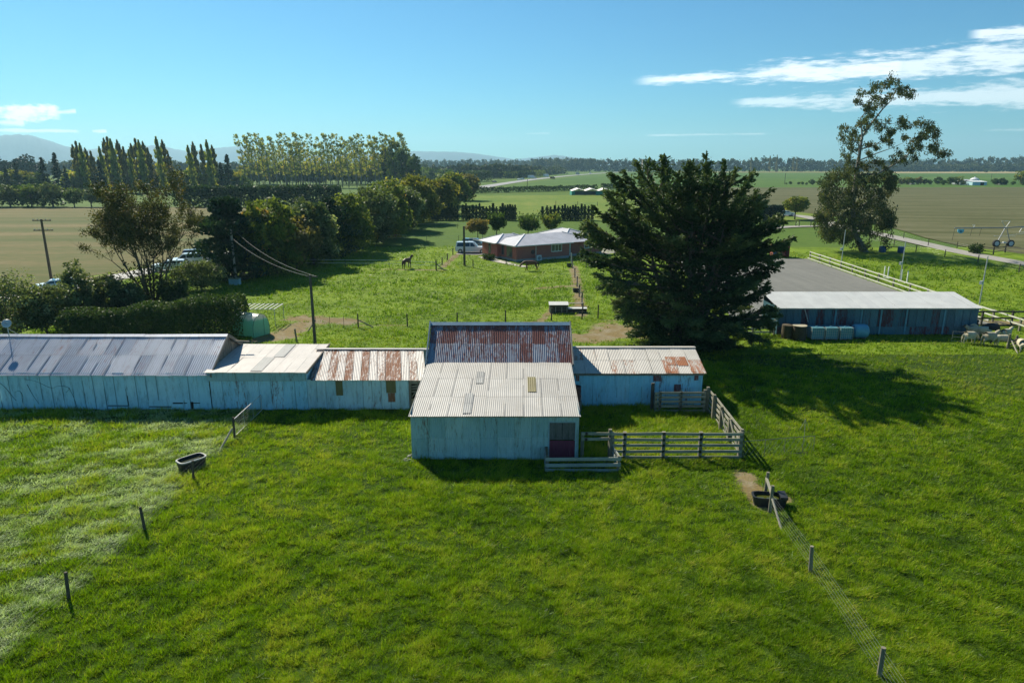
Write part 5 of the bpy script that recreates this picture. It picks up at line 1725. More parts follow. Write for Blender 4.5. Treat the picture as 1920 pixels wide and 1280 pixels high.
tag(MB().lathe((0, 0, 0), [(.45, 0), (.48, .4), (.46, 1.15), (.40, 1.16), (.1, 1.2)], 20).build('drum', simple('brown_drum', (.07, .055, .03), .8, .3, 4), loc=p), 'brown closed drum half hidden left of the open barrel', 'drum')
p = P(1610, 634)
t2 = thing('water_tank', 'plain blue round ended tank at the right of the caged tanks', 'tank', p)
MB().lathe((-.62, 0, .62), [(.3, 0), (.52, .06), (.58, .2), (.58, 1.05), (.52, 1.18), (.3, 1.24)], 20, 'x').build('shell', simple('blue_plastic', (.10, .30, .42), .5, .15, 2), t2)
MB().span(-.4, -.28, -.4, .4, 0, .18).span(.28, .4, -.4, .4, 0, .18).build('cradle', W_OLD, t2)


# ================================================================== fences
def fence(name, label, pts, ph, pr, wires=(), rails=(), cat='fence', pm=W_POST, wm=M_WIRE, rm=W_RAIL, wr=.005, rail=(.035, .14), square=False, group=None, extra=0.12, wire_on=True, lean=.02):
    """posts at pts (world), wires or rails strung between them"""
    o = Vector((pts[0][0], pts[0][1], 0))
    t = thing(name, label, cat, o, 0, group)
    L = [Vector((p[0], p[1], 0)) - o for p in pts]
    for i, p in enumerate(L):
        h = ph[i] if hasattr(ph, '__len__') else ph
        if not h: continue
        tp = p + Vector((rnd.gauss(0, lean), rnd.gauss(0, lean), h + extra * rnd.uniform(.4, 1)))
        mb = MB()
        if square: mb.box(((p.x + tp.x) / 2, (p.y + tp.y) / 2, tp.z / 2 - .1), (pr * 2, pr * 2, tp.z + .2))
        else: mb.tube([p + Vector((0, 0, -.25)), p.lerp(tp, .5), tp], [pr * 1.05, pr, pr * .95], 9)
        mb.build('post', pm, t)
    for z in wires:
        mb = MB()
        for a_, b_ in zip(L[:-1], L[1:]):
            m_ = a_.lerp(b_, .5)
            mb.tube([(a_.x, a_.y, z), (m_.x, m_.y, z - .012), (b_.x, b_.y, z)], wr, 4, False)
        mb.build('wire', wm, t)
    for z in rails:
        mb = MB()
        for a_, b_ in zip(L[:-1], L[1:]):
            d_ = (b_ - a_).normalized()
            n_ = Vector((d_.y, -d_.x, 0)) * (pr + rail[0] / 2 + .003)
            mb.beam((a_.x + n_.x - d_.x * .06, a_.y + n_.y - d_.y * .06, z + rnd.uniform(-.02, .02)), (b_.x + n_.x + d_.x * .06, b_.y + n_.y + d_.y * .06, z + rnd.uniform(-.02, .02)), rail[0], rail[1])
        mb.build('rail', rm, t)
    return t


# left paddock fence
fl = [P(440, 826), P(363, 905), P(273, 998), P(130, 1130), P(-70, 1305)]
t = fence('wire_fence', 'post and wire fence slanting across the left paddock from the wire gate past the trough', fl, [1.22, 1.0, 1.05, 1.05, 1.05], .055, (.2, .4, .58, .76, .94), pm=W_DARK, lean=.04, wr=.0022, wm=simple('dull_wire', (.20, .21, .17), .6))
b0 = P(440, 826) - Vector(t.location)
MB().tube([(b0.x - .02, b0.y - .1, .72), tuple(P(411, 848) - Vector(t.location) + Vector((0, 0, .05)))], .05, 8).build('stay', W_RAIL, t)
# gate hung on it
ga, gb = P(442, 822), P(492, 773)
t = thing('mesh_gate', 'galvanised wire mesh gate standing between the strainer post and the shed wall', 'gate', ga)
dv = gb - ga
mb = MB()
for z in (.18, 1.08): mb.tube([(0, 0, z), (dv.x, dv.y, z)], .022, 6)
for f in (0.01, .33, .66, 1): mb.tube([(dv.x * f, dv.y * f, .18), (dv.x * f, dv.y * f, 1.08)], .018 if f in (.01, 1) else .012, 6)
mb.build('frame', M_GALV, t)
mb = MB()
for k in range(1, 7): mb.tube([(0, 0, .18 + k * .13), (dv.x, dv.y, .18 + k * .13)], .003, 3, False)
for k in range(1, 18): mb.tube([(dv.x * k / 18, dv.y * k / 18, .18), (dv.x * k / 18, dv.y * k / 18, 1.08)], .003, 3, False)
mb.build('mesh', M_WIRE, t)


def trough(name, label, c, L, Wd, H, rz, rimc, waterc, bodyc, valve=False):
    t = thing(name, label, 'trough', (c[0], c[1], .12 if c[1] < 50 else 0), rz)
    mb = MB()
    n = 20
    def ring(k, z, sx=1.0):
        v = []
        for i in range(n):
            a_ = 2 * math.pi * i / n
            ca_, sa_ = math.cos(a_), math.sin(a_)
            v.append((L / 2 * k * math.copysign(abs(ca_) ** .5, ca_), Wd / 2 * k * math.copysign(abs(sa_) ** .5, sa_), z))
        return v
    rings = [ring(.86, 0), ring(.97, H), ring(.90, H), ring(.80, .12)]
    vs = sum(rings, []); fs = []
    for j in range(3):
        for i in range(n):
            k = (i + 1) % n
            fs.append((j * n + i, j * n + k, (j + 1) * n + k, (j + 1) * n + i))
    fs += [tuple(range(n - 1, -1, -1)), tuple(3 * n + i for i in range(n))]
    mb.add(vs, fs).build('basin', bodyc, t)
    r_ = ring(1.0, H + .03) + ring(.89, H + .03) + ring(1.0, H - .03)
    fs = []
    for i in range(n):
        k = (i + 1) % n
        fs += [(i, k, n + k, n + i), (2 * n + i, 2 * n + k, k, i)]
    MB().add(r_, fs).build('rim', rimc, t)
    w = ring(.86, H - .1)
    MB().add(w, [tuple(range(n))]).build('water', waterc, t)
    if valve:
        MB().box((L * .36, 0, H + .06), (L * .2, Wd * .9, .1)).build('valve_cover', bodyc, t)
    return t


def watermat(name, c):
    m, nt = new_mat(name); g = NT(nt)
    g.out(g.principled(c, .08, 0, .6, g.bump(g.noise(g.coords(), 6, 3), .08, .02)))
    return m


M_BLK = simple('black_plastic', (.022, .023, .024), .5, .3, 4)
tr = P(361, 880)
trough('water_trough', 'dark water trough with pale rim under the left paddock fence', tr, 1.3, .8, .45, R(50), simple('grey_rim', (.30, .31, .30), .7, .2, 3), watermat('murky_water', (.05, .055, .03)), M_BLK)
tr = P(1441, 950)
trough('water_trough', 'black water trough with greenish water under the right paddock fence', tr, 1.45, .72, .40, R(-8), M_BLK, watermat('green_water', (.06, .07, .012)), M_BLK, True)

# right paddock fence
fr = [P(1433, 937), P(1442, 966), P(1519, 1077), P(1647, 1274), P(1740, 1420)]
t = fence('wire_fence', 'post and wire fence running down to the lower right from the black trough', fr, [1.2, 1.25, 1.0, 1.0, 1.0], .07, (), pm=W_POST, lean=.03)
oo = Vector(t.location)
for z in (.18, .32, .46, .6, .74, .88, 1.0):
    mb = MB()
    L = [p - oo for p in fr]
    for a_, b_ in zip(L[1:-1], L[2:]): mb.tube([(a_.x, a_.y, z), (b_.x, b_.y, z)], .0024, 4, False)
    mb.build('wire', M_WIRE, t)
a_, b_ = fr[0] - oo, fr[1] - oo
MB().beam((a_.x, a_.y, 1.02), (b_.x, b_.y, 1.02), .09, .09).build('rail', W_RAIL, t)
MB().tube([(b_.x + .03, b_.y - .08, .8), tuple(P(1467, 1000) - oo + Vector((0, 0, .04)))], .05, 8).build('stay', W_RAIL, t)

# stock yards of timber rails
Y0 = 30.9
xs = [5.0, 6.9, 8.85, 11.1]
pts = [(x, Y0) for x in [3.3 + 1.45] + xs[1:]]
t = fence('rail_fence', 'five railed timber yard fence right of the barn front', [(4.85, Y0), (5.45, Y0), (7.35, Y0), (9.15, Y0), (11.1, Y0)], 1.42, .085, (), (.22, .52, .83, 1.13, 1.43), square=True, extra=.1)
t = fence('rail_fence', 'two railed timber panel joining the barn corner to the yard fence', [(3.42, 30.95), (3.6, 30.95), (4.75, 30.95)], [1.35, 0, 1.5], .075, (), (1.15, 1.42), square=True)
t = fence('rail_fence', 'low three railed pen in front of the red barn door', [(1.66, 30.62), (1.64, 29.5), (4.98, 29.5), (4.80, 30.8)], [.8, .82, .82, 1.2], .06, (), (.16, .44, .74), square=True, extra=.05, rm=simple('silvered_rail', (.30, .32, .29), .9, .25, 2.5, stretch=(.4, 1, 1)), rail=(.035, .16))
t = fence('rail_fence', 'timber side fence of the yard running back towards the right shed', [(11.15, 31.0), (11.2, 32.9), (11.25, 34.6), (11.3, 36.1), (11.3, 37.4)], [1.5, 1.3, 1.4, 1.5, 1.5], .08, (), (.22, .52, .83, 1.13, 1.40), square=True)
oo = Vector(t.location)
MB().beam(Vector((11.15, 31.2, .2)) - oo, Vector((11.17, 32.8, 1.35)) - oo, .04, .12).build('brace', W_RAIL, t)
MB().beam(Vector((11.2, 33.1, .2)) - oo, Vector((11.2, 34.4, 1.3)) - oo, .04, .1).build('brace', W_RAIL, t)
t = fence('rail_fence', 'timber back fence of the yard standing before the right shed wall', [(8.3, 37.35), (8.55, 37.35), (9.75, 37.35), (11.1, 37.35)], [1.25, 1.25, 1.3, 1.4], .075, (), (.22, .5, .78, 1.06, 1.3), square=True)
tag(MB().box((8.15, 37.6, .9), (.18, .12, 1.8)).build('post', W_DARK), 'dark square post against the right shed wall', 'post')
# leaning field gate and thin standards
ga, gb = P(1392, 862), P(1524, 851)
t = thing('field_gate', 'thin pipe field gate with wire mesh standing open right of the yard corner', 'gate', ga)
dv = gb - ga
mb = MB()
for z in (.12, .98): mb.tube([(0, 0, z), (dv.x, dv.y, z)], .02, 6)
for f in (.01, .3, .58, .84, 1): mb.tube([(dv.x * f, dv.y * f, .12), (dv.x * f, dv.y * f, .98)], .014, 6)
mb.build('frame', simple('dull_pipe', (.16, .16, .13), .6, .2, 3), t)
mb = MB()
for k in range(13):
    x = k / 12
    mb.tube([(dv.x * x, dv.y * x, .12), (dv.x * min(1, x + .15), dv.y * min(1, x + .15), .98)], .0035, 3, False)
    mb.tube([(dv.x * x, dv.y * x, .98), (dv.x * min(1, x + .15), dv.y * min(1, x + .15), .12)], .0035, 3, False)
mb.build('mesh', M_WIRE, t)
p = P(1507, 838)
MBX = MB().tube([(0, 0, -.1), (-.08, 0, 1.55)], .016, 5)
tag(MBX.tube([(-.07, 0, 1.5), (-.28, .05, .95)], .008, 4).tube([(-.07, 0, 1.5), (.2, .05, .9)], .008, 4).build('standard', M_WIRE, loc=p), 'thin metal standard beside the open field gate', 'post')
for px, py, h in ((1584, 728, .85), (1609, 778, .7)):
    pass

# stones by the barn corner and under the yard rails
st_m = simple('field_stone', (.24, .235, .21), .9, .25, 5)
q = random.Random(4)


def stone(p, s, label, group):
    bm_ = MB()
    n = 8
    vs, fs = [(0, 0, s * .75)], []
    for j, (rr_, z) in enumerate(((.7, .6), (1, .25), (.8, -.1))):
        for i in range(n):
            a_ = 2 * math.pi * i / n
            k = s * rr_ * q.uniform(.75, 1.2)
            vs.append((k * math.cos(a_) * 1.2, k * math.sin(a_), z * s))
    for i in range(n):
        k = (i + 1) % n
        fs.append((0, 1 + i, 1 + k))
        for j in range(2): fs.append((1 + j * n + i, 1 + (j + 1) * n + i, 1 + (j + 1) * n + k, 1 + j * n + k))
    o_ = bm_.add(vs, fs).build('stone', st_m, loc=(p[0], p[1], p[2] + .06), rz=q.uniform(0, 6))
    tag(o_, label, 'stone', group)


for i in range(16):
    stone((-5.0 + q.gauss(0, .28), 31.0 + q.gauss(0, .45), q.uniform(.05, .12)), q.uniform(.05, .11), 'pale field stone in the heap at the left corner of the barn', 'stones heaped at the barn corner')
for i in range(26):
    stone((q.uniform(5.2, 10.9), 30.78 + q.gauss(0, .06), 0), q.uniform(.04, .08), 'small pale stone under the bottom rail of the yard fence', 'stones under the yard fence')

# fence across the front of the meadow
fm = [P(x, y) for x, y in ((672, 615), (764, 613), (857, 610), (948, 607), (1034, 602), (1091, 599), (1121, 598), (1240, 596))]
fence('wire_fence', 'post and wire fence along the near side of the horse meadow', fm, [1.25, 1.15, 1.1, 1.2, 1.2, .7, 1.25, 1.1], .06, (.25, .5, .75, 1.0), pm=W_DARK, wr=.004)
t = thing('netting_fence', 'fine wire netting fence between the power pole and the short strainer post', 'fence', P(593, 618))
dv = P(672, 615) - P(593, 618)
mb = MB()
for k in range(9): mb.tube([(0, 0, .08 + k * .125), (dv.x, dv.y, .08 + k * .125)], .004, 3, False)
for k in range(40): mb.tube([(dv.x * k / 39, dv.y * k / 39, .08), (dv.x * k / 39, dv.y * k / 39, 1.08)], .003, 3, False)
mb.build('mesh', M_WIRE, t)
for f in (0, .33, .66, 1): MB().tube([(dv.x * f, dv.y * f, -.05), (dv.x * f, dv.y * f, 1.15)], .02, 6).build('standard', W_DARK, t)
MB().tube([(.0, -.1, .85), (-.45, -1.1, .03)], .05, 7).build('stay', W_OLD, t)
MB().tube([(dv.x, dv.y, .75), (dv.x + 1.3, dv.y + .1, .05)], .05, 7).build('stay', W_OLD, t)
tag(MB().tube([(0, 0, -.1), (-.1, 0, 1.15)], .07, 8).build('post', W_POST, loc=P(557, 642)), 'stub post on the bare earth behind the white roofed shed', 'post')

W_TAPE = simple('white_tape', (.75, .76, .72), .6, .05)
fa = [P(x, y) for x, y in ((530, 500), (595, 500.5), (648, 501), (690, 501.5), (730, 502), (817, 506))]
fence('tape_fence', 'white electric tape fence behind the nearer horse', fa, [.9, .95, .95, .95, .95, 1.3], .03, (.6, 1.05), pm=W_DARK, wm=W_TAPE, wr=.022)
fb = [P(x, y) for x, y in ((818, 508), (829, 497), (839, 488), (849, 478), (860, 468))]
t = fence('wire_fence', 'short dark post fence along the house driveway', fb, [1.4, 1.0, 1.0, 1.0, 1.1], .08, (.4, .7, 1.0), pm=W_DARK)
MB().tube([(.1, 0, .9), (1.3, -.3, .03)], .07, 7).build('stay', W_OLD, t)
MB().tube([(.2, .1, .35), (1.5, .3, .05)], .05, 7).build('stay', W_OLD, t)
fence('wire_fence', 'thin wire fence far across the meadow', [P(x, y) for x, y in ((620, 470), (690, 453), (743, 450), (800, 452), (860, 452))], 1.0, .035, (.5, .95), pm=W_DARK, wm=W_TAPE, wr=.008)
fence('tape_fence', 'white electric tape fence in the middle of the far meadow', [P(x, y) for x, y in ((715, 428), (775, 428), (815, 428), (858, 428), (905, 428))], 1.0, .03, (.95,), pm=W_DARK, wm=W_TAPE, wr=.02)
fg = [P(x, y) for x, y in ((1073, 503), (1078, 521), (1082, 538), (1086, 557), (1091, 574), (1092, 592))]
fence('wire_fence', 'post and wire fence on the right side of the horse meadow', fg, [1.5, 1.2, 1.2, 1.3, 1.3, 1.2], .07, (.3, .6, .9, 1.1), pm=W_DARK)
for px, py, h, lb in ((887, 502, 1.1, 'lone dark post on the lawn left of the brick house'), (949, 496, .8, 'short dark post before the brick house corner'), (1071, 496, 1.7, 'white capped post at the corner of the horse meadow')):
    tag(MB().tube([(0, 0, -.1), (0, 0, h)], .07, 8).build('post', W_DARK if 'dark' in lb else simple('pale_post', (.5, .48, .42), .8), loc=P(px, py)), lb, 'post')
fs_ = [P(x, y) for x, y in ((1076, 383.5), (1130, 384), (1180, 384))]
fence('wire_fence', 'low dark hedge line of posts in the seeding pasture', [P(x, y) for x, y in ((1042, 384), (1083, 385), (1120, 386))], 1.3, .08, (.5, .9), pm=W_DARK, wr=.02)

# arena surrounds
NA = 15
fa = [(43.75 + 1.9 * i / (NA - 1) + .15, 54.0 + i * (104.8 - 54.0) / (NA - 1)) for i in range(NA)]
M_CREAM = simple('cream_painted_rail', (.52, .53, .42), .7, .12, 2)
fence('arena_fence', 'cream painted two railed fence along the right side of the arena', fa[::-1], 1.15, .07, (), (.62, 1.10), pm=W_POST, rm=M_CREAM, square=True, rail=(.045, .12), extra=.05)
mb = MB()
for a_, b_ in zip(fa[2:-1], fa[3:]): mb.beam((a_[0] - .35, a_[1], .16), (b_[0] - .35, b_[1], .16), .05, .14)
tag(mb.build('arena_kickboard', M_CREAM), 'pale kickboard on the ground inside the arena fence', 'board')
t = fence('rail_fence', 'dark timber rail fence running right from the arena shed', [(39.35, 59.6), (42.0, 59.6), (44.7, 59.6), (47.5, 59.6), (50.4, 59.6)], 1.35, .07, (), (.12, .75, 1.35), pm=W_DARK, rm=W_DARK, square=True, rail=(.05, .14))
t = fence('rail_fence', 'pale timber rails half hidden under the cypress by the arena shed', [(18.6, 56.2), (20.4, 56.2), (22.2, 56.2)], 1.25, .07, (), (.3, .62, .95, 1.25), square=True, rm=simple('pale_rail', (.5, .47, .36), .8, .2, 2))
mb = MB()
t = fence('yard_gate', 'dark slatted gate end at the right corner of the arena shed', [(39.42, 56.4), (39.42, 57.4)], 1.25, .07, (), (.3, .6, .9, 1.2), pm=W_DARK, rm=W_DARK, square=True, cat='gate')
# floodlight poles
lpo = None
for i, (px, pb, pt, lb) in enumerate(((1577, 497, 431, 'grey floodlight pole in front of the gum tree'), (1687, 529, 452, 'grey floodlight pole by the white jump stands'), (1836, 572, 480, 'grey floodlight pole at the near end of the arena rails'))):
    b = P(px, pb); b.x = max(b.x, 44.6 if i < 2 else 0)
    h = Ht(px, pb, pt)
    if lpo is None:
        lpo = thing('floodlight_pole', lb, 'light pole', b, 0, 'floodlight poles along the arena')
        MB().tube([(0, 0, -.2), (0, 0, 3), (.03, 0, 5.9)], [.07, .06, .05], 9).build('pole', M_GALV, lpo)
        MB().box((-.26, -.12, 2.75), (.34, .22, .42), .5).beam((0, 0, 2.9), (-.2, -.1, 2.95), .05, .05).build('floodlight', simple('grey_lamp_housing', (.42, .45, .45), .5), lpo)
        h0 = 5.9
    else:
        c = copy_tree(lpo); c.location = b; tag(c, lb)
    (lpo if i == 0 else c).scale.z = h / h0
# jump stands
js = None
for i, (px, py, lb) in enumerate(((1657, 521, 'white jump stand nearest the far corner, beside the floodlight pole'), (1664, 522, 'white jump stand second along the arena rail'), (1689, 528, 'white jump stand touching the middle floodlight pole'), (1700, 531, 'white jump stand right of the middle floodlight pole'))):
    b = P(px, py)
    if js is None:
        js = thing('jump_stand', lb, 'jump stand', b, 0, 'white jump stands in the arena')
        MB().span(-.05, .05, -.05, .05, 0, 1.5).build('upright', M_WHITE_ := M_CREAM if False else m_white, js)
        MB().box((0, 0, .04), (.6, .1, .08)).box((0, 0, .045), (.1, .6, .08)).build('foot', m_white, js)
    else:
        c = copy_tree(js); c.location = b; tag(c, lb)
# barrel jump on the grass
ja, jb = P(1654, 473), P(1689, 474)
t = thing('barrel_jump', 'dark rail on two blue barrels on the grass under the gum tree', 'jump', ja)
dv = jb - ja
for f in (0, 1): MB().lathe((dv.x * f, dv.y * f, 0), [(.5, 0), (.55, .3), (.55, .7), (.5, 1.0), (.1, 1.0)], 16).build('barrel', simple('navy_plastic', (.03, .09, .20), .5), t)
MB().beam((0, 0, .9), (dv.x, dv.y, .9), .1, .1).build('rail', W_DARK, t)
# little red shelter with a slide and toys
b = P(1464, 483)
t = thing('play_hut', 'small open red play hut holding bright toys at the far arena corner', 'hut', b, R(-4))
MB().span(-1.25, -1.2, 0, 1.6, 0, 1.9).span(1.2, 1.25, 0, 1.6, 0, 1.9).span(-1.25, 1.25, 1.6, 1.65, 0, 1.7).build('wall', simple('faded_red_boards', (.30, .09, .065), .85, .25, 2), t)
MB().add([(-1.4, -.1, 2.05), (1.4, -.1, 2.05), (1.4, 1.8, 1.7), (-1.4, 1.8, 1.7), (-1.4, -.1, 2.0), (1.4, -.1, 2.0), (1.4, 1.8, 1.65), (-1.4, 1.8, 1.65)], [(0, 1, 2, 3), (7, 6, 5, 4), (0, 4, 5, 1), (1, 5, 6, 2), (2, 6, 7, 3), (3, 7, 4, 0)]).build('roof', simple('brown_roof', (.26, .16, .11), .9, .2, 2), t)
for lb, c, x, col_ in (('blue plastic toy slide in the red play hut', 'toy', -.7, (.02, .16, .5)), ('yellow plastic toy in the red play hut', 'toy', .0, (.6, .42, .03)), ('red plastic toy chair in the red play hut', 'toy', .65, (.5, .05, .04))):
    p = b + Vector((x, .5, 0))
    mb = MB()
    if x < 0: mb.prism([(-.4, 0), (.4, 0), (.4, .12), (-.1, .95), (-.4, .95)], -.25, .25)
    elif x < .5: mb.prism([(-.3, 0), (.35, 0), (.1, .6), (-.25, .8)], -.3, .3)
    else: mb.span(-.3, .3, -.3, .3, .3, .38).span(-.3, .3, .24, .3, .38, .95).span(-.3, -.24, -.3, -.24, 0, .3).span(.24, .3, -.3, -.24, 0, .3).span(-.3, -.24, .24, .3, 0, .3).span(.24, .3, .24, .3, 0, .3)
    tag(mb.build('toy_slide' if x < 0 else ('toy_block' if x < .5 else 'toy_chair'), simple(lb.split()[0] + '_toy_plastic', col_, .4), loc=p), lb, c)

# fences along the tracks at the right
fence('wire_fence', 'post and wire fence on the near side of the gravel track', [P(x, y) for x, y in ((1560, 447), (1630, 452), (1676, 460), (1717, 473), (1771, 482), (1833, 493), (1910, 511), (2010, 535))], 1.1, .07, (.35, .65, .95), pm=W_DARK, wr=.006)
fence('wire_fence', 'post and wire fence between the gravel track and the ploughed field', [P(x, y) for x, y in ((1660, 436), (1694, 447), (1740, 461), (1794, 466), (1836, 474))], 1.15, .06, (.35, .65, .95), pm=W_DARK, wr=.006)
fence('rail_fence', 'dark timber gateway posts by the ploughed field at the right edge', [P(x, y) for x, y in ((1836, 475), (1862, 478), (1884, 474), (1930, 482))], [1.4, 1.2, 1.5, 1.3], .1, (), (.5, 1.1), pm=W_DARK, rm=W_DARK, rail=(.05, .1))
fence('wire_fence', 'short dark posts along the driveway left of the gum tree', [P(x, y) for x, y in ((1458, 428), (1464, 425), (1492, 424), (1498, 425), (1520, 424), (1528, 424))], [1.3, 1.1, 1.2, 1.4, 1.3, 1.3], .09, (.5, .9), pm=W_DARK, wr=.008)
bsh = tree_proto('bush', broad(900, 1.5, 2.4, .05, 40, 24, .25, .3, .2), L_HEDGE)
plant(bsh, P(1828, 475), 'small dark shrub beside the gateway to the ploughed field', 'bush')

# power poles
M_POLE = simple('brown_pole', (.11, .085, .06), .85, .3, 3, stretch=(1, 1, .2))
M_INS = simple('insulator', (.45, .45, .42), .3)
b = P(98, 534); h = Ht(98, 534, 411)
t = thing('power_pole', 'tall brown power pole with two crossarms at the edge of the stubble field', 'power pole', b)
MB().tube([(0, 0, -.3), (0, 0, h)], [.17, .12], 9).build('pole', M_POLE, t)
for z, w in ((h - .15, 1.05), (h - 1.3, 1.1)):
    o3 = MB().beam((-w, 0, z), (w, .15, z), .1, .12).build('crossarm', M_POLE, t)
    mb = MB()
    for x in (-w + .05, -w * .45, w * .45, w - .05): mb.lathe((x, .07, z + .06), [(.03, 0), (.045, .06), (.03, .13)], 8)
    mb.build('insulator', M_INS, o3)
b1 = P(443, 529); h1 = Ht(443, 529, 424)
t = thing('power_pole', 'pale grey square power pole standing in front of the dark conifer', 'power pole', b1)
MB().box((0, 0, h1 / 2), (.19, .19, h1)).build('pole', simple('concrete_pole', (.40, .38, .33), .85, .15, 2), t)
MB().beam((-.62, -.05, h1 - .85), (.62, .05, h1 - .75), .07, .08).build('crossarm', M_POLE, t)
tb = thing('transformer_box', 'pale blue box at the foot of the grey power pole', 'box', P(441, 534))
MB().box((0, 0, .38), (1.2, .7, .76)).build('body', simple('pale_blue_box', (.28, .48, .54), .6, .15, 2), tb)
MB().box((0, 0, .79), (1.3, .8, .06)).build('lid', simple('mossy_lid', (.24, .26, .14), .9, .2, 3), tb)
b2 = P(591, 645); h2 = Ht(591, 645, 515)
t = thing('power_pole', 'dark slim power pole behind the white roofed lean-to', 'power pole', b2)
MB().tube([(0, 0, -.2), (0, 0, h2)], [.13, .10], 9).build('pole', W_DARK, t)
MB().beam((-.3, .1, h2 - .15), (.6, -.1, h2 - .15), .07, .08).build('crossarm', W_DARK, t)
b3 = P(871, 499); h3 = Ht(871, 499, 424)
tag(MB().tube([(0, 0, -.2), (0, 0, h3)], [.17, .14], 9).build('power_pole', M_POLE, loc=b3), 'plain dark pole on the lawn beside the white utility vehicle', 'power pole')


def cable(a_, b_, sag, r, label):
    a_, b_ = Vector(a_), Vector(b_)
    pts = []
    for i in range(13):
        u = i / 12
        p = a_.lerp(b_, u); p.z -= sag * 4 * u * (1 - u)
        pts.append(p - a_)
    tag(MB().tube(pts, r, 5, False).build('power_line', simple('cable_grey', (.34, .33, .31), .6), loc=a_), label, 'cable', 'power lines between the poles')


cable(b1 + Vector((-.6, -.05, h1 - .78)), b2 + Vector((-.25, .1, h2 - .1)), .75, .011, 'sagging cable on the left between the grey pole and the slim dark pole')
cable(b1 + Vector((.6, .05, h1 - .7)), b2 + Vector((.5, -.1, h2 - .1)), .7, .011, 'sagging cable on the right between the grey pole and the slim dark pole')
cable(b1 + Vector((0, 0, h1 - .1)), PY(394, 431, b1.y + 4), .2, .012, 'short cable running left from the top of the grey pole')
for px, pb, pt, lb in ((1378, 349, 323, 'thin far power pole on the green field behind the cypress'), (989, 352.5, 336.5, 'thin dark pole behind the long low hedge'), (1145, 346, 330, 'thin dark pole behind the white shelter'), (1471, 346, 325, 'thin far pole at the end of the shrub row'), (881, 354, 340, 'thin dark pole beside the highway bend'), (1858, 338, 326, 'far thin pole beyond the pale sheds')):
    b = P(px, pb)
    tag(MB().tube([(0, 0, 0), (0, 0, Ht(px, pb, pt))], .16, 6).build('power_pole', W_DARK, loc=b), lb, 'power pole')

# garden tunnel and cage behind the sheds
b = P(491, 630)
t = thing('plastic_tunnel', 'green plastic garden tunnel with white top beside the wild hedge', 'greenhouse', b, R(-28))
mb = MB(); n = 12; L_ = 2.4
pr = [(-.85, 0), (-.88, .6), (-.84, 1.0), (-.7, 1.4), (-.42, 1.75), (0, 1.9), (.42, 1.75), (.7, 1.4), (.84, 1.0), (.88, .6), (.85, 0)]
vs = [(-L_ + .0, y, z) for y, z in pr] + [(0, y, z) for y, z in pr]
m = len(pr)
mb.add(vs, [(i, i + 1, m + i + 1, m + i) for i in range(m - 1)])
mt, nt = new_mat('green_film'); g = NT(nt)
gz = g.n('ShaderNodeSeparateXYZ'); g.put(gz.inputs[0], g.coords())
cc_ = g.mix(g.ss(g.math('ADD', gz.outputs[2], g.math('MULTIPLY', g.noise(g.coords(), 2, 4), .5)), 1.55, 1.85), (.20, .55, .40), (.72, .72, .66))  # film turns white towards the top
pb_ = g.principled(cc_, .35, 0, .5)
tb_ = g.n('ShaderNodeBsdfTranslucent'); g.put(tb_.inputs[0], cc_)
mx = g.n('ShaderNodeMixShader'); mx.inputs[0].default_value = .4; g.put(mx.inputs[1], pb_); g.put(mx.inputs[2], tb_.outputs[0]); g.out(mx.outputs[0])
mb.build('cover', mt, t, smooth=True)
MB().add([(0.01, y, z) for y, z in pr], [tuple(range(m))]).build('end_panel', mt, t)
MB().add([(-L_ - .01, y, z) for y, z in pr], [tuple(range(m - 1, -1, -1))]).build('end_panel', mt, t)
mb = MB()
for x in (0.03, -1.2, -L_): mb.tube([(x, y * 1.01, z * 1.01) for y, z in pr], .02, 5)
mb.tube([(.03, .3, 0), (.03, .3, 1.75)], .015, 5)
mb.build('hoop', simple('green_pipe', (.05, .16, .10), .5), t)
b = P(490, 607)
t = thing('garden_cage', 'white pipe frame cage with slatted top behind the green tunnel', 'cage', b)
mb = MB()
for x in (-1.7, 1.7):
    for y in (-1.2, 1.2): mb.tube([(x, y, 0), (x, y, 1.6)], .03, 6)
for k in range(9): mb.box((-1.7 + k * 3.4 / 8, 0, 1.62), (.09, 2.5, .03))
for y in (-1.2, 1.2): mb.tube([(-1.75, y, 1.6), (1.75, y, 1.6)], .03, 6)
mb.build('frame', simple('white_pipe', (.46, .46, .43), .5), t)
mb = MB()
for k in range(12): mb.tube([(-1.7 + k * 3.4 / 11, -1.2, 0), (-1.7 + k * 3.4 / 11, -1.2, 1.6)], .005, 3, False)
for k in range(8): mb.tube([(1.7, -1.2 + k * .34, 0), (1.7, -1.2 + k * .34, 1.6)], .005, 3, False)
for z in (.4, .8, 1.2): mb.tube([(-1.7, -1.2, z), (1.7, -1.2, z), (1.7, 1.2, z)], .005, 3, False)
mb.build('mesh', M_WIRE, t)

# hutches in the meadow corner
b = P(1047, 586)
t = thing('animal_hutch', 'dark hutch with pale lid, left one of the pair at the meadow corner', 'hutch', b)
MB().span(-.9, .9, -.4, .4, .12, .85).build('box', W_DARK, t)
MB().add([(-.95, -.5, .86), (.95, -.5, .86), (.95, .45, 1.02), (-.95, .45, 1.02), (-.95, -.5, .83), (.95, -.5, .83), (.95, .45, .99), (-.95, .45, .99)], [(0, 1, 2, 3), (7, 6, 5, 4), (0, 4, 5, 1), (1, 5, 6, 2), (2, 6, 7, 3), (3, 7, 4, 0)]).build('lid', simple('pale_lid', (.56, .56, .52), .6, .1, 2), t)
mb = MB()
psl = simple('pale_slat', (.45, .43, .38), .8)
for x in (-.8, -.3, .3, .8): MB().box((x, -.42, .4), (.05, .03, .5)).build('slat', psl, t)
for x in (-.8, .8): MB().box((x, 0, .05), (.1, .6, .14)).build('foot', psl, t)
b = P(1081, 586)
t = thing('animal_hutch', 'low dark hutch with narrow pale lid, right one of the pair at the meadow corner', 'hutch', b)
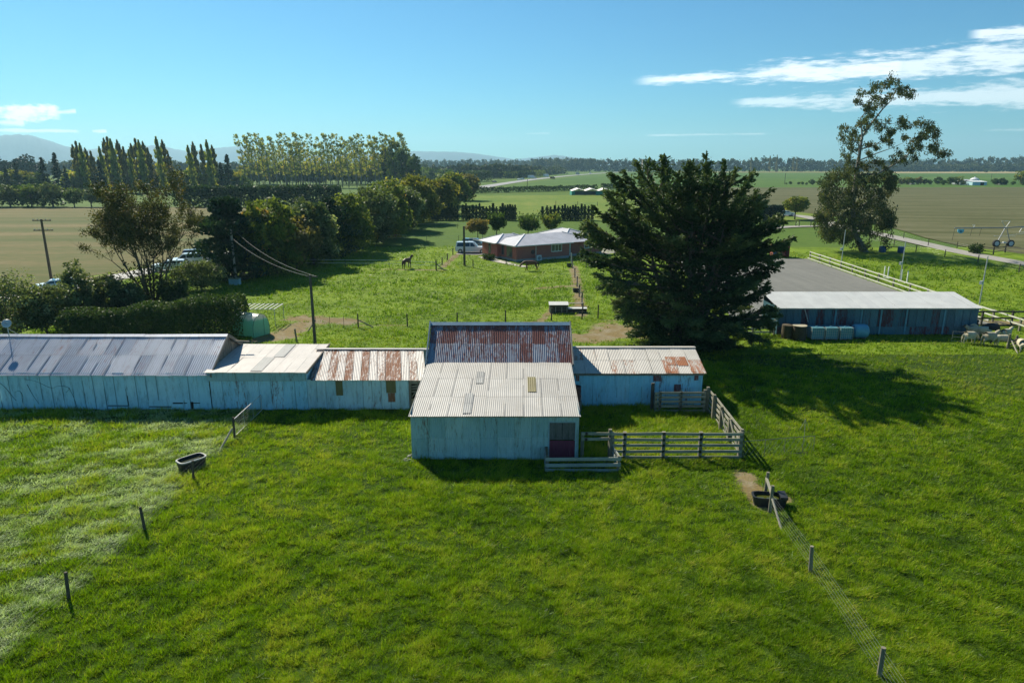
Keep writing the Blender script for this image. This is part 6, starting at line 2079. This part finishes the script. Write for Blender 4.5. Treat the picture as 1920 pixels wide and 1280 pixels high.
MB().span(-.95, .95, -.3, .3, .0, .42).build('box', W_DARK, t)
MB().span(-1.0, 1.0, -.38, .36, .43, .48).build('lid', simple('pale_lid_low', (.56, .56, .52), .6, .1, 2), t)
t = thing('feed_rack', 'brown slatted feed rack between the hutches', 'rack', P(1075, 575))
MB().span(-1.3, 1.0, -.2, .2, .35, .4).span(-1.3, -1.2, -.15, .15, 0, .35).span(.9, 1.0, -.15, .15, 0, .35).build('frame', W_OLD, t)
trough('water_trough', 'small black trough beside the meadow side fence', P(1081, 548), .9, .6, .4, 0, M_BLK, watermat('dark_water', (.02, .025, .02)), M_BLK)
trough('feed_tub', 'round black tub by the white capped post', P(1067, 501), .7, .7, .5, 0, M_BLK, watermat('dull_water', (.03, .03, .02)), M_BLK)

# ================================================================== brick house
hb = P(968, 492); hy = R(31)
t = thing('brick_house', 'single storey red brick house with grey hipped roof beyond the horse meadow', 'house', hb, hy)
m_br, nt = new_mat('red_brick'); g = NT(nt)
br = g.n('ShaderNodeTexBrick')
cmb = g.n('ShaderNodeCombineXYZ'); s3 = g.n('ShaderNodeSeparateXYZ'); g.put(s3.inputs[0], g.coords())
g.put(cmb.inputs[0], g.math('ADD', s3.outputs[0], s3.outputs[1])); g.put(cmb.inputs[1], s3.outputs[2])
g.put(br.inputs['Vector'], cmb.outputs[0])
for k, v in (('Color1', (.47, .135, .095, 1)), ('Color2', (.36, .095, .072, 1)), ('Mortar', (.26, .20, .17, 1))): br.inputs[k].default_value = v
br.inputs['Scale'].default_value = 1.0; br.inputs['Mortar Size'].default_value = .012
br.inputs['Brick Width'].default_value = .24; br.inputs['Row Height'].default_value = .085
cb_ = g.mix(g.ss(g.noise(g.coords(), .8, 4), .3, .7, 0, .4), br.outputs[0], (.28, .075, .065))
g.out(g.principled(cb_, .9, 0, .2))
EH = 2.45


def wallbox(mb, x0, x1, y0, y1): mb.span(x0, x1, y0, y1, .42, EH)


mb = MB(); bs = MB()
for r_ in ((0, 9.6, 0, 7.5), (-.6, 6, 4.6, 9.4), (9.3, 17, 1.3, 11)):
    wallbox(mb, *r_); bs.span(r_[0] + .03, r_[1] - .03, r_[2] + .03, r_[3] - .03, -.3, .42)
mb.build('wall', m_br, t)
bs.build('foundation', simple('grey_foundation', (.30, .30, .29), .9, .15, 1), t)
m_tile = simple('grey_roof_tiles', (.43, .43, .46), .5, .16, .7, spec=.5)
mrg = simple('white_ridge_tiles', (.72, .72, .70), .5, .05)


def hip(mb, cap, x0, x1, y0, y1, rise, oh=.55):
    x0, x1, y0, y1 = x0 - oh, x1 + oh, y0 - oh, y1 + oh
    w, d = x1 - x0, y1 - y0
    s_ = min(w, d) / 2
    if w >= d: r0, r1 = (x0 + s_, (y0 + y1) / 2), (x1 - s_, (y0 + y1) / 2)
    else: r0, r1 = ((x0 + x1) / 2, y0 + s_), ((x0 + x1) / 2, y1 - s_)
    z0, z1 = EH + .02, EH + rise
    c = [(x0, y0, z0), (x1, y0, z0), (x1, y1, z0), (x0, y1, z0)]
    a_, b_ = (*r0, z1), (*r1, z1)
    if w >= d: fs = [(0, 1, 5, 4), (1, 2, 5), (2, 3, 4, 5), (3, 0, 4)]; hips = [(0, 4), (3, 4), (1, 5), (2, 5)]
    else: fs = [(0, 1, 4), (1, 2, 5, 4), (2, 3, 5), (3, 0, 4, 5)]; hips = [(0, 4), (1, 4), (2, 5), (3, 5)]
    v = c + [a_, b_]
    mb.add(v, fs + [(3, 2, 1, 0)])
    for i, j in hips:
        p_, q_ = Vector(v[i]) + Vector((0, 0, .05)), Vector(v[j]) + Vector((0, 0, .05))
        cap.beam(p_, q_, .18, .06)


mb, cp = MB(), MB()
hip(mb, cp, 0, 14.6, 0, 7.5, 1.2); hip(mb, cp, -.6, 6, 4.6, 9.4, 1.08); hip(mb, cp, 9.3, 17, 1.3, 11, 1.5)
rf = mb.build('roof', m_tile, t)
cp.build('ridge_capping', mrg, rf)
mb = MB()
for (x0, y0), (x1, y1) in (((-.55, -.55), (10, -.55)), ((-.55, -.55), (-.55, 4.8)), ((-1.15, 4.7), (-1.15, 11.5)), ((8.8, .75), (17.5, .75)), ((-1.15, 4.68), (-.5, 4.68))):
    mb.beam((x0, y0 - .02, EH - .05), (x1, y1 - .02, EH - .05), .07, .15)
mb.build('gutter', simple('grey_gutter', (.48, .48, .47), .5), t)
M_GLASS = simple('window_glass', (.04, .06, .07), .1, .2, .5, spec=.8)


def window(x0, x1, z0, z1, y, side=False, fr=m_white, split=2):
    f = MB(); pn = MB()
    B = (lambda mb_, a0, a1, b0, b1, d0, d1: mb_.span(y + d0, y + d1, a0, a1, b0, b1)) if side else (lambda mb_, a0, a1, b0, b1, d0, d1: mb_.span(a0, a1, y + d0, y + d1, b0, b1))
    B(f, x0 - .07, x1 + .07, z0 - .1, z0, -.08, .02); B(f, x0 - .07, x1 + .07, z1, z1 + .07, -.06, .02)
    B(f, x0 - .07, x0, z0, z1, -.06, .02); B(f, x1, x1 + .07, z0, z1, -.06, .02)
    for k in range(1, split): xx = x0 + (x1 - x0) * k / split; B(f, xx - .03, xx + .03, z0, z1, -.05, .02)
    B(pn, x0, x1, z0, z1, -.03, .01)
    w_ = f.build('window', fr, t); pn.build('pane', M_GLASS, w_)


window(6.3, 8.1, 1.25, 2.2, 0, False, m_white, 3)
mbk = simple('dark_window_frame', (.12, .12, .12), .5)
window(1.2, 2.7, .65, 2.15, 0, True, mbk, 2)
window(3.6, 4.2, .8, 2.2, 0, True, mbk, 1)
window(6.6, 7.2, .8, 2.2, -.6, True, mbk, 1)
window(13.5, 15.0, 1.2, 2.2, 1.3, False, m_white, 2)
d = MB().span(9.75, 10.75, 1.22, 1.29, .3, 2.3).build('door', simple('pale_door', (.62, .68, .70), .5, .05), t)
FP = simple('frosted_pane', (.36, .50, .54), .2)
MB().span(9.85, 10.2, 1.19, 1.215, .5, 2.15).build('pane', FP, d)
MB().span(10.3, 10.65, 1.19, 1.215, .5, 2.15).build('pane', FP, d)
MB().tube([(10.68, 1.17, 1.2), (10.68, 1.17, 1.32)], .025, 6).build('handle', M_GALV, d)
MB().span(3.35, 4.2, -.45, -.1, .05, .85).build('heat_pump', simple('heat_pump_casing', (.66, .67, .66), .5), t)
MB().lathe((3.78, -.47, .45), [(.28, 0), (.28, .015), (.05, .02)], 16, 'y').build('fan_grille', simple('fan_grey', (.22, .24, .25), .5), t)
MB().tube([(3.4, -.08, .85), (3.4, -.08, 2.35)], .04, 6).build('downpipe', m_white, t)
MB().lathe((2.9, -.06, 1.35), [(.30, 0), (.34, 0), (.34, .05), (.30, .05)], 16, 'y').build('hose_reel', simple('dark_hose', (.08, .05, .05), .7), t)
# shrubs at its corner
for i, (px, py, lb) in enumerate(((913, 487, 'small clipped shrub at the house corner, left one'), (920, 488, 'small clipped shrub at the house corner, right one'))):
    plant(bsh, P(px, py), lb, 'bush', None, .62, i)
# ================================================================== vehicles
M_TYRE = simple('tyre', (.02, .02, .02), .85)
M_RIM = simple('alloy_rim', (.45, .46, .47), .35, .1, 5, metal=.6)
M_CGL = simple('car_glass', (.015, .03, .04), .06, .1, 1, spec=.8)
M_LAMP = simple('lamp_glass', (.7, .7, .68), .15)


def car(name, label, loc, rz, col, L=4.6, Wd=1.85, H=1.75, kind='wagon', group=None):
    t = thing(name, label, 'car', loc, rz, group)
    pm, nt = new_mat('car_paint_%s' % label.split()[0]); g = NT(nt)
    g.out(g.principled(col, .28, 0.0, .5, None, **{'Coat Weight': .6}))
    h = L / 2
    zs = .42
    prof = [(-h, zs), (-h + .04, .95), (-h + .1, 1.02), (h - 1.15, 1.06), (h - .25, .95), (h - .02, .80), (h, zs), (h - .25, .30), (-h + .25, .30)]
    MB().prism(prof, -Wd / 2, Wd / 2, lambda z: .04 if z < .5 else (.03 if z < .9 else .06)).build('body', pm, t)
    top = H
    if kind == 'wagon': cab = [(-h + .08, 1.02), (-h + .28, top - .06), (-h + .5, top), (.10, top), (.35, top - .06), (1.0, 1.05)]
    else: cab = [(-h + .08, 1.02), (-h + .2, top - .04), (-.75, top - .02), (-.65, top), (.02, top), (.25, top - .06), (.95, 1.05)]
    ins = lambda z: .06 + (z - 1.02) * .22
    MB().prism(cab, -Wd / 2, Wd / 2, ins).build('cabin', pm, t)
    for s_ in (-1, 1):
        y0, y1 = s_ * (Wd / 2 - ins(1.12) + .008), s_ * (Wd / 2 - ins(top - .14) + .008)
        for x0, x1, xa, xb in ((-h + .28, -1.15, -h + .4, -1.15), (-1.05, -.25, -1.05, -.25), (-.17, .72, -.17, .22)):
            vs = [(x0, y0, 1.12), (x1, y0, 1.12), (xb, y1, top - .14), (xa, y1, top - .14)]
            MB().add(vs, [(0, 1, 2, 3) if s_ < 0 else (3, 2, 1, 0)]).build('side_window', M_CGL, t)
    y = Wd / 2 - .2
    MB().add([(.93, -y, 1.10), (.93, y, 1.10), (.38, y - .12, top - .12), (.38, -y + .12, top - .12)], [(0, 1, 2, 3)]).build('windscreen', M_CGL, t, loc=(.03, 0, .02))
    MB().add([(-h + .10, y, 1.12), (-h + .10, -y, 1.12), (-h + .26, -y + .12, top - .12), (-h + .26, y - .12, top - .12)], [(0, 1, 2, 3)]).build('rear_window', M_CGL, t, loc=(-.02, 0, 0))
    for x in (-h + .85, h - .9):
        for s_ in (-1, 1):
            yy = s_ * (Wd / 2 - .10)
            wh = MB().lathe((x, yy - .11, .36), [(.22, 0), (.34, .0), (.36, .04), (.36, .18), (.34, .22), (.22, .22)], 18, 'y').build('wheel', M_TYRE, t)
            MB().lathe((x, yy + (s_ * .112) - .006, .36), [(.05, 0), (.22, 0), (.22, .012), (.05, .012)], 14, 'y').build('rim', M_RIM, wh)
    for s_ in (-1, 1):
        MB().box((h - .10, s_ * (Wd / 2 - .32), .78), (.16, .34, .13)).build('headlight', M_LAMP, t)
        MB().box((-h + .03, s_ * (Wd / 2 - .18), .82), (.1, .14, .3)).build('tail_light', simple('red_lens', (.3, .02, .02), .3), t)
        MB().box((.62, s_ * (Wd / 2 + .06), 1.12), (.12, .16, .12)).build('mirror', pm, t)
    MB().box((h - .02, 0, .48), (.12, Wd * .9, .22)).build('bumper', simple('bumper_grey', (.08, .08, .085), .6), t)
    return t


car('utility_vehicle', 'white utility vehicle with canopy parked left of the brick house', P(885, 474), R(-4), (.72, .74, .74), 5.3, 1.9, 1.85, 'ute')
car('parked_car', 'dark green grey car parked behind the white utility vehicle', P(893, 466.5), R(-6), (.10, .15, .15), 5.0, 1.85, 1.8)
car('parked_car', 'pale silver van like car seen through the many stemmed tree', P(349, 497), R(200), (.50, .56, .57), 4.7, 1.85, 1.7)
car('parked_car', 'dark brown red car just behind the pale silver one', P(372, 487), R(22), (.08, .045, .045), 4.5, 1.8, 1.6)
car('parked_car', 'white car half lost behind the bushes beside the lane', P(318, 508), R(200), (.70, .72, .72), 4.4, 1.75, 1.5)
car('parked_car', 'pale car roof showing behind the left bushes by the brown pole', P(104, 548), R(205), (.62, .68, .74), 4.4, 1.75, 1.5)
car('parked_car', 'white car parked on the drive by the small round tree', P(1474, 405), R(0), (.72, .72, .70), 4.4, 1.8, 1.5)
car('parked_car', 'white car parked behind the cypress near the house drive', P(1192, 462), R(30), (.72, .74, .74), 4.6, 1.8, 1.6)


def roadcar(px, py, col, L, H, label, truck=False):
    b = P(px, py)
    nx = P(px + 4, py)
    t = MB()
    w = 2.3 if truck else 1.9
    if truck:
        t.span(-L / 2, L / 2 - 2.2, -w / 2, w / 2, .9, H).span(L / 2 - 2.0, L / 2, -w / 2, w / 2, .6, H * .8)
    else:
        t.prism([(-L / 2, .35), (-L / 2, .95), (-L * .35, 1.0), (-L * .25, H), (L * .15, H), (L * .28, 1.0), (L / 2, .85), (L / 2, .35)], -w / 2, w / 2)
    for x in (-L * .32, L * .32):
        for s_ in (-1, 1): t.lathe((x, s_ * (w / 2 - .1) - .1, .36), [(.1, 0), (.36, 0), (.36, .2), (.1, .2)], 10, 'y')
    o_ = t.build('truck' if truck else 'car', simple('paint_' + label.split()[0], col, .35), loc=(b.x, b.y, .07), rz=R(62))
    tag(o_, label, 'truck' if truck else 'car')


roadcar(927, 342.5, (.03, .04, .09), 4.6, 1.5, 'navy car rounding the near bend of the highway')
roadcar(973, 338.2, (.7, .7, .68), 4.6, 1.6, 'white car on the highway, right of the navy one')
roadcar(980, 337.2, (.3, .42, .45), 4.6, 1.6, 'teal grey car just behind the white car on the highway')
roadcar(996, 335.5, (.55, .6, .62), 11, 3.6, 'pale truck before the brown hedge on the highway', True)
roadcar(1003, 335, (.5, .52, .5), 4.6, 1.6, 'grey car following the pale truck on the highway')
roadcar(1024, 332.5, (.6, .66, .70), 10, 3.6, 'bluish white truck farther along the highway', True)
roadcar(1083, 328.0, (.3, .34, .36), 9, 3.4, 'grey truck on the far straight of the highway', True)
roadcar(1107, 326, (.6, .6, .58), 5, 2.2, 'white van near the end of the highway')
roadcar(1036, 336.6, (.16, .05, .03), 7, 2.6, 'rust red farm truck standing in the green field', True)

# ================================================================== far shelters and farm sheds
b = P(1072, 366)
t = thing('shade_shelter', 'long white roofed green walled animal shelter in the far pasture', 'shelter', b, R(3))
m_tarp = simple('white_tarp', (.70, .68, .62), .7, .08, .3)
mb = MB(); wl = MB()
for k in range(3):
    x0 = k * 6.4
    mb.add([(x0, 0, 1.9), (x0 + 3.2, 0, 2.9), (x0 + 6.3, 0, 2.1), (x0, 7, 2.1), (x0 + 3.2, 7, 3.3), (x0 + 6.3, 7, 2.3)], [(0, 1, 4, 3), (1, 2, 5, 4)])
    for x in (x0 + .1, x0 + 6.2):
        for y in (.1, 6.9): wl.tube([(x, y, 0), (x, y, 2.0)], .06, 5)
mb.build('roof', m_tarp, t)
wl.build('post', W_DARK, t)
MB().span(0, 1.5, -.02, .03, .0, 1.8).span(-.05, 0, 0, 6.9, 0, 1.9).span(11.5, 18.6, -.02, .03, 0, 1.7).build('wall', simple('green_cloth', (.03, .26, .20), .8, .15, .5), t)
MB().span(.1, 18.5, 3.4, 3.45, 0, 1.8).build('dark_inner_sheet', simple('dark_cloth', (.05, .10, .08), .8), t)


def shed(label, px0, px1, pb, pe, pt, wc, rc, dp=9):
    a_, b_ = P(px0, pb), P(px1, pb)
    w = b_.x - a_.x
    he = PY(px0, pe, a_.y).z; hr = max(he + .4, PY(px0, pt, a_.y).z)
    t = thing('farm_shed', label, 'shed', a_)
    MB().span(0, w, 0, dp, 0, he).build('wall', wc, t)
    MB().add([(-.3, -.3, he), (w + .3, -.3, he), (w + .3, dp / 2, hr), (-.3, dp / 2, hr), (w + .3, dp + .3, he), (-.3, dp + .3, he)], [(0, 1, 2, 3), (3, 2, 4, 5)]).build('roof', rc, t)
    d_ = MB().span(w * .55, w * .8, -.06, .0, 0, he * .8).build('door', M_DARKIN, t)


c1 = simple('pale_blue_cladding', (.42, .62, .68), .5, .08, .4); c2 = simple('white_roofing', (.66, .68, .67), .5, .08, .4)
shed('pale blue farm shed with white roof at the far edge of the ploughed field', 1823, 1850, 347.5, 341, 339, c1, c2, 14)
shed('dull grey farm shed left of the pale blue one, behind small trees', 1804, 1823, 346.5, 339, 336.5, simple('dull_cladding', (.28, .31, .31), .7), simple('dull_roofing', (.35, .38, .38), .6), 12)
shed('small white roofed hut right of the pale blue farm shed', 1876, 1888, 346.5, 344, 342.5, simple('hut_wall', (.3, .3, .28), .8), c2, 5)
shed('low white roofed hut among the far russet trees', 1708, 1716, 346, 344.6, 343.6, simple('hut_wall_pale', (.36, .36, .34), .8), c2, 4)
shed('tiny white building at the foot of the horizon woods', 1245, 1258, 322, 319.5, 318.5, c2, c2, 14)
shed('small far house with grey roof left of the highway woods', 842, 849, 334, 331, 329, c2, simple('far_grey_roof', (.3, .3, .31), .7), 8)
t = thing('silo', 'squat round white tank behind the pale blue farm shed', 'tank', P(1836, 346))
MB().lathe((0, 6, 0), [(3.2, 0), (3.2, 3.4), (1.6, 4.6), (.3, 4.9)], 18).build('shell', c2, t)
MB().lathe((0, 6, 4.9), [(.5, 0), (.5, .35), (.2, .5)], 10).build('hatch', c2, t)
t = thing('guessed_building', 'plain beige block guessed as a building by the horizon woods behind the cypress top', 'building', P(1213, 323))
MB().span(-9, 7, 0, 10, 0, 24).build('wall', simple('beige_wall', (.36, .30, .26), .9, .08, .1), t)  # plain block built as a guess for an unclear beige patch
MB().span(-9.3, 7.3, -.3, 10.3, 24, 24.6).build('roof', simple('beige_roof', (.30, .27, .25), .9), t)

# ================================================================== pivot irrigator
b = P(1880, 463)
t = thing('pivot_irrigator', 'wheeled pivot irrigator with long pipe standing on the ploughed field', 'irrigator', b)
m_st = simple('grey_steel', (.26, .27, .28), .5, .15, 1, metal=.4)
m_lt = simple('pale_steel', (.62, .63, .61), .5, .1, 1, metal=.0)
zh = PY(1880, 427, b.y).z
xl_ = PY(1790, 427, b.y).x - b.x
for x in (-1.25, 1.25):
    wh = MB().lathe((x, -.2, .62), [(.38, 0), (.58, -.02), (.63, .06), (.63, .34), (.58, .42), (.38, .40)], 20, 'y').build('wheel', M_TYRE, t)
    MB().lathe((x, -.215, .62), [(.06, 0), (.40, 0), (.40, .04), (.06, .04)], 16, 'y').build('rim', m_lt, wh)
    MB().beam((x * .95, .02, .62), (x * .12, .02, zh - .1), .11, .11, (0, 1, 0)).build('tower_leg', m_st, t)
MB().beam((-1.3, 0, .72), (1.3, 0, .72), .12, .12).box((0, -.1, .8), (.35, .3, .3)).build('drive_beam', m_lt, t)
MB().beam((-1.9, 0, zh * .58), (1.9, 0, zh * .55), .05, .05).build('stay_rod', m_lt, t)
mb = MB()
pts = []
for i in range(25):
    x = xl_ + (22 - xl_) * i / 24
    pts.append((x, 0, zh + (.55 * math.sin(max(0, x) / 30 * math.pi) if x > 0 else -.02 * abs(x) / 3)))
mb.tube(pts, .095, 8)
mb.build('water_pipe', m_st, t)
mb = MB()
for x in (-.9, .7):
    pass
for poly, w_ in (([(-.95, 0, zh + 1.15), (.55, 0, zh + 1.15), (-.1, 0, zh), (-.95, 0, zh + 1.15)], .07), ([(-5.9, 0, zh + .5), (-5.5, 0, zh + .5), (-5.7, 0, zh), (-5.9, 0, zh + .5)], .05), ([(2.2, -.3, zh - .75), (3.6, -.3, zh - .75), (2.9, 0, zh + .2), (2.2, -.3, zh - .75)], .07), ([(.6, 0, zh - 1.3), (10, 0, zh - .3)], .05)):
    for a_, b_ in zip(poly[:-1], poly[1:]): MB().beam(a_, b_, w_, w_, (0, 1, 0)).build('truss_bar', m_lt, t)
mb = MB()
for x in (xl_ + .05, -5.9, -4.3, 4.5, 8): mb.tube([(x, 0, zh - .1), (x - .15, 0, zh - (2.2 if x < -7 else 1.4))], .028, 5)
mb.build('drop_hose', W_DARK, t)
MB().prism([(-.55, zh - .25), (.55, zh - .25), (.5, zh - .7), (.15, zh - .95), (-.15, zh - .95), (-.5, zh - .7)], -.08, .08).build('sign_plate', simple('light_blue_plate', (.12, .42, .62), .5), t, loc=(xl_ + 1.15, 0, -.02))
MB().prism([(-.2, zh - .5), (.2, zh - .5), (.16, zh - .66), (0, zh - .74), (-.16, zh - .66)], -.09, -.082).build('plate_emblem', simple('dark_blue_emblem', (.02, .06, .12), .5), t, loc=(xl_ + 1.15, 0, -.02))

# ================================================================== animals
def animal(name, label, cat, loc, rz, joints, bones, mat, s=1.0, group=None, extra=()):
    """one continuous skin grown over a jointed skeleton; joints: name -> (x, y, z, rx, ry)"""
    names = list(joints)
    me = bpy.data.meshes.new(name)
    me.from_pydata([tuple(c * s for c in joints[n][:3]) for n in names], [(names.index(a_), names.index(b_)) for a_, b_ in bones], [])
    o_ = bpy.data.objects.new(name, me)
    COL.objects.link(o_)
    o_.location = loc; o_.rotation_euler = (0, 0, rz)
    sk = o_.modifiers.new('skin', 'SKIN')
    for i, n in enumerate(names):
        r_ = joints[n]
        me.skin_vertices[0].data[i].radius = (r_[3] * s, r_[4] * s)
        me.skin_vertices[0].data[i].use_root = (i == 0)
    sk.use_smooth_shade = True
    ss_ = o_.modifiers.new('round', 'SUBSURF'); ss_.levels = 1; ss_.render_levels = 2
    me.materials.append(mat)
    tag(o_, label, cat, group)
    return o_


def quad(h, L, neck, head, muzzle, chest, belly, leg, tail, stride=(.1, -.1, .05, -.15)):
    J = {'mid': (0, 0, h * .80, *belly), 'chest': (L * .42, 0, h * .79, *chest), 'rump': (-L * .44, 0, h * .82, *chest),
         'wither': (L * .50, 0, h * .90, chest[0] * .6, chest[1] * .6), 'neck': (*neck, leg * 2.3, leg * 2.6), 'head': (*head, leg * 1.9, leg * 2.0), 'muzzle': (*muzzle, leg * 1.1, leg * 1.15),
         'tail': (-L * .58, 0, h * .80, leg * .6, leg * .6), 'tail2': (*tail, leg * .5, leg * .5)}
    B = [('mid', 'chest'), ('mid', 'rump'), ('chest', 'wither'), ('wither', 'neck'), ('neck', 'head'), ('head', 'muzzle'), ('rump', 'tail'), ('tail', 'tail2')]
    w = chest[0] * .62
    for i, (nm, x, s_) in enumerate((('fl', L * .40, 1), ('fr', L * .40, -1), ('hl', -L * .43, 1), ('hr', -L * .43, -1))):
        st = stride[i] * h
        root = 'chest' if i < 2 else 'rump'
        y = s_ * w
        if i < 2:
            J[nm + '1'] = (x, y, h * .56, leg * 1.7, leg * 1.7); J[nm + '2'] = (x + st * .5, y, h * .30, leg * .95, leg * .95); J[nm + '3'] = (x + st, y, h * .035, leg * .85, leg * .9)
            B += [(root, nm + '1'), (nm + '1', nm + '2'), (nm + '2', nm + '3')]
        else:
            J[nm + '1'] = (x + .05 * h, y, h * .56, leg * 2.2, leg * 2.2); J[nm + '2'] = (x - .07 * h + st * .5, y, h * .34, leg * 1.0, leg * 1.0); J[nm + '3'] = (x - .02 * h + st, y, h * .035, leg * .85, leg * .9)
            B += [(root, nm + '1'), (nm + '1', nm + '2'), (nm + '2', nm + '3')]
    for s_ in (1, -1):
        J['ear%d' % s_] = (head[0] - .02 * h, s_ * leg * 1.7, head[2] + .09 * h, leg * .35, leg * .35)
        B.append(('head', 'ear%d' % s_))
    return J, B


M_BAY = simple('bay_coat', (.13, .050, .022), .6, .3, 2.5)
M_BAYD = simple('dark_bay_coat', (.085, .035, .018), .6, .3, 2.5)
M_MANE = simple('black_mane', (.012, .010, .009), .7)
hd = P(996, 508)
J, B = quad(1.45, 1.55, (1.12, 0, 1.12), (1.42, 0, .86), (1.60, 0, .56), (.27, .30), (.28, .31), .062, (-1.02, 0, .55))
h1_ = animal('horse', 'bay horse walking left with lowered head before the brick house', 'horse', hd, R(183), J, B, M_BAY)
MB().tube([(.72, 0, 1.42), (1.0, 0, 1.30), (1.32, 0, 1.04)], [.05, .06, .04], 6).build('mane', M_MANE, h1_)
MB().tube([(-.88, 0, 1.20), (-1.0, 0, .95), (-1.03, 0, .5)], [.05, .075, .03], 6).build('tail_hair', M_MANE, h1_)
hd = P(763, 504)
J, B = quad(1.5, 1.5, (.98, 0, 1.52), (1.25, 0, 1.72), (1.55, 0, 1.52), (.28, .31), (.29, .32), .062, (-1.0, 0, .55), (.0, .04, 0, -.05))
h2_ = animal('horse', 'dark bay horse standing at the white tape fence in the meadow', 'horse', hd, R(60), J, B, M_BAYD)
MB().tube([(.7, 0, 1.45), (.95, 0, 1.68), (1.15, 0, 1.82)], [.05, .06, .04], 6).build('mane', M_MANE, h2_)
MB().tube([(-.86, 0, 1.24), (-.98, 0, 1.0), (-1.0, 0, .5)], [.05, .075, .03], 6).build('tail_hair', M_MANE, h2_)

M_WOOL = simple('cream_wool', (.46, .42, .30), .95, .25, 6, bump=.6)
M_WOOLD = simple('dingy_wool', (.34, .31, .22), .95, .3, 6, bump=.6)
M_FACE = simple('dark_face', (.05, .045, .04), .8)
M_BLACKS = simple('black_fleece', (.025, .028, .032), .9, .3, 5)


def sheep(px, py, rz, label, mat=M_WOOL, s=1.0, up=True, face=M_FACE):
    J, B = quad(.82, .86, (.50, 0, .84) if up else (.56, 0, .6), (.64, 0, .98) if up else (.72, 0, .40), (.84, 0, .92) if up else (.82, 0, .22), (.235, .25), (.265, .27), .035, (-.56, 0, .45), (.02, -.02, .02, -.03))
    J['neck'] = (*J['neck'][:3], .14, .15)
    p = P(px, py)
    o_ = animal('sheep', label, 'sheep', p, R(rz), J, B, mat, s, 'sheep by the arena shed')
    hx, _, hz = J['head'][:3]; mx_, _, mz = J['muzzle'][:3]
    MB().tube([(hx * s, 0, hz * s), ((hx + mx_) / 2 * s, 0, (hz + mz) / 2 * s), ((mx_ + .03) * s, 0, (mz - .01) * s)], [.082 * s, .072 * s, .042 * s], 8).build('face', face, o_)
    return o_


sheep(1815, 644, 2, 'front cream sheep at the left of the flock, facing right', M_WOOL, 1.12, False)
sheep(1822, 633, 184, 'sheep at the back left of the flock, head raised to the left', M_WOOLD, 1.1)
sheep(1842, 634, 150, 'cream sheep with head up in the middle of the flock', M_WOOL, 1.12, True, M_WOOL)
sheep(1852, 647, 5, 'big dingy sheep in the front middle of the flock', M_WOOLD, 1.2)
sheep(1858, 630, 182, 'dark fleeced sheep lying behind the flock', M_BLACKS, 1.25, False)
sheep(1878, 649, 170, 'grey cream sheep at the right of the flock beside the post', M_WOOL, 1.05, False)
sheep(1884, 636, 20, 'white faced sheep behind the post at the right', M_WOOL, 1.0, True, M_WOOL)
sheep(1913, 660, 70, 'lone cream sheep on the far side of the rails, seen from behind', M_WOOL, 1.15, False)
t = fence('rail_fence', 'low timber rails and strainer post holding the sheep', [P(1889, 654), P(1905, 647), P(1925, 658)], [1.15, .7, .7], .09, (), (.3, .55), pm=W_POST, rm=W_DARK, rail=(.04, .12))
MB().tube([(.1, -.1, .75), tuple(P(1908, 664) - Vector(t.location) + Vector((0, 0, .04)))], .05, 7).build('stay', W_RAIL, t)
ga, gb = P(1784, 641), P(1868, 648)
t = thing('sheep_hurdle', 'thin wire hurdle panel in front of the sheep', 'hurdle', ga)
dv = gb - ga
mb = MB()
for z in (.1, .45, .9): mb.tube([(0, 0, z), (dv.x, dv.y, z)], .012, 5)
for f in (0, .33, .66, 1): mb.tube([(dv.x * f, dv.y * f, 0), (dv.x * f, dv.y * f, .92)], .014, 5)
mb.build('frame', M_WIRE, t)
